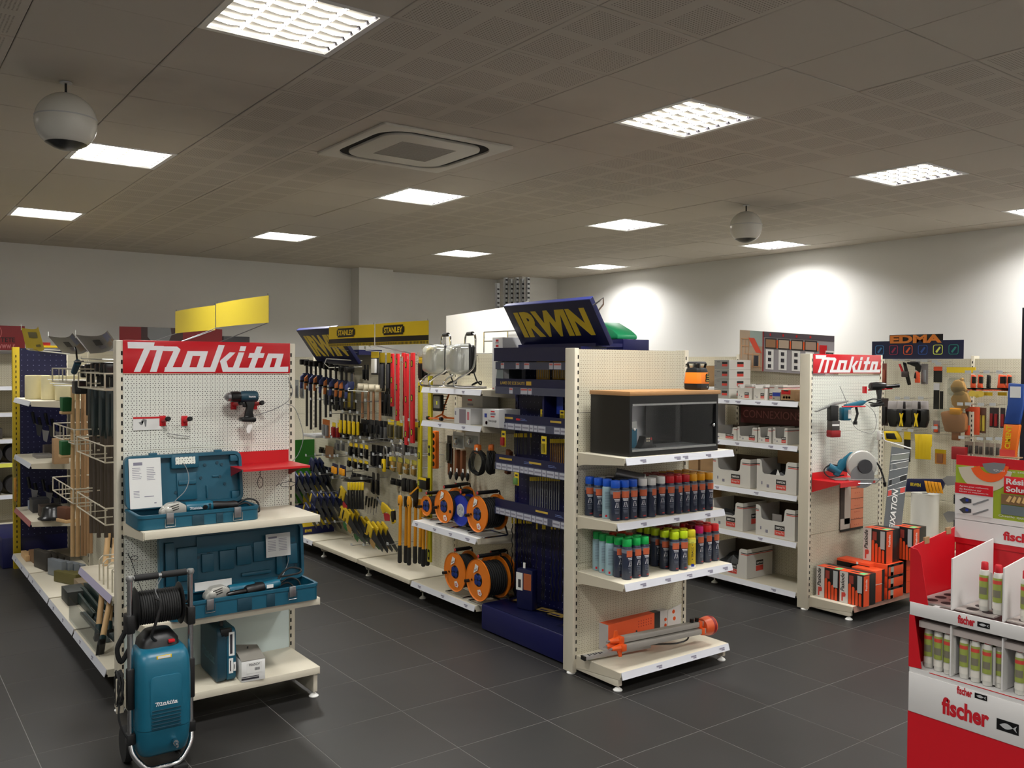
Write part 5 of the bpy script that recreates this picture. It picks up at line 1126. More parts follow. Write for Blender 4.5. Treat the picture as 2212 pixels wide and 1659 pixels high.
# white boards and steel rails
t=tag(B().prism([(0,0),(1.25,0),(1.25,0.42),(0,0.37)],(4.62,7.32,2.112),(0,-1,0),(0,0,1),(1,0,0),0,0.02).build('white_board',M('board_white',(236,234,228),0.5)),'blank white board standing on top of the middle row behind the work lights','board')
t=tag(B().prism([(-0.12,0),(0.42,0),(0.20,0.42),(0.02,0.40)],(4.42,5.95,2.112),(0,-1,0),(0,0,1),(1,0,0.0),0,0.012).build('white_board',M('board_white2',(240,240,240),0.4)),'bright slanted white sheet just left of the large navy sign','board')
t=thing('rack_frame','chrome wire rack frame behind the two work lights','rack',(4.4,6.0,2.112))
for z in (0.10,0.18): B().tube([(0,0.35,z),(0,-0.40,z)],0.005,5).build('wire',chrome,t)
for y in (0.35,0.0,-0.3): B().tube([(0,y,0),(0,y,0.18)],0.006,5).build('post',chrome,t)
def stud(x,y,zt,lb,w_=0.045,lean=0.0,grp=None,z0=0.0):
    t=thing('perforated_rail',lb,'metal rail',(x,y,z0),0,grp); b=B(); b.box(-w_/2,w_/2,0,0.002,0,zt-z0).box(-w_/2,-w_/2+0.002,0,0.03,0,zt-z0).box(w_/2-0.002,w_/2,0,0.03,0,zt-z0)
    if lean: b.v=[Vector((p.x+lean*p.z,p.y,p.z)) for p in b.v]
    b.build('channel',galv,t); h_=B(); z=0.05
    while z<zt-z0-0.03: h_.box(-0.012+lean*z,0.012+lean*z,-0.0015,0.0,z,z+0.018); z+=0.045
    h_.build('punched_hole',slotm,t,kind='stuff')
for k in range(5): stud(5.16+0.034*k,7.06-0.045*k,2.87-0.015*(k%2),'upright galvanised rail in the bundle left above the big navy sign',0.035,grp='galvanised rails in the standing bundle')
stud(5.17,7.14,2.82,'single galvanised rail leaning left of the bundle above the navy sign',0.04,-0.02)
# ------------------------------------------------------------ hanging tools of the middle row
def stackn(root,n,step,lb=None,grp=None):
    lb=root['label']; root['group']=grp or lb; root['label']=lb+', first from the board'
    for k in range(1,n): 
        l=root.location; dup(root,(l.x+step[0]*k,l.y+step[1]*k,l.z+step[2]*k),root.rotation_euler[2],lb+', %s from the board'%ORD[k])
def wirehook(px,py,X0=4.215,ln=0.22,lb='chrome wire hook on the middle row pegboard',grp='empty wire hooks on the middle row'):
    p=Xp(px,py,X0); t=thing('wire_hook',lb,'hook',p,RZ,grp); B().tube([(0,0,0),(0,-ln,0.01),(0,-ln-0.006,0.03)],0.003,5).build('wire',chrome,t)
    bx('price_tag',white,t,-0.018,0.018,-ln-0.01,-ln-0.008,0.025,0.052); return t
# bar clamps
def clamp(px,py,X,ht,hc,lb,grp):
    p=Xp(px,py,X); t=thing('bar_clamp',lb,'clamp',p,RZ,grp)
    bx('bar',dgrey,t,-0.006,0.006,-0.012,0.012,-ht,0.05); bx('jaw',blacks,t,-0.022,0.022,-0.08,0.02,0.0,0.06,bev=0.008)
    bx('slide_body',M('clamp_blue',(40,48,84),.5),t,-0.018,0.018,-0.045,0.02,-0.17,-0.09,bev=0.006)
    B().yz([(-0.04,-0.10),(-0.075,-0.13),(-0.08,-0.26),(-0.055,-0.26),(-0.045,-0.17),(-0.01,-0.17)],-0.013,0.013).build('grip',hc,t,bev=0.005); bx('lower_jaw',blacks,t,-0.018,0.018,-0.08,0.0,-0.19,-0.17,bev=0.004)
    return t
oc_=M('clamp_orange',(170,96,40),.5); bc_=M('clamp_blue2',(52,62,110),.5)
CL=[(663,788,.68,bc_),(672,790,.70,oc_),(682,792,.66,bc_),(692,792,.68,oc_),(704,796,.52,bc_),(714,798,.5,oc_),(726,800,.42,bc_),(738,802,.40,oc_),(748,803,.38,oc_),(760,805,.36,bc_)]
for k,(px,py,ht,hc) in enumerate(CL):
    clamp(px,py,3.98+0.0*k,ht,hc,('long' if ht>.6 else 'short')+(' orange' if hc is oc_ else ' blue')+'-gripped bar clamp, %s from the left under the farther navy sign'%('first','second','third','fourth','fifth','sixth','seventh','eighth','ninth','tenth')[k],'bar clamps')
p=Xp(658,938,3.95); tag(B().box(3.93,4.2,p.y-0.33,p.y,p.z-0.02,p.z+0.01).build('clamp_rack',lgrey,bev=0.004),'light grey ledge under the bar clamps','rack')
# mallets
def mallet(px,py,X,lb):
    p=Xp(px,py,X); t=thing('rubber_mallet',lb,'mallet',p,RZ,'white mallets on a wire hook'); B().lathe([(0.03,-0.05),(0.036,-0.045),(0.036,0.045),(0.03,0.05)],16,(0,0,0),(0.35,1,0)).build('head',M('mallet_white',(196,186,160),.5),t)
    B().cyl((0,0,-0.02),(0,0,-0.31),0.012,0.014,n=10).build('handle',M('mallet_wood',(150,108,74),.55),t)
for k,(px,py) in enumerate(((783,836),(796,838),(807,838),(821,839))): mallet(px,py,4.0,'white-headed mallet with wooden handle, %s of four on the middle row'%('first','second','third','last')[k])
p=Xp(760,842,3.92); t=thing('wire_hook','white wire arm holding the mallets','hook',p,RZ); B().tube([(-0.04,0.0,0.015),(-0.04,-0.02,0.015),(-0.04,-0.02,-0.01),(0.0,0,-0.01),(0.3,0.02,-0.01)],0.005,5).build('wire',white,t)
# pegs and blisters: px0,py0,px1,py1,X,name,label,card,header,item
def blk(px0,py0,px1,py1,lb,c=dgrey,h=yell2,item=black,n=1,X=4.05,dx=-0.02,name='blister_pack',clearb=True,step=None):
    a=Xp(px0,py0,X); b_=Xp(px1,py1,X); w_=a.y-b_.y; h_=a.z-b_.z; w1=w_/n*0.9
    for k in range(n):
        if k==0:
            t=thing(name,lb+(', first of %s'%('two','three','four','five','six','seven','eight','nine')[n-2] if n>1 else ''),'pack',(X,a.y,b_.z),RZ,lb if n>1 else None); bx('card',c,t,0,w1,0,0.002,0,h_)
            if h: bx('header',h,t,0,w1,-0.0015,0,h_*.74,h_)
            if item: bx('tool',item,t,w1*.25,w1*.75,-0.024,0,h_*.08,h_*.70,bev=min(0.004,w1*.1))
        else: dup(t,(X+(dx*(k%2)),a.y-w_*k/n,b_.z),RZ,lb+', %s from left'%ORD[k])
    return t
blk(632,820,658,861,'grey blister packs on the far wall left of the clamps',c=M('pk_grey',(120,124,124),.4),h=None,item=steel,n=3,X=4.15)
blk(787,788,800,822,'slim black tools hanging left of the black square pack',c=black,h=None,item=blacks,n=4,X=4.05)
blk(802,760,820,810,'black pack with a white angle bracket left of the rulers',c=blacks,h=yell2,item=white,X=4.0)
blk(820,762,844,846,'black and yellow rulers and squares left of the red levels',c=blacks,h=yell2,item=dgrey,n=3,X=4.02)
blk(742,834,770,884,'yellow pack on a black card left of the mallets',c=M('olive',(90,80,30),.6),h=yell2,item=M('yell_dim',(150,130,30),.5),X=4.1)
blk(735,893,778,944,'yellow-handled scrapers in a tight row',c=blacks,h=None,item=yellow,n=9,X=4.0)
blk(697,905,717,946,'orange cards of small tools in the lower left of the clamps',c=M('or_dim',(180,110,60),.6),h=oc_,item=grey,n=2,X=4.05)
blk(718,912,735,948,'small red-handled tools beside the scrapers',c=M('red_dim',(110,24,30),.6),h=yell2,item=redd,n=3,X=4.02)
blk(755,955,800,993,'black tools with yellow headers, upper of two rows',c=blacks,h=yellow,item=blacks,n=8,X=3.98)
blk(752,988,800,1018,'black tools with yellow headers, lower of two rows',c=blacks,h=yell2,item=blacks,n=8,X=3.98)
blk(703,962,722,992,'brown pouch hanging below the orange cards',c=M('brown_pouch',(110,80,50),.7),h=None,item=None,X=4.0)
blk(725,950,745,975,'clear packs of small fittings above the saws',c=M('pk_grey2',(96,98,96),.3),h=None,item=steel,n=3,X=4.05)
blk(780,905,822,940,'small dark hand tools in the middle of the board',c=dgrey,h=None,item=black,n=5,X=4.08)
blk(838,905,905,955,'yellow-headed measuring tapes in clear packs, upper row',c=M('tape_card',(120,104,40),.5),h=yell2,item=M('tape_b',(60,56,40),.3),n=7,X=4.0)
blk(846,985,905,1030,'yellow-headed tapes in clear packs, lower row',c=M('tape_card2',(100,96,60),.4),h=M('hd2',(170,160,60),.5),item=M('tape_b2',(150,120,60),.3),n=8,X=4.0)
blk(803,960,823,1012,'narrow dark tools left of the yellow hacksaws',c=blacks,h=None,item=black,n=3,X=4.02)
blk(804,1020,824,1070,'black-handled tools under the hacksaws',c=black,h=None,item=blacks,n=4,X=4.0)
blk(870,945,880,985,'small steel pliers beside the red levels',c=black,h=None,item=steel,n=1,X=4.0)
blk(1890 if 0 else 905,772,918,822,'black pack with yellow header right of the red levels',c=blacks,h=yell2,item=blacks,X=4.0)
# red spirit levels (px, top, bottom)
def level(px,y0,y1,X,lb,mat,w_=0.055,vials=(0.12,0.5,0.88),grp=None):
    a=Xp(px,y0,X); b_=Xp(px,y1,X); h_=a.z-b_.z; t=thing('spirit_level',lb,'spirit level',(X,a.y,b_.z),RZ,grp)
    bx('rail',mat,t,-w_/2,w_/2,-0.02,0.0,0,h_,bev=0.003)
    for f in vials:
        o=B().xz(rrect(w_*.55,0.09 if h_>1 else 0.06,w_*.2,3,0,h_*f),-0.0215,-0.02).build('vial_window',blacks,t); bx('vial',M('vial_lime',(190,200,60),.2),o,-w_*.12,w_*.12,-0.0225,-0.0214,h_*f-0.02,h_*f+0.02)
    return t
lr=M('level_red',(206,34,44),0.35)
for k,(px,y0,y1,X,w_) in enumerate(((850,764,878,3.98,.045),(861,764,909,3.95,.045),(874,762,898,4.0,.045),(881,764,961,3.93,.05),(894,762,957,3.9,.055))):
    level(px,y0,y1,X,'red spirit level, %s from the left of the hanging red ones'%('first','second','third','fourth','fifth')[k],lr,w_,grp='red spirit levels')
for px,y0,y1 in ((867,770,908),(887,770,958)):
    a=Xp(px,y0,3.96); b_=Xp(px,y1,3.96); tag(B().box(3.955,3.965,a.y-0.02,a.y+0.01,b_.z,a.z).build('level_card',M('card_tan',(160,144,124),.6)),'narrow tan card strip between the red levels'+(', left one' if px<880 else ', right one'),'card')
ly=M('level_yellow',(196,184,26),0.4)
level(910,826,1062,3.97,'long yellow spirit level left of the reel shelf, the left one',ly,0.055,(.08,.33,.62,.94),'yellow spirit levels')
level(932,812,1214,3.98,'longest yellow spirit level, running down beside the reel shelf',ly,0.055,(.04,.2,.36,.60,.95),'yellow spirit levels')
for k,(px,py) in enumerate(((868,783),(880,779),(893,777),(905,771),(915,757),(800,751),(790,757))):
    p=Xp(px,py,3.92); t=thing('wire_hook','chrome price hook at the top of the middle row board','hook',p,RZ,'chrome price hooks along the top of the middle row board'); B().tube([(0,0.28,-0.02),(0,0,0),(0,-0.005,0.02)],0.0035,5).build('wire',chrome,t); bx('price_tag',M('tag_grey',(180,184,186),.3),t,-0.02,0.02,-0.008,-0.006,0.012,0.04)
p=Xp(705,775,3.85); t=thing('wire_bracket','long white wire bracket reaching out over the clamps','bracket',p,RZ)
B().tube([(0,0,0),(0.0,-0.02,-0.05),(0.02,0.02,-0.09),(0.40,0.2,-0.08)],0.005,5).tube([(0,0,0),(0.40,0.2,-0.02)],0.005,5).build('wire',white,t)
# hacksaws yellow
def hacksaw(px,py,X,lb,n=1):
    p=Xp(px,py,X); t=thing('hacksaw',lb,'hacksaw',p,RZ)
    B().tube(catmull([(0,0,-0.05),(0.0,0,0.04),(0.03,0,0.07),(0.06,0,0.03),(0.06,0,-0.12)],4),0.008,6).build('frame',steel,t)
    B().xz([(-0.02,-0.05),(0.02,-0.05),(0.025,-0.17),(-0.005,-0.17),(-0.022,-0.12)],-0.014,0.014).build('grip',yellow,t,bev=0.006); bx('grip_insert',blacks,t,-0.012,0.012,-0.016,0.016,-0.14,-0.09,bev=0.004)
hacksaw(829,980,3.95,'yellow-gripped hacksaw in the middle of the tool board, left one'); hacksaw(845,975,4.0,'yellow-gripped hacksaw in the middle of the tool board, right one'); hacksaw(864,985,4.03,'yellow-gripped saw frame left of the long levels')
# hand saws: side-on stacks stepping outwards
def saw(px,py,X,lb,hcol,n,card=None,L=0.34,ang=-28,step=(-0.035,0.03,0.0),handins=blacks):
    p=Xp(px,py,X); t=thing('hand_saw',lb,'saw',p,RZ)
    c,s_=math.cos(math.radians(ang)),math.sin(math.radians(ang))
    def R2_(pts): return [(x*c-z*s_,x*s_+z*c) for x,z in pts]
    B().xz(R2_([(0.07,-0.045),(L,-0.03),(L,0.005),(0.07,0.05)]),-0.001,0.001).build('blade',M('saw_blade',(70,72,74),.35,.6),t)
    B().xz(R2_([(-0.03,0.055),(0.09,0.06),(0.10,-0.05),(0.07,-0.055),(0.05,-0.02),(0.03,-0.03),(0.02,-0.075),(-0.02,-0.085),(-0.04,-0.03)]),-0.011,0.011).build('handle',hcol,t,bev=0.004)
    B().xz(R2_([(-0.032,0.03),(-0.005,0.035),(0.0,-0.065),(-0.025,-0.075),(-0.038,-0.03)]),-0.0125,0.0125).build('grip_insert',handins,t,bev=0.003)
    if card: B().xz(R2_([(0.09,-0.05),(0.20,-0.045),(0.20,-0.1),(0.13,-0.11),(0.09,-0.09)]),-0.004,-0.002).build('card_sleeve',card,t)
    if n>1: stackn(t,n,step,grp=lb)
    return t
sy_=M('saw_yellow',(200,170,30),.45); sb=M('saw_blue',(26,34,70),.45); rc=M('card_red',(170,30,40),.55); gc=M('card_green',(40,100,50),.55)
saw(700,1030,4.12,'blue-handled saws stacked on a hook beside the green panel',sb,6,handins=sy_,step=(-0.05,0.045,0.0))
saw(742,1075,4.12,'blue-handled saws with yellow inserts, lower stack',sb,6,handins=sy_,step=(-0.05,0.045,0.0))
saw(690,1000,4.1,'dark blue saws above the first stack',sb,3,handins=sb)
saw(737,1062,3.93,'yellow-handled saw with red card, upper left of the lower group',sy_,1,rc)
saw(738,1105,3.93,'yellow-handled saw with green card at the far left bottom',sy_,1,gc)
saw(765,1110,3.98,'yellow-handled saws stacked low on the board, far stack',sy_,3,M('card_tan2',(150,120,70),.6))
for q_ in (0,): pass
saw(806,1142,3.93,'yellow-handled saw with green card nearest the bolt cutters',sy_,1,gc)
saw(826,1140,4.0,'yellow-handled saws stacked low near the bolt cutters',sy_,4,M('card_tan2',(150,120,70),.6))
def bowsaw(px,py,X,lb): 
    p=Xp(px,py,X); t=thing('toolbox_saw',lb,'saw',p,RZ); B().xz([(0,0.06),(0.08,0.04),(0.18,0.0),(0.22,0.02),(0.25,-0.1),(0.2,-0.12),(0.16,-0.04),(0.08,-0.02),(0.02,-0.05),(-0.02,0.0)],-0.01,0.01).build('handle',sy_,t,bev=0.004); B().xz([(0.185,0.0),(0.235,0.01),(0.245,-0.09),(0.205,-0.10),(0.18,-0.04)],-0.013,0.013).build('grip_insert',blacks,t,bev=0.003)
    B().xz([(0.03,-0.04),(0.15,-0.03),(0.15,-0.1),(0.05,-0.11)],-0.004,-0.002).build('card_sleeve',rc,t); B().xz([(0.05,-0.04),(-0.12,0.08),(-0.12,0.09),(0.06,0.04)],-0.001,0.001).build('blade',grey,t)
bowsaw(826,1098,3.95,'yellow saw with black grip and red card in the lower middle of the board')
blk(718,1000,752,1030,'navy display tray with amber file handles on the tool board',c=navyd,h=None,item=amber,n=4,X=3.9)
# knives with yellow headers and black handles below a black tray
t=tag(B().prism([(0,0),(0.24,0.02),(0.24,0.035),(0.05,0.04),(0,0.015)],Xp(740,1040,3.9),(0,-1,0),ZU,(1,0,0),0,0.2).build('tool_tray',blacks,bev=0.003),'black tray with steel edge above the yellow and black hatchets','tray')
for k,px in enumerate((753,759,765,771,777,783)):
    p=Xp(px,1042,3.88); t=thing('putty_knife','yellow-headed black-handled knife, %s in the row of six under the black tray'%('first','second','third','fourth','fifth','sixth')[k],'knife',p,RZ,'yellow-headed knives under the black tray') 
    bx('head',yellow,t,-0.011,0.011,-0.01,0.01,-0.075,0,bev=0.003); B().cyl((0,0,-0.075),(0.0,0,-0.26),0.012,0.015,n=8).build('handle',blacks,t)
for k,(px,py) in enumerate(((792,1072),(798,1076),(804,1074),(810,1078),(816,1074))):
    p=Xp(px,py,4.0); t=thing('chisel','dark small tool in the row of five right of the yellow-headed knives, %s'%ORD[k],'chisel',p,RZ,'dark small tools right of the yellow-headed knives'); B().cyl((0,0,0),(-0.02,0,-0.09),0.011,0.008,n=8).build('handle',blacks,t); B().cyl((-0.02,0,-0.09),(-0.035,0,-0.16),0.003,n=6).build('shank',steel,t)
# bolt cutters
def cutter(px,y0,y1,X,lb,w_=0.03):
    a=Xp(px,y0,X); b_=Xp(px,y1,X); h_=a.z-b_.z; t=thing('bolt_cutter',lb,'bolt cutter',(X,a.y,b_.z),RZ,'yellow bolt cutters')
    B().cyl((0,0,h_*.25),(0.01,0,h_*.86),0.0145,n=10).build('handle',amber,t); B().lathe([(0.013,0),(0.02,0.01),(0.018,h_*.24),(0.016,h_*.26)],12,(0,0,0)).build('grip',rubber,t)
    B().xz([(-0.02,h_*.84),(0.03,h_*.84),(0.035,h_*.93),(0.015,h_*1.0),(-0.015,h_*1.0),(-0.028,h_*.93)],-0.012,0.012).build('jaw',blacks if px%2 else amber,t,bev=0.004)
    B().cyl((0.004,-0.014,h_*.87),(0.004,0.014,h_*.87),0.009,n=10).build('pivot',blacks,t)
for k,(px,y0,y1,X) in enumerate(((864,1070,1216,3.92),(877,1072,1216,4.0),(884,1072,1221,3.93),(897,1074,1217,3.98),(908,1078,1218,4.0),(915,1078,1224,3.92),(924,1080,1222,4.0))):
    cutter(px,y0,y1,X,'yellow bolt cutter handle, %s from the left beside the reel shelf'%('first','second','third','fourth','fifth','sixth','seventh')[k])
for k,(px,py) in enumerate(((874,1040),(884,1042),(893,1044))):
    p=Xp(px,py,3.96); tag(bx('cutter_head',blacks,None,p.x-.02,p.x+.02,p.y-0.03,p.y+0.03,p.z-0.09,p.z+0.03,bev=0.012),'black cutter head above the yellow handles, %s of three'%('left','middle','right')[k],'tool head')
p=Xp(893,1070,3.94); t=thing('triangle_square','black and yellow folded square among the bolt cutters','square',p,RZ); B().xz([(-0.06,0),(0.08,0.08),(0.07,-0.06)],-0.01,0.01).build('body',blacks,t,bev=0.004); B().xz([(-0.065,0),(0.085,0.088),(0.085,0.07),(-0.03,0.0)],-0.012,0.012).build('edge',amber,t,bev=0.003)
p=Xp(905,1055,3.92); t=pbox('blister_pack','yellow and black boxed tool at the left of the reel shelf',p,RZ,0.12,0.04,0.10,blacks,((0,1,.8,1,yellow),),cat='pack')
# boxes on the far base shelf, green panel
def navybox(loc,w_,d_,h_,lb,pic=True):
    t=thing('carton',lb,'box',loc,RZ); bx('box',yell2,t,0,w_,0,d_,h_*.32,h_,bev=0.002); bx('navy_base',navy,t,-0.001,w_+.001,-0.001,d_+.001,0,h_*.34); bx('lid',navyd,t,0,w_,0,d_,h_,h_*1.02)
    if pic: bx('picture',dgrey,t,w_*.58,w_*.74,-0.002,0,h_*.45,h_*.85); bx('picture',M('pic_tan',(170,150,120),.5),t,w_*.16,w_*.34,-0.002,0,h_*.4,h_*.6)
    text('IRWIN',yell2,t,(w_*.3,-0.003,h_*.08),XU,ZU,w_*.26,h_*.15,bold=0.03)
    bx('print',M('print_blue2',(110,120,170),.5),t,w_*.72,w_*.95,-0.003,-0.001,h_*.1,h_*.15); bx('badge',white,t,w_+0.001,w_+0.002,d_*.3,d_*.5,h_*.4,h_*.8) 
    text('IRWIN',yell2,t,(w_+0.003,d_*.06,h_*.09),YU,ZU,d_*.22,h_*.14,bold=0.03)
    return t
navybox((3.82,9.38,0.167),0.47,0.36,0.24,'yellow and navy carton on the far base shelf of the middle row')
pbox('carton','navy-topped yellow carton standing behind the wide one, far base shelf',(4.06,9.47,0.408),RZ,0.24,0.12,0.26,yell2,((0,1,.8,1,navy),(.2,.5,.4,.66,dgrey)))
tag(bx('side_board',M('green_board',(40,120,36),.5),None,3.92,4.2,9.47,9.485,0.42,1.14),'bright green board at the far end of the middle row','board')
# price tags on hooks all over the tool board
_rt=None
rn=random.Random(11)
for (x0,x1,y) in ((662,742,838),(668,800,866),(712,792,893),(700,800,946),(735,805,957),(722,905,984),(760,905,1012),(690,750,1022),(842,905,912),(848,910,955),(842,905,985),(660,735,985),(655,700,1062),(720,790,1036),(700,760,1128),(760,850,1178)):
    x=x0+rn.uniform(0,6)
    while x<x1:
        p=Xp(x,y+rn.uniform(-3,3),3.93)
        if _rt is None:
            _rt=thing('price_hook','wire hook with a small white price tag on the middle row tool board','hook',p,RZ,'price hooks of the tool board'); B().tube([(0,0.28,0.0),(0,0,0),(0,-0.01,0.012)],0.003,4).build('wire',steel,_rt); bx('price_tag',M('tag_w',(170,174,176),.5),_rt,-0.02,0.02,-0.012,-0.010,-0.002,0.024)
        else: dup(_rt,p,RZ)
        x+=rn.choice((16,20,26))
fd=[M('fill_%d'%k,c,.5) for k,c in enumerate(((34,34,38),(26,30,52),(60,52,40),(44,40,36),(24,24,26),(70,66,60)))]
def fill(x0,x1,y0,y1,lb,X=4.08,n=6,item=None,c=None,h=None):
    blk(x0,y0,x1,y1,lb,c or fd[0],h,item or black,n,X,dx=0.0)
fill(700,760,842,880,'dark packs between the bar clamps and the mallets',4.12,5,steel,fd[1])
fill(745,800,912,945,'small black tools right of the scrapers',4.12,5,black,fd[2])
fill(720,770,865,890,'dark cards above the scrapers',4.14,5,black,fd[4])
fill(790,850,905,955,'dark hand tools hanging below the mallets',4.13,6,steel,fd[0])
fill(725,755,925,950,'dim cards above the black tool row',4.14,4,black,fd[3])
fill(690,725,965,985,'dim brown pouches left of the black tool row',4.12,3,black,fd[2])
fill(805,845,960,1015,'narrow black tools behind the yellow hacksaws',4.12,5,black,fd[4])
fill(850,905,958,984,'dark cards between the two rows of tapes',4.13,6,steel,fd[5])
fill(760,805,1020,1045,'dark packs below the lower black tool row',4.13,4,black,fd[0])
fill(670,720,1000,1030,'navy packs above the blue-handled saws',4.13,5,black,fd[1])
fill(845,905,1032,1060,'dark cards above the bolt cutters',4.14,5,black,fd[4])
fill(822,848,830,900,'dark packs between the mallets and the red levels',4.14,3,black,fd[4])
fill(905,925,770,815,'black packs right of the red levels',4.1,2,black,blacks,yell2)
saw(668,1040,4.05,'dark saws with yellow inserts, highest stack by the green panel',sb,5,handins=sy_,step=(-0.045,0.05,-0.01))
saw(712,1098,4.1,'blue-handled saws in the lowest navy stack',sb,5,handins=sy_,step=(-0.05,0.045,0.0))
saw(790,1128,4.1,'yellow-handled saws in the lowest middle stack',sy_,4,gc)
# ------------------------------------------------------------ right row: cardboard bins
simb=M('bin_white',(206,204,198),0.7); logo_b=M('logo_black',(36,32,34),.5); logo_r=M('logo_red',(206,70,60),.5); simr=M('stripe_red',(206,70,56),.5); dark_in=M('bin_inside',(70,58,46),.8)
def logo(t,x,z,w_,h_,y=-0.0015,u=XU,o=None):
    if o is None:
        bx('logo_top',logo_b,t,x,x+w_,y-0.0005,y,z+h_*.52,z+h_); bx('logo_bottom',logo_r,t,x,x+w_,y-0.0005,y,z,z+h_*.48)
        text('SIMPSON',paper,t,(x+w_*.1,y-0.001,z+h_*.64),XU,ZU,w_*.8,h_*.22,bold=0.02); text('Strong-Tie',paper,t,(x+w_*.1,y-0.001,z+h_*.12),XU,ZU,w_*.8,h_*.24)
def bin_(loc,w_,d_,h_,lb,cut=(.12,.75,.55),lgx=.5,side=True,full=False):
    t=thing('cardboard_bin',lb,'box',loc,RZ,'white cardboard bins of the right row')
    c0,c1,cz=cut
    B().xz([(0,0),(w_,0),(w_,h_),(w_*(c1+.04),h_),(w_*c1,h_*.95),(w_*(c1-.03),h_*(cz+.05)),(w_*(c1-.08),h_*cz),(w_*(c0+.08),h_*(cz+.0)),(w_*(c0+.03),h_*(cz+.05)),(w_*c0,h_*.95),(w_*(c0-.04),h_),(0,h_)],0,0.005).build('front_panel',simb,t)
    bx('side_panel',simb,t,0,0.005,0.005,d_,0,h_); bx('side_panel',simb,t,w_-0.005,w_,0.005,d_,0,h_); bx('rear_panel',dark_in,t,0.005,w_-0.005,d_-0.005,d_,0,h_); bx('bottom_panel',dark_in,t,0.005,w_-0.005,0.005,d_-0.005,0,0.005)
    for (a,b_) in ((0,c0-.04),(c1+.04,1)):
        bx('red_stripe',simr,t,w_*a,w_*b_,-0.0008,0,h_*.80,h_*.825); bx('black_stripe',logo_b,t,w_*a,w_*b_,-0.0008,0,h_*.845,h_*.87)
    bx('red_stripe',simr,t,w_,w_+0.0008,0,d_,h_*.80,h_*.825); bx('black_stripe',logo_b,t,w_,w_+0.0008,0,d_,h_*.845,h_*.87)
    lw=min(0.10,w_*.3); logo(t,w_*lgx,h_*.10,lw,min(0.085,h_*.36))
    bx('print',greyprint,t,w_*.26,w_*.32,-0.0012,0,h_*.12,h_*.22); bx('print',greyprint,t,w_*.12,w_*.15,-0.0012,0,h_*.2,h_*.3)
    if side:
        o=B(); bx('side_logo',logo_b,t,w_+0.001,w_+0.0015,d_*.35,d_*.35+0.10,h_*.42,h_*.58); bx('side_logo',logo_r,t,w_+0.001,w_+0.0015,d_*.35,d_*.35+0.10,h_*.22,h_*.40)
        text('SIMPSON',paper,t,(w_+0.002,d_*.37,h_*.46),YU,ZU,0.085,h_*.07,bold=0.02)
    return t
X0=6.285
bin_((X0,5.375,0.932),0.42,0.33,0.255,'wide bin left on the third shelf of the right row'); bin_((X0,4.885,0.932),0.405,0.33,0.27,'wide bin right on the third shelf, clear bags inside')
bin_((X0,5.40,0.542),0.37,0.33,0.25,'wide bin left on the fourth shelf, dark bags inside',cut=(.1,.78,.5)); bin_((X0,4.89,0.542),0.40,0.33,0.26,'wide bin right on the fourth shelf with a grey card inside')
bin_((X0,5.40,0.127),0.42,0.36,0.26,'bin on the base shelf of the right row',cut=(.1,.8,.4))
bin_((X0,5.40,1.347),0.29,0.3,0.115,'low bin at the left end of the second shelf',cut=(.1,.85,.45),side=False,lgx=.58); bin_((X0,5.10,1.347),0.21,0.3,0.125,'low bin, second on the second shelf',cut=(.1,.78,.35),side=False,lgx=.6)
bin_((X0,4.875,1.347),0.135,0.3,0.13,'narrow bin, third on the second shelf',cut=(.15,.75,.35),side=False,lgx=.55); bin_((X0,4.72,1.347),0.145,0.3,0.14,'narrow bin at the right end of the second shelf',cut=(.15,.8,.35),side=False,lgx=.6)
bin_((X0+.02,5.12,1.717),0.155,0.25,0.13,'open-topped white bin with brown flap, top shelf',cut=(.15,.5,.75),side=False,lgx=.5); bin_((X0+.02,4.945,1.717),0.125,0.25,0.125,'open grey-striped bin, middle of the top shelf',cut=(.15,.8,.8),side=False,lgx=.6)
bin_((X0+.05,4.80,1.717),0.14,0.25,0.13,'white bin with red stripes behind the small blue box, top shelf',cut=(.4,.6,.95),side=False,lgx=.0)
# dark contents
dbag=M('dark_bags',(38,40,42),.3)
def bag(loc,w_,d_,h_,lb,m=dbag,sd=0):
    r_=random.Random(sd); b=B(); n=7
    vs=[(w_*i/(n-1),d_*j/(n-1),h_*(0.55+0.45*r_.random())*(1 if 0<i<n-1 and 0<j<n-1 else 0.4)) for j in range(n) for i in range(n)]; fs=[(j*n+i,j*n+i+1,(j+1)*n+i+1,(j+1)*n+i) for j in range(n-1) for i in range(n-1)]
    b.add(vs+[(w_*i/(n-1),d_*j/(n-1),0) for j in (0,n-1) for i in (0,n-1)],fs); o=b.build('bagged_parts',m,None,loc,rz=RZ,smooth=20); return tag(o,lb,'bag')
bag((X0+.02,4.87,0.945),0.37,0.28,0.17,'clear and dark bags heaped in the right bin of the third shelf',sd=1); bag((X0+.02,5.38,0.555),0.33,0.28,0.15,'dark bags heaped in the left bin of the fourth shelf',sd=2); bag((X0+.02,5.38,0.14),0.38,0.3,0.16,'clear bag heaped in the base shelf bin',sd=3)
p=(X0+.03,4.73,0.56); tag(B().box(0,0.09,0,0.003,0,0.14).build('grey_card',M('card_grey',(130,126,122),.7),None,(X0+.03,4.74,0.60),rz=RZ+.1),'plain grey card upright in the right bin of the fourth shelf','card')
tag(B().prism([(0,0),(0.06,0),(0.025,0.07)],(X0+.01,4.70,1.06),(0,-1,0),ZU,(1,0,0),0,0.002).build('white_card',paper),'white pointed card sticking up from the right bin of the third shelf','card')
tag(B().prism([(0,0),(0.36,0),(0.33,0.1),(0.03,0.13)],(6.55,4.87,1.15),(0,-1,0),(-.3,0,1),(1,0,0),0,0.003).build('cardboard_flap',card),'brown cardboard flap raised behind the right bin, third shelf','flap')
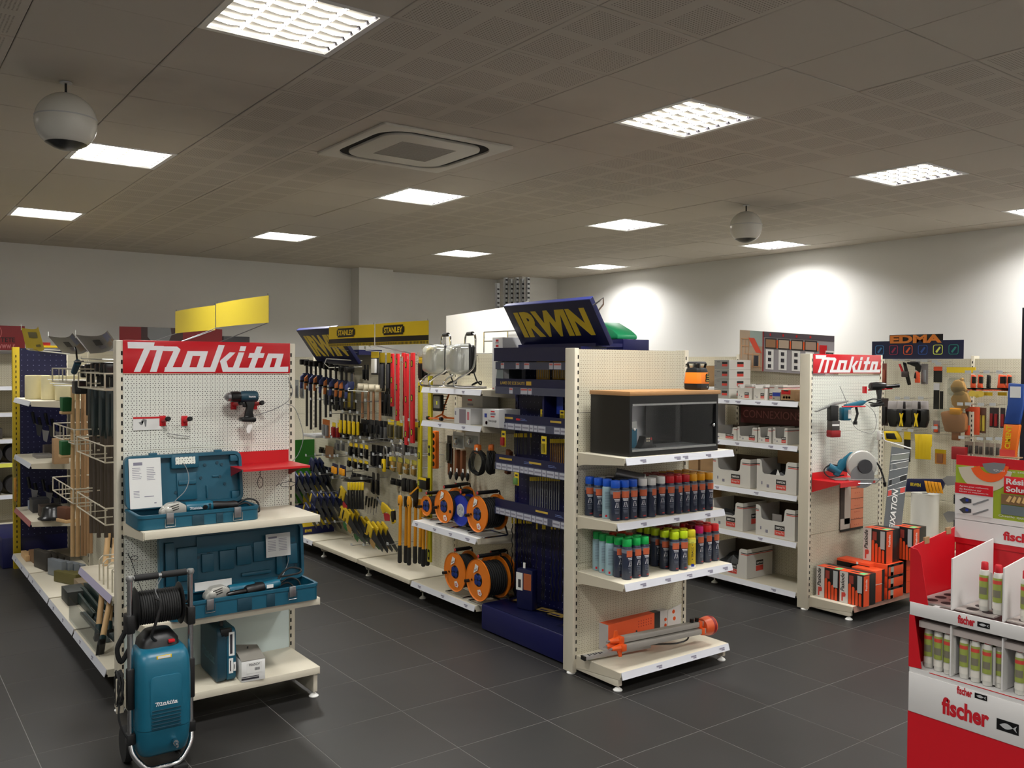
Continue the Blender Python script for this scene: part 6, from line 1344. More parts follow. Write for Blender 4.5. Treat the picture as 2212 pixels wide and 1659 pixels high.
# stacked cartons on the top shelf
for k in range(4):
    z=1.717+k*0.0875; t=pbox('carton','grey-ended white carton, %s of the stack on the top shelf'%('lowest','second','third','topmost')[k],(6.47,5.575-0.0,z),RZ,0.0,0,0,simb) if False else thing('carton','white stacked carton left on the top shelf, %s of four'%('lowest','second from below','third from below','topmost')[k],'box',(6.30,5.385,z),RZ,'four stacked cartons on the top shelf')
    bx('box',simb,t,0,0.17,0,0.30,0,0.086,bev=0.002); bx('side_face',M('carton_side',(206,204,196),.6),t,0.170,0.1705,0.001,0.299,0.001,0.085); bx('end_face',M('carton_end_grey',(150,150,146),.6),t,0.001,0.169,-0.0008,0,0.001,0.085)
    bx('logo_top',logo_b,t,0.09,0.15,-0.0015,-0.0008,0.048,0.068); bx('logo_bottom',logo_r,t,0.09,0.15,-0.0015,-0.0008,0.026,0.047); bx('print',darkprint,t,0.03,0.065,-0.0015,-0.0008,0.066,0.069); bx('print',greyprint,t,0.008,0.022,-0.0015,-0.0008,0.025,0.037)
    bx('side_logo',logo_b,t,0.1706,0.1712,0.11,0.20,0.048,0.068); bx('side_logo',logo_r,t,0.1706,0.1712,0.11,0.20,0.022,0.047)
t=pbox('carton','small grey carton with blue label on the top shelf of the right row',(6.30,4.745,1.717),RZ,0.082,0.09,0.075,M('cart_gr',(160,156,146),.6),((.05,.98,.48,.9,blue),(.1,.3,.2,.3,darkprint),(.65,.9,.1,.15,greyprint)))
t=pbox('carton','brown carton with red label at the right end of the top shelf',(6.30,4.655,1.717),RZ,0.135,0.14,0.095,card,((.02,.7,.58,.95,red),(.2,.55,.84,.98,paper),(0,1,.0,.06,darkprint))); 
for k in range(3): B().lathe([(0.001,0),(0.011,0)],10,(0.03+k*0.027,-0.0016,0.03),(0,-1,0)).build('print',M('print_br',(120,90,60),.6),t)
tag(bx('carton',M('cart_red',(170,60,50),.6),None,6.5,6.62,4.50,4.60,1.717,1.86),'small red and brown carton at the back of the top shelf','box')
bx('CONNEX',redd,None,0,0,0,0,0,0) if False else None
_p=Xp(1600,912,6.655); t=thing('dark_sign','dark maroon strip lettered in faint capitals beneath the top shelf','sign',(6.655,_p.y,_p.z),RZ); bx('panel',M('maroon',(92,32,34),.5),t,0,0.90,0,0.01,0,0.15); text('CONNEXIONS BOIS',M('maroon_text',(170,96,96),.5),t,(0.03,-0.002,0.05),XU,ZU,0.86,0.07,bold=0.0)
tag(bx('back_board',M('board_brown',(66,54,44),.7),None,6.672,6.686,4.46,5.40,1.36,1.69),'dark brown board behind the low bins','board')
# tilted picture board above
t=thing('picture_board','large grey picture board of timber framing above the right row','sign',(6.66,5.39,0),RZ)
def SB(x,z): # skewed board: local coordinates 0..1
    return (x*1.0, 0, (1.975-0.045*x)+(0.375-0.035*x)*z)
def sbp(nm,mat,x0,x1,z0,z1,y=-0.002):
    a,b_,c,d=SB(x0,z0),SB(x1,z0),SB(x1,z1),SB(x0,z1); return B().add([(q[0],yy,q[2]) for yy in (y,y+0.0015) for q in (a,b_,c,d)],[(0,1,2,3),(7,6,5,4),(0,4,5,1),(1,5,6,2),(2,6,7,3),(3,7,4,0)]).build(nm,mat,t)
sbp('board',M('pb_grey',(150,146,150),.5),0,1,0,1,0.0); sbp('photo_area',M('pb_photo',(170,150,128),.5),0.0,0.27,0.0,1); sbp('photo_sky',M('pb_sky',(150,166,160),.5),0.12,0.27,0.62,1,-0.003)
B().add([SB(.10,.82),SB(.17,.82),SB(.255,.45),SB(.19,.46)],[(0,1,2,3)]).mv(0,-0.0045,0).build('photo_roof',M('pb_roof',(206,72,44),.5),t)
for (x0,x1,z0,z1) in ((.02,.025,.3,.8),(.06,.065,.4,.8),(.10,.105,.2,.8),(.02,.11,.78,.80),(.02,.11,.6,.62),(.05,.24,.40,.42),(.15,.157,.05,.45),(.23,.237,.05,.45),(.10,.107,.05,.4),(.12,.25,.1,.12)): sbp('photo_beam',M('pb_beam',(196,150,110),.5),x0,x1,z0,z1,-0.005)
sbp('photo_door',darkprint,.17,.215,.12,.38,-0.0045); sbp('red_line',redd,.262,.275,0,1,-0.004); sbp('top_band',M('pb_dark',(84,76,84),.5),.275,1,.86,1)
for k,x in enumerate((.30,.44,.58,.72)):
    sbp('frame',logo_b,x-.01,x+.115,.58,.84,-0.003); sbp('photo',M('pb_p%d'%k,((150,112,80),(178,160,140),(170,150,130),(160,136,120))[k],.5),x,x+.105,.61,.81,-0.0045); sbp('white_column',paper,x,x+.085,.06,.56,-0.003)
    for j in range(3): sbp('part_picture',darkprint,x+.025,x+.06,.10+j*.16,.19+j*.16,-0.0045)
    sbp('number',red,x+.04,x+.055,.9,.96,-0.0045); sbp('orange_block',orangef,x+.116,x+.128,.6,.8,-0.0035)
sbp('red_patch',red,.86,.93,.1,.75,-0.003); sbp('white_patch',paper,.92,1,.0,.62,-0.004); sbp('logo_plate',logo_b,.925,.995,.45,.58,-0.005); text('SIMPSON',paper,t,(.932,-0.007,2.10),XU,ZU,0.056,0.018,bold=.02)
# cartons in the further bay
for (px,py,w_,h_,X,lb,c) in ((1484,852,.22,.30,6.5,'tall brown carton behind the laser level',card),(1516,850,.16,.10,6.4,'low white carton right of the laser level',cw),(1487,1050,.12,.24,6.5,'brown carton with white label, second level behind the cans',card),(1512,1052,.18,.25,6.5,'brown carton with torn white label behind the yellow cans',card),(1500,1200,.2,.26,6.5,'brown carton behind the red cans',card)):
    p=Xp(px,py,X); zz_=1.452 if py<900 else (1.002 if py<1100 else .602)
    t=pbox('carton',lb,(X,p.y,max(zz_,0)),RZ,w_,0.15,h_ + (0.26 if py<900 else 0),c,((.3,.7,.6,.85,paper),) if py>900 else ())
# ------------------------------------------------------------ right end bay goods
pasO=M('box_orange2',(226,78,34),.45); pasW=M('box_white2',(212,206,200),.5); pasB=M('box_black',(24,20,20),.4); pasG=M('tag_green',(90,200,130),.5)
def nailbox(loc,rz,L,D,Hh,lb,stand=True):
    """face along local x (0..L), depth D, height Hh: white strip, black field, orange fingers"""
    t=thing('nail_box',lb,'box',loc,rz,'black and orange nail boxes'); bx('box',pasB,t,0,L,0,D,0,Hh,bev=0.002)
    y=-0.0008; bx('white_strip',pasW,t,0,L*.35,y,0,0,Hh)
    text('Paslode',pasB,t,(L*.20,y-.001,Hh*.36),ZU,(-1,0,0),Hh*.58,L*.16,bold=0.02,shear=0.2)
    o=B(); 
    B().xz([(L*.08,Hh*.05),(L*.14,Hh*.05),(L*.14,Hh*.18),(L*.24,Hh*.2),(L*.26,Hh*.28),(L*.22,Hh*.34),(L*.08,Hh*.32)],y-.0008,y).build('red_mark',logo_r,t)
    n=4
    for k in range(n):
        x0=L*(.37+.145*k); hh=Hh*(.62-.09*k)
        B().xz([(x0,0),(x0+L*.11,0)]+[(x0+L*.055+L*.055*math.cos(a),hh+L*.055*math.sin(a)) for a in [i*PI/6 for i in range(7)]],y-.0004,y).build('orange_finger',pasO,t)
    bx('label',M('label_grey',(176,180,180),.5),t,L*.74,L*.93,y-.001,y,Hh*.42,Hh*.96); bx('picture',M('pic_rb',(150,60,50),.5),t,L*.40,L*.58,y-.001,y,Hh*.66,Hh*.92)
    # top
    bx('top_orange',pasO,t,0,L,D*.05,D*.6,Hh,Hh+.001); bx('top_slot',pasB,t,L*.3,L*.7,D*.25,D*.4,Hh+.001,Hh+.0016); bx('top_tag',pasG,t,L*.72,L*.95,D*.1,D*.5,Hh+.001,Hh+.0018)
    # right end
    bx('end_orange',pasO,t,L,L+.001,0,D*.0+D*.45,Hh*.0,Hh*.97)
    text('Paslode',paper,t,(L+.0016,D*.28,Hh*.5),ZU,(0,-1,0),Hh*.36,D*.14,bold=0.02)
    return t
Zb=0.117
nailbox((6.335,4.31,Zb),RZ,0.21,0.17,0.25,'left nail box of the front pair on the right end bay'); nailbox((6.335,4.095,Zb),RZ,0.21,0.17,0.25,'second nail box of the front pair on the right end bay')
t=pbox('carton','plain orange carton with black corner beside the front nail boxes',(6.53,3.905,Zb),0,0.135,0.21,0.255,pasO,((.72,1,0,1,pasB),(0,1,.55,.57,M('strap_white',(200,190,180),.5)))); 
pbox('carton','long flat black and orange carton lying behind the front pair',(6.62,4.31,Zb),RZ,0.30,0.14,0.28,pasO,((0,1,.70,.93,pasB),(.6,.66,0,1,paper),(.42,.75,.76,.88,M('lbl',(200,196,190),.5))))
for k in range(3):
    t=pbox('carton','small orange and black carton, %s of the low stack under the tall box'%('lowest','middle','top')[k],(6.70,3.90,Zb+0.095*k),0,0.24,0.22,0.093,pasO,((0,.06,0,1,pasB),(0,1,.78,1,pasB),(.20,.38,0,.9,M('lbl2',(150,150,140),.5)),(.2,.36,0,.3,pasG),(.72,.9,.82,.96,paper)))
nailbox((6.72,4.13,Zb+0.286),RZ,0.205,0.20,0.27,'tall nail box standing on the low stack in the middle of the end bay')
nailbox((6.98,4.03,Zb+0.29),RZ,0.19,0.20,0.27,'farthest nail box, highest at the right of the end bay')
for k in range(3): pbox('carton','red and black carton, %s of the stack beneath the farthest nail box'%('lowest','middle','top')[k],(7.02,3.92,Zb+0.096*k),0,0.18,0.2,0.094,pasB,((0,.35,0,1,pasO),(.35,1,.6,1,logo_r),(.4,.9,.68,.85,paper)))
# tools on the board
Yb=4.34
def P3(px,py,Y=4.24): return Yp(px,py,Y)
p=P3(1831,880,4.20); t=thing('jigsaw_tool','teal and black reciprocating saw with battery hung on the right end bay','saw',p,-0.3); t.scale=(1.45,1.1,0.9); tb=tealb
B().prism([(-0.02,-0.02),(0.10,0.02),(0.13,0.055),(0.10,0.065),(-0.02,0.025)],(0,0,0),XU,ZU,YU,-0.02,0.02).build('handle',tb,t,bev=0.008); bx('motor_body',tb,t,-0.045,0.01,-0.03,0.03,-0.12,0.0,bev=0.01); bx('rating_label',paper,t,-0.015,0.006,-0.032,-0.03,-0.1,-0.02)
B().prism([(-0.22,-0.04),(-0.1,0.02),(0.0,0.05),(0.0,0.065),(-0.10,0.045),(-0.225,-0.03)],(0,0,0),XU,ZU,YU,-0.012,0.012).build('guide_bar',galv,t,bev=0.003)
bx('bracket',black,t,-0.13,-0.075,-0.025,0.025,-0.12,0.02,bev=0.005); bx('battery',M('bat_grey',(70,66,64),.5),t,-0.125,-0.07,-0.03,0.03,-0.21,-0.12,bev=0.005); bx('battery_base',redd,t,-0.128,-0.062,-0.032,0.032,-0.27,-0.205,bev=0.008); bx('white_band',white,t,-0.124,-0.075,-0.031,-0.03,-0.165,-0.15)
B().tube([(-0.07,-0.05,0.01),(0.09,-0.05,0.01)],0.007,6).build('red_arm',red,t); B().tube(catmull([(0.12,0,0.05),(0.18,0,0.075),(0.235,0,0.06),(0.20,0,0.035),(0.15,0,0.045)],5),0.006,6).build('power_cable',rubber,t)
B().tube([(0.06,0,0.0),(0.07,0,-0.06),(0.055,0,-0.13)],0.008,6).build('plug_lead',rubber,t); B().cyl((0.055,0,-0.13),(0.055,0,-0.16),0.013,n=8).build('plug',blacks,t)
cable('security_cable',[P3(1814,834),P3(1826,862),P3(1834,890),P3(1845,920),P3(1862,932),P3(1885,935),P3(1893,915),P3(1888,890),P3(1868,872),P3(1845,864)],'thin wire looping below the reciprocating saw')
p=P3(1895,835,4.18); t=thing('cordless_drill','black drill with side grip sticking out at the right edge of the end bay','drill',p,-0.5)
B().lathe([(0.02,0),(0.033,0.01),(0.036,0.06),(0.03,0.13),(0.02,0.15)],16,(-0.07,0,0),(1,0,0.05)).build('motor_body',blacks,t); B().cyl((0.07,-0.02,0.0),(0.165,-0.06,0.01),0.014,0.017,n=12).build('side_grip',blacks,t); B().cyl((0.165,-0.06,0.01),(0.168,-0.061,0.01),0.013,n=12).build('grip_end',steel,t)
B().xz([(-0.01,-0.02),(0.04,-0.02),(0.035,-0.09),(0.045,-0.14),(-0.0,-0.14),(0.005,-0.09)],-0.015,0.015).build('handle',black,t,bev=0.006); B().xz([(-0.05,-0.15),(0.05,-0.135),(0.055,-0.16),(-0.045,-0.175)],-0.03,0.03).build('battery_foot',blacks,t,bev=0.006)
bx('hanger_plate',red,t,-0.085,-0.065,0.05,0.09,-0.06,0.0); B().tube([(-0.07,0.02,-0.03),(0.12,-0.03,-0.015)],0.008,6).build('hanger_arm',red,t)
# circular saw on a red ledge
t=thing('sheet_bracket','red metal ledge holding the circular saw','bracket',(6.295,4.338,1.075)); bx('tray',red,t,0.0,0.50,-0.26,0,0.0,0.003); B().yz([(0,0),(-0.25,0),(-0.25,-0.01),(0,-0.10)],0.0,0.003).build('gusset',red,t); B().yz([(0,0),(-0.25,0),(0,-0.10)],0.497,0.5).build('gusset',redd,t); bx('back_plate',red,t,0,0.5,-0.003,0,0,0.06); bx('front_edge',red,t,0.0,0.5,-0.262,-0.26,-0.035,0.003)
t=thing('circular_saw','teal circular saw with silver guard on the red ledge','saw',(6.60,4.14,1.08),-0.62); t.scale=(1.15,1,1.15)
bx('base_plate',galv,t,-0.17,0.17,-0.07,0.07,0,0.006,bev=0.002)
B().lathe([(0.02,-0.02),(0.10,-0.02),(0.108,-0.012),(0.108,0.015),(0.10,0.02),(0.02,0.02)],30,(0.03,-0.04,0.105),(0,1,0)).build('blade_guard',M('guard_alu',(186,184,178),.35,.4),t,bev=0.003); B().lathe([(0.001,-0.001),(0.085,-0.001),(0.085,0.001)],30,(0.03,-0.065,0.03),(0,1,0)).build('saw_blade',steel,t)
B().lathe([(0.01,0),(0.05,0.0),(0.052,0.01),(0.05,0.02)],20,(0.045,-0.062,0.10),(0,-1,0)).build('inner_guard',dgrey,t)
B().lathe([(0.03,0),(0.045,0.01),(0.045,0.09),(0.03,0.1)],18,(-0.03,0.0,0.09),(-0.5,1,0.1)).build('motor_body',tb,t); B().prism([(-0.16,0.03),(-0.13,0.10),(-0.08,0.16),(-0.03,0.20),(0.0,0.19),(-0.05,0.12),(-0.10,0.05),(-0.12,0.02)],(0,0,0),XU,ZU,YU,-0.02,0.02).build('handle',tb,t,bev=0.012)
B().cyl((-0.11,0.0,0.05),(-0.19,0.01,0.09),0.026,0.03,n=12).build('front_grip',tb,t); B().tube(catmull([(-0.08,0.0,0.03),(-0.19,-0.02,0.02),(-0.225,0,0.06),(-0.19,0,0.10),(-0.12,0,0.10)],5),0.005,6).build('power_cable',rubber,t)
B().tube(catmull([(0.13,0,0.14),(0.17,0,0.10),(0.20,0,0.03),(0.21,-0.01,-0.02)],5),0.007,6).build('power_cable',rubber,t); B().cyl((0.21,-0.01,-0.02),(0.215,-0.01,-0.05),0.014,0.01,n=8).build('plug',blacks,t); B().tube([(-0.09,-0.075,0.02),(-0.05,-0.08,-0.02),(0.12,-0.08,-0.02),(0.17,-0.07,0.03)],0.004,6).build('guide_lever',chrome,t)
# cut-out under the ledge with goods seen behind
t=thing('cutout_panel','dark framed opening in the end bay board with an orange card behind','panel',(6.70,4.338,0.60)); bx('dark_recess',M('recess',(60,52,46),.8),t,0,0.34,-0.002,0.0,0,0.40); bx('pale_card',M('pale_c',(180,170,158),.7),t,0.06,0.15,-0.004,-0.002,0.06,0.40); bx('pale_card',M('pale_c2',(190,180,168),.7),t,0.0,0.14,-0.004,-0.002,0.02,0.11); bx('orange_card',M('oc',(204,124,90),.7),t,0.15,0.34,-0.005,-0.002,0.02,0.40)
for k in range(4): bx('dark_bar',pasB,t,0.15,0.34,-0.006,-0.005,0.09+k*.09,0.093+k*.09)
bx('dark_bar',pasB,t,0,0.34,-0.006,-0.002,0,0.018); 
for k in range(18): bx('printed_dot',redd,t,0.21+0.03*(k%3),0.217+.03*(k%3),-0.0055,-0.005,0.04+0.055*(k//3),0.047+0.055*(k//3))
# white arm and hanging banner
p=Yp(1903,938,4.30); q=Xp(1968,969,7.38); q=Yp(1968,969,4.02)
t=thing('bent_hook','white bent arm jutting from the right end bay','bracket',p); v=q-p; B().tube(catmull([(0,0,0),(0.02,-0.01,-0.0),(0.02,-0.02,-0.05),(0.06,-0.05,-0.07),tuple(v)],4),0.007,6).build('arm',white,t); bx('clip',white,t,-0.02,0.01,0,0.03,-0.05,0.03,bev=0.003)
bd=M('banner_grey',(92,96,98),.6); 
A_=Yp(1926,964,4.10); B_=Yp(1966,972,4.02); C_=Yp(1944,1166,3.98); D_=Yp(1906,1166,4.06)
t=thing('hanging_banner','grey slanting banner lettered FIXATION with white-outlined tools','banner',(0,0,0))
n=(B_-A_).cross(D_-A_).normalized(); n=-n if n.y>0 else n
B().add([A_,B_,C_,D_]+[x-n*0.002 for x in (A_,B_,C_,D_)],[(0,1,2,3),(7,6,5,4),(0,4,5,1),(1,5,6,2),(2,6,7,3),(3,7,4,0)]).build('sheet',bd,t)
def BP(a,b_): # a across 0..1, b down 0..1
    l=A_.lerp(D_,b_); r=B_.lerp(C_,b_); return l.lerp(r,a)+n*0.002
for (b0,b1,m_) in ((.10,.04,M('ic1',(120,124,116),.5)),(.20,.13,M('ic2',(110,112,110),.5)),(.37,.28,blacks),(.48,.42,logo_r)):
    B().add([BP(.05,b0),BP(.95,b1),BP(.95,b1+.055),BP(.05,b0+.055)],[(0,1,2,3)]).build('tool_picture',m_,t); B().tube([BP(.03,b0-.006),BP(.97,b1-.006)],0.002,4).tube([BP(.03,b0+.062),BP(.97,b1+.062)],0.002,4).build('white_outline',white,t)
u=(D_-A_).normalized(); text('FIXATION',white,t,BP(.62,.89),-u,(B_-A_).normalized()*-1,0.34,0.052,bold=0.02,shear=0.2)
# ------------------------------------------------------------ right wall goods
XW=9.18
def wb(px0,py0,px1,py1,lb,c,h=None,item=None,n=1,X=9.05,**k): return blk(px0,py0,px1,py1,lb,c,h,item,n,X,**k)
o=Xp(1885,741,8.9); 
t=thing('lettered_header','navy header with coloured square icons and orange letters above','sign',(8.85,5.37,2.095),RZ)
EB=M('header_navy',(16,24,62),.4); bx('panel',EB,t,0,0.99,-0.004,0,0,0.19)
for k,c in enumerate(((60,120,170),(150,40,70),(220,90,40),(40,80,150),(206,214,90),(30,120,110))):
    x=0.035+k*0.16; ring(rrect(0.10,0.10,0.02,3,0,0),rrect(0.088,0.088,0.016,3,0,0),0,0.002).rot(PI/2,'X').mv(x+0.055,-0.005,0.095).build('icon_frame',M('ic_%d'%k,c,.4),t)
    B().xz([(x+.03,.075),(x+.045,.06),(x+.085,.115),(x+.07,.125)],-0.006,-0.005).build('icon_picture',M('ic_%d'%k),t)
text('EDMA',M('header_orange',(214,122,40),.4),t,(0.21,-0.008,0.165),XU,ZU,0.56,0.085,bold=0.05); bx('letter_board',blacks,t,0.20,0.78,-0.003,0.0,0.19,0.255,bev=0.002)
o1=M('wall_orange',(222,84,46),.4)
def plier(px,py,lb,X=9.0):
    p=Xp(px,py,X); t=thing('hog_ring_plier',lb,'pliers',p,RZ); B().xz([(0,0),(0.03,-0.01),(0.06,-0.12),(0.09,-0.24),(0.06,-0.25),(0.03,-0.15)],-0.012,0.012).build('body',blacks,t,bev=0.004); B().xz([(-0.05,-0.02),(-0.03,-0.02),(0.02,-0.13),(0.0,-0.14)],-0.01,0.01).build('red_lever',red,t,bev=0.003); bx('head',M('hd_dark',(60,50,50),.5),t,-0.01,0.06,-0.02,0.02,-0.16,-0.10,bev=0.006)
plier(1951,782,'red and black hand plier under the dark header')
p=Xp(1972,786,9.0); t=thing('caulk_gun','black gun tool with orange trigger under the dark header','tool',p,RZ); B().xz([(-0.06,0.02),(0.06,0.02),(0.09,-0.02),(0.08,-0.09),(0.03,-0.06),(0.03,-0.03),(-0.06,0.0)],-0.015,0.015).build('body',blacks,t,bev=0.006); B().xz([(0.03,-0.08),(0.07,-0.08),(0.08,-0.2),(0.03,-0.2)],-0.015,0.015).build('orange_grip',o1,t,bev=0.006); B().xz([(0.03,-0.09),(0.045,-0.09),(0.05,-0.16),(0.02,-0.15)],-0.017,0.017).build('trigger',blacks,t,bev=0.003)
wb(1990,786,2006,830,'grey blister pack right of the black gun tool',M('pkg',(130,124,122),.4),item=grey); wb(1966,780,1990,788,'small grey pack tops above the gun tool',M('pkg',(130,124,122),.4))
wb(2017,792,2037,826,'upper black boxed tool with orange mark in the middle of the wall',blacks,item=None,h=o1); wb(2017,828,2030,884,'lower black boxed tool with white label in the middle of the wall',blacks,h=cw,item=None); wb(2030,845,2038,884,'slim black pack beside the lower boxed tool',blacks,h=None)
wb(1905,785,1916,830,'dull red pack partly hidden by the right red sign',M('dullred',(120,60,50),.5),item=M('dr2',(150,80,60),.5)); wb(1904,860,1920,920,'dark pack partly hidden by the side grip drill',M('dk2',(50,36,34),.5),item=black)
for k,(px,yc) in enumerate(((1926,0),(1946,0),(1958,1),(1978,0),(1990,1))):
    p=Xp(px,866,9.0); t=thing('work_gloves','pair of black work gloves with pale cuffs, %s on the wall'%('first','second','third','fourth','fifth')[k],'gloves',p,RZ,'black work gloves with pale cuffs')
    B().xz([(-0.03,0),(0.07,0),(0.075,-0.09),(-0.035,-0.09)],-0.02,0.02).build('cuff',M('cuff',(176,170,170),.7),t,bev=0.006); B().xz([(-0.04,-0.09),(0.08,-0.09),(0.085,-0.2),(0.06,-0.28),(-0.01,-0.28),(-0.045,-0.17)],-0.025,0.025).build('palm',blacks,t,bev=0.01)
    if k in (1,3): B().xz([(0.0,-0.13),(0.012,-0.13),(0.022,-0.15),(0.034,-0.13),(0.046,-0.13),(0.03,-0.19),(0.046,-0.27),(0.03,-0.27),(0.022,-0.22),(0.014,-0.27),(0.0,-0.27),(0.014,-0.19)],-0.03,-0.025).build('yellow_mark',yellow,t)
tag(bx('price_strip',yell2,None,9.02,9.03,Xp(2107,793,9.02).y,Xp(2045,793,9.02).y,Xp(2045,805,9.02).z,Xp(2045,793,9.02).z),'bright yellow price strip with a small figure above the leather gloves','price strip')
def lglove(px,py,s,lb,ang=0.0):
    p=Xp(px,py,8.95); t=thing('leather_gloves',lb,'gloves',p,RZ); t.rotation_euler=(0,ang,RZ); lt=M('leather_tan',(196,150,84),.7,0,.15,20)
    b=B().xz([(-0.03*s,0.08*s),(0.06*s,0.10*s),(0.13*s,0.05*s),(0.16*s,-0.05*s),(0.12*s,-0.14*s),(0.0,-0.16*s),(-0.07*s,-0.10*s),(-0.09*s,-0.02*s)],-0.03,0.03); b.build('leather',lt,t,bev=0.016)
    B().xz([(0.05*s,0.09*s),(0.09*s,0.13*s),(0.12*s,0.11*s),(0.10*s,0.05*s)],-0.02,0.02).build('thumb',lt,t,bev=0.008); B().xz(rrect(0.3*s,0.3*s,0.04,3,0.03*s,-0.02*s),-0.04,-0.038).build('plastic_wrap',clear,t)
lglove(2066,832,0.6,'tan leather gloves in clear wrap under the yellow strip, upper pair'); lglove(2070,858,0.78,'tan leather gloves in clear wrap, lower pair beside the round badges')
for k,(px,py) in enumerate(((2100,850),(2111,852),(2118,851))): p=Xp(px,py,8.9); t=tag(B().lathe([(0.001,0),(0.032,0),(0.032,0.002)],16,p,(-1,-.3,0)).build('round_badge',M('badge_gold2',(190,164,60),.5)),'round gold product badge beside the leather gloves, %s'%('left','middle','right')[k],'badge')
for k,(px,w_) in enumerate(((2103,.07),(2118,.07),(2136,.05),(2165,.12),(2180,.06))):
    p=Xp(px,811,9.0); t=thing('trowel','black and orange trowel, %s along the wall by the yellow labels'%('first','second','third','fourth','fifth')[k],'trowel',p,RZ,'black and orange trowels')
    bx('plate',blacks,t,-w_*.8,w_*.8,-0.05,0.0,-0.14,-0.125); bx('edge',o1,t,-w_*.8,w_*.8,-0.055,0.005,-0.15,-0.14); B().xz([(-w_*.35,-0.125),(w_*.35,-0.125),(w_*.25,-0.09),(w_*.3,0),(-w_*.25,0.01),(-w_*.3,-0.08)],-0.02,0.02).build('handle',o1 if k!=2 else blacks,t,bev=0.008); bx('grip_insert',blacks,t,-w_*.1,w_*.3,-0.022,0.022,-0.08,-0.01,bev=0.004)
wb(2125,847,2146,855,'yellow shelf label under the trowels, left',yell2); wb(2155,847,2177,855,'yellow shelf label under the trowels, right',yell2)
p=Xp(2034,890,8.95); t=thing('leather_pouch','brown leather tool pouch in clear wrap','pouch',p,RZ); lb_=M('leather_brown',(168,110,62),.65,0,.1,20); B().xz([(0,0.0),(0.08,0.02),(0.24,0.0),(0.26,-0.05),(0.26,-0.18),(0.20,-0.2),(0.05,-0.2),(0.02,-0.1)],-0.04,0.04).build('pouch',lb_,t,bev=0.02); bx('belt_loop',amber,t,0.10,0.22,-0.045,0.0,-0.02,0.05,bev=0.01); bx('strap',M('strap_brown',(120,76,44),.6),t,0.12,0.20,-0.03,0.0,-0.28,-0.18,bev=0.006); B().xz(rrect(0.28,0.24,0.03,3,0.13,-0.08),-0.055,-0.053).build('plastic_wrap',clear,t)
wb(2016,908,2032,936,'small grey pack with orange mark left of the brown pouch',M('pg3',(140,128,128),.5),item=o1)
p=Xp(2086,878,9.0); t=thing('orange_clamp','orange square-shaped clamp on the wall','clamp',p,RZ); B().xz([(0,0),(0.14,0),(0.14,-0.28),(0.09,-0.28),(0.09,-0.05),(0,-0.05)],-0.01,0.01).build('frame',o1,t,bev=0.003); bx('jaw',o1,t,0.0,0.045,-0.012,0.012,-0.29,-0.19,bev=0.004); bx('bar',M('bar_br',(90,70,60),.5),t,0.0,0.03,0,0.01,-0.19,-0.05)
wb(2113,880,2133,936,'brown and yellow packs right of the orange clamp',M('br3',(110,80,66),.5),item=M('yl3',(190,170,60),.5),n=2); wb(2138,880,2172,925,'dark red-trimmed packs above the grey bags',M('dk3',(56,48,50),.5),item=redd,n=3,h=None); wb(2150,908,2158,922,'tiny yellow tag on the dark packs',yell2)
p=Xp(1910,931,9.0); t=thing('chalk_box','yellow and black flat case on the wall behind the white arm','case',p,RZ); B().xz([(0,0),(0.15,0.01),(0.2,-0.07),(0.2,-0.11),(0.02,-0.11)],-0.02,0.02).build('case',yellow,t,bev=0.01); B().xz([(0.03,-0.02),(0.13,-0.015),(0.16,-0.08),(0.04,-0.08)],-0.024,-0.02).build('window',blacks,t,bev=0.004)
for k,px in enumerate((1978,1986,1994,2001)):
    p=Xp(px,938,8.95-0.02*k); t=thing('yellow_square','yellow flat tool, %s of four in a row on the wall'%('first','second','third','fourth')[k],'tool',p,RZ,'yellow flat tools in a row'); B().xz([(-0.01,0.0),(0.06,0.0),(0.06,-0.12),(0.05,-0.13),(0.05,-0.26),(0.0,-0.26),(0.0,-0.1)],-0.006,0.006).build('plate',yellow,t,bev=0.002)
wb(1953,932,1968,998,'black pack with yellow base left of the yellow tools',blacks,h=yell2,item=None); wb(2020,970,2046,1004,'small orange and yellow card pack above the navy tray',M('ocard',(206,140,60),.5),h=yell2,item=M('bbr',(150,100,70),.5))
p=Xp(2058,964,8.95); t=thing('red_brush','red-backed brush with dark bristles beside the red and green board','brush',p,RZ); bx('back',redd,t,0,0.14,-0.03,0.03,-0.13,0,bev=0.006)
for k in range(9): B().cyl((0.012+k*0.014,0,-0.13),(0.012+k*0.016,0,-0.26),0.002,n=5).build('bristle',grey,t)
wb(2084,953,2162,986,'small tan and dark packs above the red and green board',M('tan4',(150,134,120),.5),h=None,item=M('dk4',(60,54,50),.5),n=7)
t=thing('display_tray','navy display tray of amber handles lettered in gold, lower right wall','display',Xp(1957,1062,8.85),RZ); B().xz([(0,0),(0.38,0.05),(0.43,0.18),(0.02,0.14)],-0.02,0.02).build('tray',navyd,t,bev=0.004); 
for k in range(5): B().xz([(0.24+k*.035,0.02+k*.003),(0.27+k*.035,0.02+k*.003),(0.24+k*.035,0.14),(0.21+k*.035,0.14)],-0.03,-0.02).build('amber_handle',amber,t,bev=0.003)
text('IRWIN',yell2,t,(0.06,-0.022,0.07),XU,ZU,0.11,0.035,bold=0.03)
t=thing('visor','clear plastic visors hanging left of the red and green board, upper','visor',Xp(2035,1035,8.8),RZ); B().add([(0,0,0),(0.1,-0.1,0.05),(0.22,-0.1,0.06),(0.22,0,-0.03),(0.05,0,-0.06)],[(0,1,2,3,4)]).build('lens',M('visor',(170,172,176),.15,0),t)
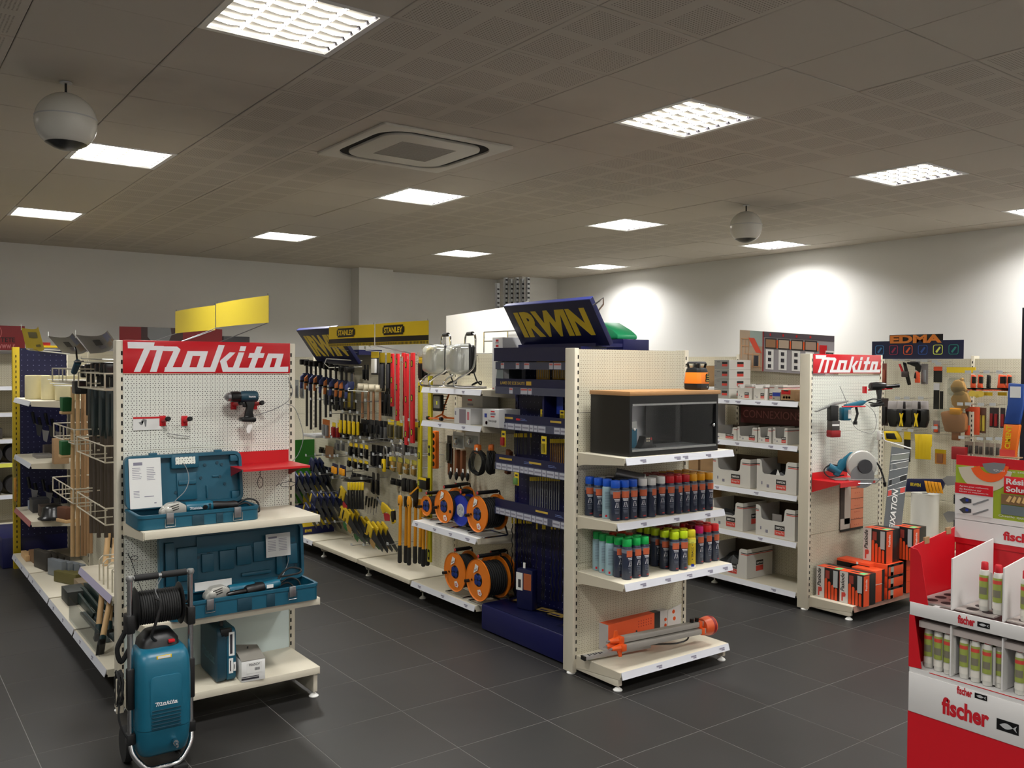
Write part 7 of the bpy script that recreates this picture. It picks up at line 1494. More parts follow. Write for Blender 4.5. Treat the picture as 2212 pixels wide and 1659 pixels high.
t=thing('visor','clear plastic visors hanging left of the red and green board, lower','visor',Xp(2037,1110,8.8),RZ); B().add([(0,0,0),(0.1,-0.1,0.05),(0.22,-0.1,0.06),(0.22,0,-0.03),(0.05,0,-0.08)],[(0,1,2,3,4)]).build('lens',M('visor'),t); bx('headband',dgrey,t,0.12,0.2,-0.03,0.0,-0.16,-0.04,bev=0.006)
wb(2060,1068,2072,1090,'small dark clip on the wall between the two visors',dgrey,item=black)
p=Xp(1965,1182,8.9); p=Vector((8.92,p.y,0.0)); ztop=Xp(1990,1066,8.9).z; zb_=Xp(1990,1176,8.9).z
t=thing('foam_roll','tall white foam roll standing on the right wall shelving','roll',(8.95,p.y-0.13,0.167)); B().cyl((0,0,0),(0,0,ztop-0.167),0.135,n=28).build('roll',M('foam_white',(206,204,196),.85),t); B().cyl((0,0,ztop-0.1669),(0,0,ztop-0.166),0.03,n=14).build('core',dgrey,t)
t=pbox('carton','brown carton low on the wall shelf behind the red display',(8.85,Xp(2018,1170,8.85).y,0.167),RZ,0.2,0.2,Xp(2018,1158,8.85).z-0.167,card)
for k,(px,py) in enumerate([(1935,778),(1950,779),(1972,778),(1985,780),(1998,781),(2020,783),(2028,788),(2092,806),(2110,806),(2132,806),(2160,806),(1940,862),(1960,862),(1990,862),(2075,875),(2092,875),(2120,876),(2145,876),(1943,929),(1968,932),(2020,926),(2078,947),(2118,950),(2138,950),(2158,950)]):
    p=Xp(px,py,8.86); t=thing('price_hook','clear-tagged wire hook among the tools of the right wall','hook',p,RZ,'wire hooks with clear tags on the right wall'); B().tube([(0,0.33,0.01),(0,0,0),(0,-0.01,0.01)],0.003,4).build('wire',chrome,t); bx('price_tag',M('tag_grey'),t,-0.03,0.03,-0.012,-0.010,-0.004,0.026)
# ------------------------------------------------------------ red cardboard display
fr_=M('display_red',(200,14,30),.45); frw=M('display_white',(214,212,210),.5); olive=M('olive_green',(150,170,40),.5); fgrey=M('cardboard_hole',(52,40,40),.8)
t=thing('cardboard_display','tall red and white cardboard display of resin cartridges at the right edge','display',(3.70,2.045,0.0),RZ)
FW=1.0   # width toward the camera
bx('base_front',fr_,t,0.0,FW,0,0.006,0,0.50); bx('base_side',fr_,t,-0.004,0.0,0,0.58,0,0.50); bx('white_band',frw,t,0.0,FW,-0.004,0.0,0.50,0.672,bev=0.001)
bx('white_band',frw,t,0.0,FW,0.0,0.004,0.625,0.695); bx('red_line',fr_,t,0.09,FW,-0.001,0.0,0.690,0.693)
bx('white_band',frw,t,0.0,FW,-0.004,0.004,0.925,0.982,bev=0.001)
bx('tier_floor',frw,t,0.0,FW,0.004,0.38,0.69,0.695); bx('tier_floor',frw,t,0.0,FW,0.004,0.38,0.925,0.93)
ft=M('display_letter_red',(190,22,36),.45)
def fish(x,y,z,w_,h_):
    o=bx('logo_plate',blacks,t,x,x+w_,y-0.001,y,z,z+h_); 
    pts=[(x+w_*(.5-.36*math.cos(a)),z+h_*(.5+.26*math.sin(a))) for a in [i*PI/8 for i in range(9)]]+[(x+w_*.94,z+h_*.22),(x+w_*.90,z+h_*.5)]
    B().xz([(x+w_*(.14+.6*i/8),z+h_*(.5+.26*math.sin(PI*i/8))) for i in range(9)]+[(x+w_*.92,z+h_*.8),(x+w_*.86,z+h_*.5),(x+w_*.92,z+h_*.2)]+[(x+w_*(.74-.6*i/8),z+h_*(.5-.26*math.sin(PI*i/8))) for i in range(9)],y-0.0016,y-0.001).build('fish_mark',lgrey,o)
def fi(px,py,w_,h_): pass
for (a,b_,yy) in (((2035,1548),(2142,0),-0.005),):
    p=Xp(2035,1556,3.70); x0=2.045-p.y; q=Xp(2137,1590,3.70); x1=2.045-q.y
    text('fischer',ft,t,(x0,-0.0055,0.535),XU,ZU,x1-x0,0.075,bold=0.04); fish(x1+0.03,-0.0045,0.545,0.085,0.045)
p=Xp(2068,1500,3.7); q=Xp(2128,0,3.7); x0=2.045-p.y; x1=2.045-q.y; text('fischer',ft,t,(x0,-0.0055,0.640),XU,ZU,x1-x0,0.034,bold=0.04); fish(x1+0.01,-0.0045,0.645,0.05,0.022)
p=Xp(2070,1350,3.7); q=Xp(2131,0,3.7); x0=2.045-p.y; x1=2.045-q.y; text('fischer',ft,t,(x0,-0.0055,0.938),XU,ZU,x1-x0,0.036,bold=0.04); fish(x1+0.01,-0.0045,0.943,0.05,0.022)
# side wings and dividers
B().yz([(0.0,0.695),(0.0,0.925),(0.38,0.925),(0.38,0.695)],-0.004,0.0).build('side_wing',fr_,t); B().xz([(0,0.695),(0.055,0.70),(0.02,0.925),(0,0.925)],-0.002,0.002).build('front_wing',fr_,t)
B().yz([(0.0,0.98),(0.0,1.22),(0.38,1.27),(0.38,0.98)],-0.004,0.0).build('side_wing',fr_,t); B().xz([(0,0.98),(0.08,0.98),(0.045,1.19),(0.03,1.215),(0,1.22)],-0.002,0.002).build('front_wing',fr_,t)
for x,y in ((0.06,0.05),(0.0,0.24)): bx('card_tab',card,t,-0.006,0.002,0.06+y,0.10+y,1.215+y*.12,1.245+y*.12)
bx('back_wall',fr_,t,0.0,FW,0.389,0.393,0.93,1.225); bx('back_wall',frw,t,0.0,FW,0.38,0.384,0.69,0.925)
for k,x in enumerate((0.175,0.385,0.60,0.81)):
    B().yz([(0.01,0.982),(0.01,1.20),(0.37,1.245),(0.37,0.982)],x-0.003,x+0.003).build('divider',frw,t); B().yz([(0.01,0.70),(0.01,0.915),(0.37,0.915),(0.37,0.70)],x-0.003,x+0.003).build('divider',frw,t)
for x0,x1 in ((0.03,0.172),(0.178,0.382),(0.388,0.597)): bx('inner_tray',M('tray_grey',(170,160,155),.6),t,x0,x1,0.02,0.36,0.874,0.902)
for x0 in (0.01,0.185,0.395,0.61): bx('bottle_tray',M('tray_grey',(170,160,155),.6),t,x0,x0+0.16,0.02,0.36,0.984,0.99)
hb=0
for x0 in (0.03,0.205,0.415):
    for i in range(2):
        for j in range(4): 
            c=(x0+0.03+i*0.065,0.07+j*0.075)
            if x0>0.1 and j>1: continue
            B().cyl((c[0],c[1],0.9902),(c[0],c[1],0.991),0.024,n=12).build('tray_hole',fgrey,t)
# header board
HBd=t
bx('header_board',fr_,t,-0.0,FW,0.38,0.388,1.20,1.605); bx('header_picture',olive,t,0.0,FW,0.378,0.38,1.31,1.56)
B().xz([(0.0,1.31),(0.0,1.335),(FW,1.335),(FW,1.31)],0.3765,0.378).build('header_white',frw,t); bx('header_white',frw,t,0.0,FW,0.3765,0.38,1.225,1.312)
B().lathe([(0.10,0),(0.13,0),(0.13,0.001)],40,(0.03,0.3765,1.60),(0,-1,0)).build('arc_orange',orangef,t) if False else None
def arc(cx,cz,r0,r1,a0,a1,mat,nm,y=0.3765):
    pts=[(cx+r1*math.cos(math.radians(a0+(a1-a0)*i/14)),cz+r1*math.sin(math.radians(a0+(a1-a0)*i/14))) for i in range(15)]+[(cx+r0*math.cos(math.radians(a1-(a1-a0)*i/14)),cz+r0*math.sin(math.radians(a1-(a1-a0)*i/14))) for i in range(15)]
    B().xz(pts,y-0.001,y).build(nm,mat,HBd)
arc(0.13,1.57,0.05,0.12,190,350,M('arc_cream',(200,190,170),.5),'printed_arc'); arc(0.15,1.58,0.045,0.085,200,355,orangef,'printed_arc',0.3755); arc(0.17,1.585,0.0,0.05,190,360,grey,'printed_arc',0.375)
bx('info_card',frw,t,0.0,0.17,0.3745,0.376,1.335,1.475); bx('info_header',fr_,t,0.0,0.17,0.373,0.3745,1.43,1.478)
for k,(s_,z) in enumerate((('Agréée pour scellement',1.462),('de fixations sur',1.450),('béton et maçonnerie',1.438))): text(s_,frw,t,(0.02,0.3725,z-0.002),XU,ZU,0.13-(0.03 if k==1 else 0),0.008)
for z in (1.40,1.355): B().xz([(0.02,z),(0.045,z+.015),(0.075,z+.008),(0.075,z-.008),(0.04,z-.015)],0.3725,0.374).build('part_picture',dgrey,t); B().xz([(0.08,z-.012),(0.15,z+.02),(0.152,z+.014),(0.085,z-.018)],0.3725,0.374).build('part_picture',grey,t); bx('part_picture',blue,t,0.05,0.062,0.372,0.3725,z-.004,z+.008)
bx('title_plate',fr_,t,0.215,0.5,0.374,0.376,1.455,1.53,bev=0.0005); text('Résine',frw,t,(0.225,0.3735,1.495),XU,ZU,0.115,0.026,bold=0.03); text('Solution',frw,t,(0.225,0.3735,1.462),XU,ZU,0.135,0.024,bold=0.03)
text('Quel que soit votre',frw,t,(0.17,0.3735,1.545),XU,ZU,0.20,0.012); text('Quelle que soit',frw,t,(0.195,0.3735,1.345),XU,ZU,0.16,0.012)
bx('photo',M('photo_tan',(120,92,60),.5),t,0.205,0.33,0.374,0.376,1.405,1.45); bx('photo',M('photo_blue',(96,108,112),.5),t,0.205,0.33,0.374,0.376,1.36,1.402)
for k in range(4): B().xz([(0.225+k*.022,1.42),(0.238+k*.022,1.415),(0.25+k*.02,1.44),(0.24+k*.02,1.445)],0.373,0.374).build('photo_slat',M('slat_tan',(206,170,110),.5),t)
text('fischer',ft,t,(0.215,0.3755,1.245),XU,ZU,0.16,0.04,bold=0.04)
# cartridges
def cartridge(loc,lb,rz=0,grp=None,root=None):
    if root: return dup(root,loc,rz,lb,grp)
    t=thing('resin_cartridge',lb,'cartridge',loc,rz,grp); r=0.019
    B().lathe([(r*.95,0),(r,0.004),(r,0.155),(r*.85,0.17),(0.008,0.176)],16).build('tube',M('cart_white',(206,204,196),.4),t)
    arcpatch(r+.0005,-70,70,0.05,0.15,8).build('green_label',M('lab_green',(150,162,76),.5),t); arcpatch(r+.0008,-60,60,0.125,0.14,6).build('red_band',logo_r,t); arcpatch(r+.0009,-40,50,0.07,0.10,6).build('picture',M('lab_pic',(120,116,100),.5),t); arcpatch(r+.0008,-60,60,0.02,0.045,6).build('print',M('lab_wh',(220,216,206),.5),t)
    B().lathe([(0.013,0.168),(0.0145,0.172),(0.0135,0.20),(0.011,0.204),(0.0,0.205)],12).build('cap',ft,t)
    B().cyl((0.028,-0.004,0.01),(0.028,-0.004,0.165),0.0055,n=8).build('mixer_nozzle',M('nozzle',(190,188,184),.3),t)
    return t
base=Vector((3.70,2.045,0))
def L2W(x,y,z): return (base.x+y,base.y-x,z)
root=None; k=0
names=('first','second','third','fourth','fifth','sixth','seventh','eighth','ninth')
for (x,y) in ((0.275,0.085),(0.335,0.075),(0.45,0.06),(0.51,0.07)):
    c=cartridge(L2W(x,y,0.992),'red-capped cartridge on the upper tier, %s from the left'%names[k],RZ,'cartridges on the upper tier',root); root=root or c; k+=1
k=0
for (x,y) in ((0.055,0.06),(0.105,0.05),(0.15,0.045),(0.215,0.05),(0.265,0.045),(0.315,0.04),(0.355,0.06),(0.44,0.045),(0.50,0.045)):
    cartridge(L2W(x,y,0.697),'cartridge in the shaded lower tier, %s from the left'%names[k],RZ,'cartridges on the lower tier',root); k+=1
for (x,y) in ((0.08,0.13),(0.13,0.13),(0.24,0.13),(0.29,0.13)): cartridge(L2W(x,y,0.697),'cartridge in the second row of the lower tier, %s'%ORD[k-9],RZ,'cartridges in the second row of the lower tier',root); k+=1
# cement sign on top and dark upright board behind
p=Xp(2162,985,4.16)
t=thing('cement_tube_sign','orange and blue tube-shaped sign lettered CIMENT above the red and green board','sign',(4.16,p.y,1.606),RZ)
w_=0.066; B().xz([(0,0),(w_,0),(w_+0.018,0.15),(0.014+0.0,0.15)],-0.012,0.012).build('orange_part',orange,t,bev=0.006); B().xz([(0.014,0.15),(w_+0.014,0.15),(w_+.030,0.24),(w_+.032,0.33),(0.03,0.335),(0.028,0.24)],-0.012,0.012).build('blue_part',M('tube_blue',(40,76,150),.4),t,bev=0.006)
bx('red_foot',logo_r,t,0,w_,-0.0125,0.0125,0,0.035); text('CIMENT',yellow,t,(0.045,-0.014,0.04),(0.06,0,1),(-1,0,0),0.105,0.024,bold=0.03); bx('white_square',white,t,0.04,0.085,-0.0135,-0.012,0.27,0.32); bx('stand',card,t,-0.01,w_+.02,-0.03,0.02,-0.001,0.004)
p=Xp(2204,900,4.55); tag(bx('dark_column',M('column_dark',(16,18,30),.4),None,4.55,5.05,p.y-0.5,p.y,0,Xp(2204,665,4.55).z),'tall dark display column cut by the right edge of the photo','column')
# ------------------------------------------------------------ left row goods
# navy end unit with yellow upright
t=thing('display_unit','navy pegboard end unit with a yellow slotted upright, far left','display',(1.22,9.70,0)); bx('back_panel',pegnavy,t,0.03,0.46,0,0.012,0.3,2.14); yu=bx('upright',M('upright_yellow',(186,160,20),.45),t,-0.03,0.03,-0.01,0.05,0.0,2.15,bev=0.003); slots(-0.006,-0.011,0.2,2.1,yu); bx('plinth',navy,t,-0.12,0.5,0.05,0.9,0.0,0.3,bev=0.01); bx('header',yellow,t,0.2,0.48,-0.02,0.3,2.15,2.17); bx('header',redd,t,0.2,0.3,0.0,0.3,2.17,2.20)
# foam rolls
for k,(px,r) in enumerate(((71,0.105),(115,0.098),(150,0.10))):
    Yc=(9.18,8.93,8.72)[k] ; Xc=(1.33,1.42,1.50)[k]
    t=thing('foam_roll','cream foam roll on the top shelf, %s of three'%('left','middle','right, half hidden')[k],'roll',(Xc,Yc,1.667),0,'cream foam rolls'); B().lathe([(r*.96,0),(r,0.006),(r,0.21),(r*.96,0.218)],26).build('roll',M('foam_cream',(224,214,170),.85,0,.05,30),t); B().cyl((0,0,0.218),(0,0,0.2185),0.03,n=14).build('core_hole',M('core_sh',(130,120,90),.8),t)
# small stock on the lower shelves of that bay
def lit(px0,py1,w_,d_,h_,z,X,lb,c,cat='box',nm='carton'): 
    p=Xp(px0,py1,X); return pbox(nm,lb,(X,p.y,z),RZ,w_,d_,h_,c,cat=cat)
lit(112,985,.10,.12,.22,1.122,1.35,'brown carton on the second shelf of the far left bay',card); lit(92,985,.10,.1,.10,1.122,1.4,'dark grey box on the second shelf of the far left bay',M('dkb',(70,62,58),.6))
def brush(px,py,X,lb):
    p=Xp(px,py,X); t=thing('green_broom',lb,'broom',p,RZ); B().xz([(-0.06,0),(0.06,0),(0.045,-0.10),(-0.045,-0.10)],-0.03,0.03).build('bristles',M('bristle_green',(20,90,40),.7),t,bev=0.006); bx('head',wood,t,-0.045,0.045,-0.035,0.035,-0.12,-0.10,bev=0.004)
brush(142,858,1.18,'green broom head hanging beside the long wooden handles, upper'); brush(140,952,1.18,'green broom head hanging beside the long wooden handles, lower')
p=Xp(82,1120,1.35); t=thing('black_hat','black rubber bowl upside down on the third shelf','bowl',(1.38,8.72,0.612)); B().lathe([(0.12,0),(0.125,0.01),(0.095,0.03),(0.085,0.10),(0.06,0.125),(0.0,0.13)],24).build('bowl',blacks,t,smooth=50)
p=Xp(115,1110,1.3); t=thing('brown_brush','brown bristle brush on a wooden block, third shelf','brush',(1.40,8.45,0.66),RZ+0.3); bx('bristles',M('bristle_brown',(92,56,36),.8),t,0,0.16,-0.04,0.04,0.0,0.10,bev=0.01); bx('block',wood,t,0,0.17,-0.045,0.045,-0.03,0.0,bev=0.004)
lit(60,1100,.07,.05,.08,.612,1.28,'small pale blue box at the front of the third shelf',M('pblue',(150,160,180),.5)); 
t=thing('bagged_fitting','clear bag with yellow tool hanging on the yellow upright','bag',(1.17,9.40,0.62),RZ); B().lathe([(0.01,0.5),(0.05,0.4),(0.06,0.2),(0.04,0.05),(0.0,0.0)],8,sy=.4).build('bag',clear,t); bx('tool',amber,t,-0.02,0.02,-0.01,0.01,0.08,0.3,bev=0.005)
# bottles/shoes on base far bay
for k,(x,y,w_,h_,c,lb) in enumerate(((1.22,9.45,.3,.05,wood,'pale wooden slat bundle on the far base shelf'),(1.25,9.2,.3,.10,M('wd2',(120,90,60),.6),'brown stack on the far base shelf'),(1.25,8.9,.28,.16,M('dk6',(50,46,40),.6),'dark bundle of trowels on the far base shelf'),(1.3,8.5,.24,.14,M('gry6',(110,116,122),.4),'grey bracket boxes at the start of the third bay base'),(1.3,8.2,.3,.09,M('olv',(90,84,40),.6),'olive and yellow packs on the base of the third bay'))):
    t=thing('stock_bundle',lb,'bundle',(x,y,0.168),RZ+0.1*k); n_=4
    for j in range(n_): bx('piece',c,t,0.01*j,w_+0.01*j,0.05*j,0.05*j+0.045,0.0,h_*(1-.12*j),bev=0.003)
for k,(px,py) in enumerate(((70,890),(84,902),(98,893),(112,905),(128,915),(60,1030),(75,1044),(92,1036),(108,1048),(124,1060),(138,1040))):
    p=Yp(px,py,9.655); t=thing('dark_trowel','dark-handled trowel over the navy board, %s in the %s row'%(ORD[k if k<5 else k-5],'upper' if k<5 else 'lower'),'trowel',p,-0.2,'dark trowels over the navy board')
    B().cyl((0,0,0),(0.02,-0.03,-0.11),0.016,0.013,n=8).build('handle',blacks,t); B().tube([(0.02,-0.03,-0.11),(0.05,-0.04,-0.13)],0.005,5).build('neck',steel,t); B().xz([(0.03,-0.12),(0.09,-0.13),(0.07,-0.24),(0.04,-0.22)],-0.045,-0.042).build('blade',steel if k%2 else dgrey,t)
for k,(x,y,z,w_,h_,c,lb) in enumerate(((1.28,9.35,.612,.2,.12,dgrey,'dark carton at the far end of the third shelf'),(1.30,9.0,.612,.2,.10,M('dkbr',(56,44,36),.6),'dark brown carton in the middle of the third shelf'),(1.30,9.3,1.122,.22,.03,M('flat_grey',(120,116,112),.5),'flat grey tray on the second shelf'),(1.25,7.55,.17,.25,.10,M('dkg2',(40,44,40),.6),'dark green heap on the second base bay'),(1.42,7.2,.17,.3,.14,M('br9',(60,46,36),.6),'brown brushes in a box behind the toothed bars'),(1.45,6.85,.17,.3,.12,blacks,'black rubber parts behind the metal profiles'))):
    pbox('carton',lb,(x,y,z),RZ,w_,0.14,h_,c)
# wire racks
def rack(y0,y1,z,lb,dep=0.46,hh=0.10,Xf=1.20):
    t=thing('wire_rack',lb,'rack',(1.655,y0,z),RZ); L=y0-y1
    for zz_ in (0,hh):
        B().tube([(0,0,zz_),(0,-dep,zz_),(L,-dep,zz_),(L,0,zz_)],0.005,5).build('wire',creamd,t)
    for x in (0,L*.5,L): B().tube([(x,-dep,0),(x,-dep,hh)],0.005,5).build('post',creamd,t)
    for x in (L*.33,L*.66): B().tube([(x,0,0),(x,-dep,0),(x,-dep,hh)],0.004,5).build('cross_wire',creamd,t)
    return t
for (ya,yb,z,lb) in ((7.55,6.7,1.86,'cream wire rack at the top of the long handles'),(6.55,5.75,1.84,'cream wire rack at the top of the spades, nearest the red sign'),(7.5,6.7,1.44,'cream wire rack in the middle of the long handles'),(6.6,5.75,1.40,'cream wire rack in the middle of the spades'),(7.55,6.75,1.02,'cream wire rack low on the long handles'),(6.6,5.75,1.02,'cream wire rack low on the spades')): rack(ya,yb,z,lb)
for k,(py,px) in enumerate(((775,200),(782,205),(820,128),(828,133),(833,140))): 
    p=Xp(px-25,py,1.25); t=thing('wire_hook','long cream wire hook reaching out above the left row','hook',p,RZ,'long cream wire hooks of the left row'); B().tube([(0,0,0.015),(0,0,0),(0.02,0.38,-0.01)],0.0045,5).build('wire',white,t)
# wooden handles
def handle(px,y0,y1,X,r,lb,mat=wood,grp=None,lean=0.0):
    a=Xp(px,y0,X); b_=Xp(px+lean,y1,X); t=tag(B().cyl(b_,a,r,r*.9,n=12).build('wooden_handle',mat),lb,'handle',grp); return t
for k,(px,y0,y1) in enumerate(((157,836,1202),(168,838,1202),(178,845,1200),(184,850,1200),(190,855,1195),(197,862,1195))):
    handle(px,y0,y1,1.25+0.05*k,0.0155 if k<2 else 0.012,'long pale wooden handle, %s from the left in the wire racks'%names[k],wood if k<2 else M('wood_dim',(150,116,80),.6),'long wooden handles in the wire racks')
# spades and dark tools
def spade(px,y0,y1,X,lb):
    a=Xp(px,y0,X); b_=Xp(px,y1,X); h_=a.z-b_.z; t=thing('garden_spade',lb,'spade',(X,a.y,b_.z),RZ,'dark green shovels in the wire racks')
    B().cyl((0,0,0),(0,0,h_*.72),0.014,n=8).build('shaft',M('shaft_dk',(70,60,50),.6),t); B().xz([(-0.045,h_*.99),(0.045,h_*.99),(0.055,h_*.72),(0.02,h_*.66),(-0.02,h_*.66),(-0.055,h_*.72)],-0.012,0.012).build('blade',M('spade_green',(12,34,38),.5),t,bev=0.004)
for k,(px,y0,y1,X) in enumerate(((196,835,1150,1.35),(204,832,1150,1.30),(212,835,1160,1.36),(220,833,1150,1.30),(228,836,1160,1.36),(236,834,1150,1.30),(243,836,1160,1.34),(248,838,1150,1.30))): spade(px,y0,y1,X,'dark green shovel hung head up, %s from the left'%names[k])
for k,(px,py) in enumerate(((190,795),(200,792),(213,790),(222,792),(232,790),(242,792))):
    p=Xp(px,py,1.36); t=thing('hammer_head','black club hammer head in the top rack, %s'%names[k],'hammer',p,RZ,'black hammer heads in the top rack'); bx('head',blacks,t,-0.03,0.03,-0.05,0.05,-0.07,0.02,bev=0.01); B().cyl((0,0,-0.05),(0,0,-0.35),0.014,n=8).build('handle',black,t)
p=Xp(172,832,1.22); t=tag(B().box(-0.06,0.06,-0.04,0.04,-0.06,0.03).build('black_block',blacks,None,p,bev=0.01,rz=RZ),'black hammer head at the top of the wooden handles','hammer')
# teal float with curved wire
p=Xp(160,797,1.16); t=thing('grout_float','teal-gripped tool with a curved black rod hung over the racks','tool',p,RZ); B().cyl((0.0,0,-0.02),(0.13,0,0.045),0.02,0.022,n=12).build('grip',M('grip_teal',(30,70,90),.45),t); B().tube(catmull([(0.12,0,0.04),(0.10,0,0.07),(0.07,0,0.12),(0.03,0,0.145)],4),0.006,6).build('rod',blacks,t); bx('plate',grey,t,0.10,0.22,-0.02,0.02,0.045,0.055)
# leaflets
def leaf(c,lb,m=M('leaf_grey',(128,126,128),.45)):
    P=[Xp(*q) for q in c]; t=thing('hanging_leaflet',lb,'leaflet',(0,0,0)); b=B(); nn=6; vs=[]
    bow=Vector((0.06,0,-0.03))
    for i in range(nn+1):
        f=i/nn; k_=math.sin(PI*f); vs+=[P[0].lerp(P[1],f)+bow*k_*.6, P[3].lerp(P[2],f)+bow*k_*.6]
    b.add(vs,[(2*i,2*i+2,2*i+3,2*i+1) for i in range(nn)]); b.build('sheet',m,t)
    def sub(x0,x1,z0,z1,mm,nm):
        b=B(); g=[]
        for (f,h_) in ((x0,z0),(x1,z0),(x1,z1),(x0,z1)): 
            v=P[0].lerp(P[1],f)+bow*math.sin(PI*f)*.6; v2=P[3].lerp(P[2],f)+bow*math.sin(PI*f)*.6; g.append(v2.lerp(v,h_)+Vector((-.004,-.004,0)))
        b.add(g,[(0,1,2,3)]).build(nm,mm,t)
    if m is not yell2:
        sub(.3,.5,.45,.75,darkprint,'dark_print'); sub(.35,.55,.2,.4,greyprint,'print'); sub(.7,.95,.5,.95,M('leaf_blue',(110,120,160),.5),'blue_patch'); sub(.65,.95,.1,.45,M('leaf_tan',(140,116,96),.5),'tan_patch')
    else: sub(.2,.6,.6,.85,M('yel_print',(110,100,40),.5),'print'); sub(.4,.65,.2,.3,M('yel_print'),'print')
    B().tube([P[0]+Vector((0,0,.03)),P[0]-Vector((0,0,.02))],0.003,4).build('wire_clip',white,t)
leaf(((104,726,1.06),(156,719,1.06),(188,757,1.30),(135,762,1.30)),'grey curved leaflet over the left row, the left one')
leaf(((163,723,1.10),(232,714,1.10),(252,740,1.36),(195,764,1.36)),'grey curved leaflet over the left row, nearest the red sign')
leaf(((46,708,1.10),(82,704,1.10),(96,753,1.15),(57,755,1.15)),'yellow paper tag hung above the navy end unit',yell2)
for (a,b_) in (((58,753,1.12),(135,757,1.4)),((62,755,1.1),(150,765,1.5))): tag(B().tube([Xp(*a),Xp(*b_)],0.006,6).build('hanging_rod',white),'white rod holding the yellow tag'+(', upper' if a[0]==58 else ', lower'),'rod')
# low shelf with wire dividers in the first bays
t=thing('hung_shelf','short shelf with wire dividers above the leaning hammers','shelf',(1.655,6.62,0.0),RZ)
shelf(t,0.0,0.95,0.44,0.60,cream,True,railmat=M('rail_lilac',(170,164,190),.4))
for k in range(4):
    x=0.50+k*0.12; B().tube([(x,-0.02,0.61),(x,-0.02,0.76),(x,-0.40,0.76),(x,-0.42,0.74),(x,-0.42,0.60),(x,-0.42,0.52)],0.005,5).tube([(x,-0.40,0.70),(x,-0.1,0.70)],0.004,4).build('wire_divider',creamd,t)
# leaning sledge hammers
for k,(pa,pb,X0_,X1_) in enumerate((((241,1085),(214,1388),1.45,1.28),((250,1240),(222,1395),1.45,1.24),((249,1160),(236,1400),1.48,1.35))):
    a=Xp(*pa,X0_); b_=Xp(*pb,X1_); t=thing('sledge_hammer','sledge hammer leaning head down by the left end bay, %s'%('longest','middle','rear')[k],'hammer',(0,0,0),0,'leaning sledge hammers'); d=(b_-a).normalized(); b_.z=max(b_.z,0.25)
    B().cyl(a,b_,0.019,0.019,n=12).build('handle',wood,t); B().cyl(b_,b_+d*0.07,0.022,0.024,n=10).build('sleeve',M('sleeve_green',(10,44,48),.5),t); c=b_+d*0.085; B().prism([(-0.05,-0.025),(0.05,-0.025),(0.05,0.025),(-0.05,0.025)],c,d.cross(Vector((1,0,0))).normalized(),Vector((1,0,0)),d,-0.02,0.035).build('head',blacks,t,bev=0.008)
# dark combs, profiles, acrylic divider on the base shelf
t=thing('rake_bundle','bundle of dark green toothed bars lying on the left base shelf','bundle',(1.32,7.55,0.18),RZ)
for k in range(6): B().prism([(0,0),(0.75,0.0),(0.80,0.05),(0.2,0.08),(0.0,0.05)],(0.02*k,0.04*k,0.025*(k%3)),XU,ZU,YU,0,0.018).build('bar',M('vdark_green',(12,34,30),.5),t,bev=0.003)
t=thing('profile_bundle','grey metal profiles lying on the left base shelf behind the clear divider','bundle',(1.26,6.75,0.168),RZ)
for k in range(7): bx('profile',M('prof_%d'%(k%3),((96,104,104),(70,80,82),(140,140,132))[k%3],.35,.4),t,-0.25+0.03*(k%2),0.55,0.02+0.05*k,0.055+0.05*k,0,0.02+0.012*(k%3),bev=0.003)
tag(bx('acrylic_divider',clear,None,1.19,1.194,5.92,6.9,0.168,0.33),'clear acrylic divider standing along the left base shelf','divider')
for k,(y,c,lb) in enumerate(((6.15,card,'flat brown carton on the left base shelf near the hammers'),(7.0,paper,'white paper stack on the left base shelf'),(7.9,M('wd5',(120,104,80),.6),'thin wooden boards on the left base shelf'))): pbox('carton',lb,(1.40,y,0.168),RZ,0.2,0.2,0.03+0.02*k,c)
t=thing('grey_grip','dark tools stacked behind the sledge hammers','bundle',(1.45,6.0,0.168),RZ)
for k in range(4): bx('piece',blacks,t,0.02,0.30,-0.02+0.04*k,0.015+0.04*k,0,0.05+0.01*k,bev=0.006)
for k in range(5): tag(B().cyl((1.50,6.9+0.04*k,0.64),(1.50,6.9+0.04*k,0.95),0.02,n=10).build('black_tube',blacks),'black tube standing on the short shelf with dividers, %s from the camera'%ORD[k],'tube','black tubes on the short shelf')
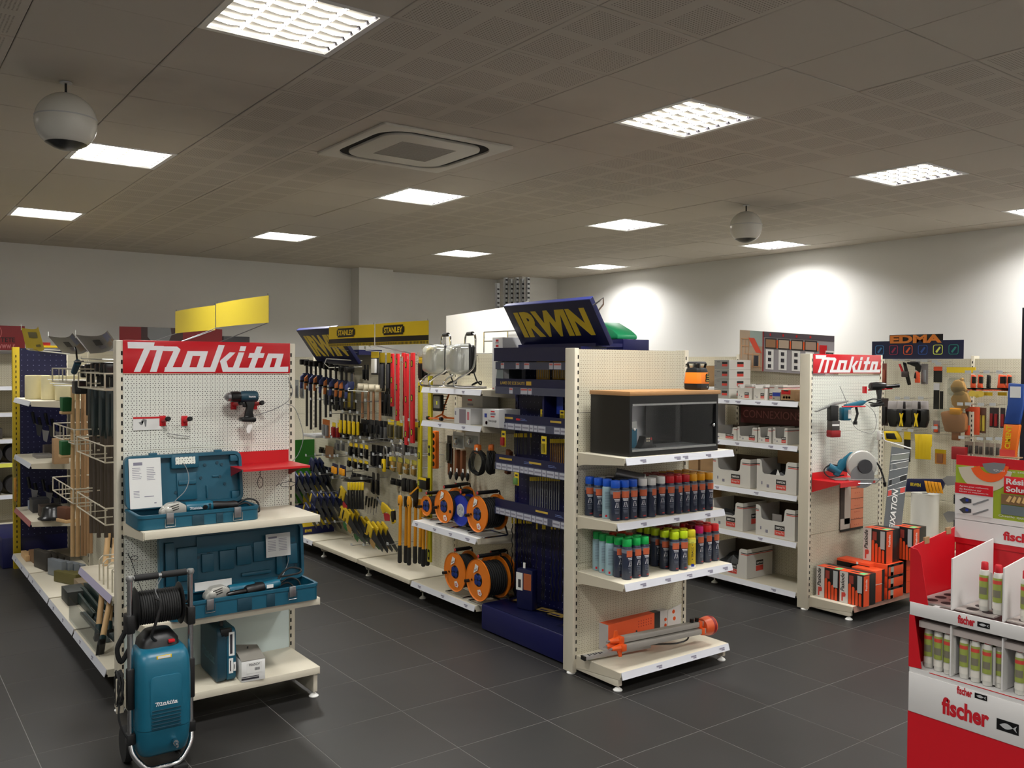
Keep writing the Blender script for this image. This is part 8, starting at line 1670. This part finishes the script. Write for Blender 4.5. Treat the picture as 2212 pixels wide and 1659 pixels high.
# ------------------------------------------------------------ back wall goods
def coilpipe(x,z,lb,k):
    t=thing('pipe_coil',lb,'pipe coil',(x,11.52,z),0,'grey pipe coils on the back wall'); B().lathe([(0.055,-0.12),(0.095,-0.12),(0.10,-0.10),(0.10,0.12),(0.055,0.12)],18,(0,0,0.10),(0,1,0)).build('coil',M('pipe_grey',(52,50,50),.4),t)
k=0
for z in (0.862,0.502):
    for x in (0.98,1.2,1.42): coilpipe(x,z,'%s dark pipe coil end on the back wall, %s shelf'%(('left','middle','right')[k%3],'lime-railed' if z>.8 else 'lower'),k); k+=1
for j,(x,z,w_,h_,c,lb) in enumerate(((0.95,1.732,.3,.05,dgrey,'dark wire basket on the top shelf at the left edge'),(1.1,1.432,.1,.16,paper,'white box on the second shelf at the left edge'),(0.98,1.432,.08,.06,M('tn',(120,110,100),.6),'small tan box on the second shelf at the left edge'),(1.0,1.132,.3,.12,M('dk8',(60,54,50),.6),'dark carton on the third shelf at the left edge'))): pbox('carton',lb,(x,11.45,z),0,w_,0.2,h_,c)
def header(x0,x1,z0,z1,Y,lb,tilt=0.0):
    t=thing('red_header',lb,'sign',(x0,Y,z0)); bx('panel',M('header_red',(128,20,26),.4),t,0,x1-x0,0,0.01,0,z1-z0); return t,x1-x0,z1-z0
a=Yp(0,703,11.5); b_=Yp(54,760,11.5)
t,w_,h_=header(-0.4,b_.x,2.14,a.z,11.5,'red header sign with an oval mark at the far left of the back wall')
text('EN TETE',blacks,t,(w_-0.34,-0.003,h_*.32),XU,ZU,0.24,0.055,bold=0.02); text('www.r',M('hdr_p',(200,120,120),.5),t,(w_-0.28,-0.003,h_*.06),XU,ZU,0.18,0.05)
ring(rrect(0.30,0.20,0.099,6,0,0),rrect(0.285,0.185,0.092,6,0,0),0,0.001).rot(PI/2,'X').mv(w_-0.38,-0.003,h_*.72).build('oval_mark',M('hdr_p2',(190,90,90),.5),t); B().xz([(w_-.5,h_*.6),(w_-.3,h_*.62),(w_-.3,h_*.68),(w_-.42,h_*.7)],-0.004,-0.002).build('hand_mark',M('hdr_p'),t)
a=Yp(258,705,11.5); b_=Yp(480,735,11.5)
t,w_,h_=header(a.x,b_.x,a.z-0.30,a.z,11.5,'dark red header with a grey helmet picture behind the long red sign')
bx('photo',M('hdr_dark',(60,36,36),.5),t,w_*.2,w_*.6,-0.002,0,0.02,h_); B().xz([(w_*.26,h_),(w_*.26,h_*.6),(w_*.32,h_*.3),(w_*.45,h_*.3),(w_*.49,h_*.7),(w_*.48,h_)],-0.004,-0.002).build('helmet_picture',grey,t)
pbox('carton','dark box on top of the back wall shelving behind the drill bay sign',(Yp(480,715,11.6).x,11.55,2.14),0,0.35,0.2,0.22,dgrey)
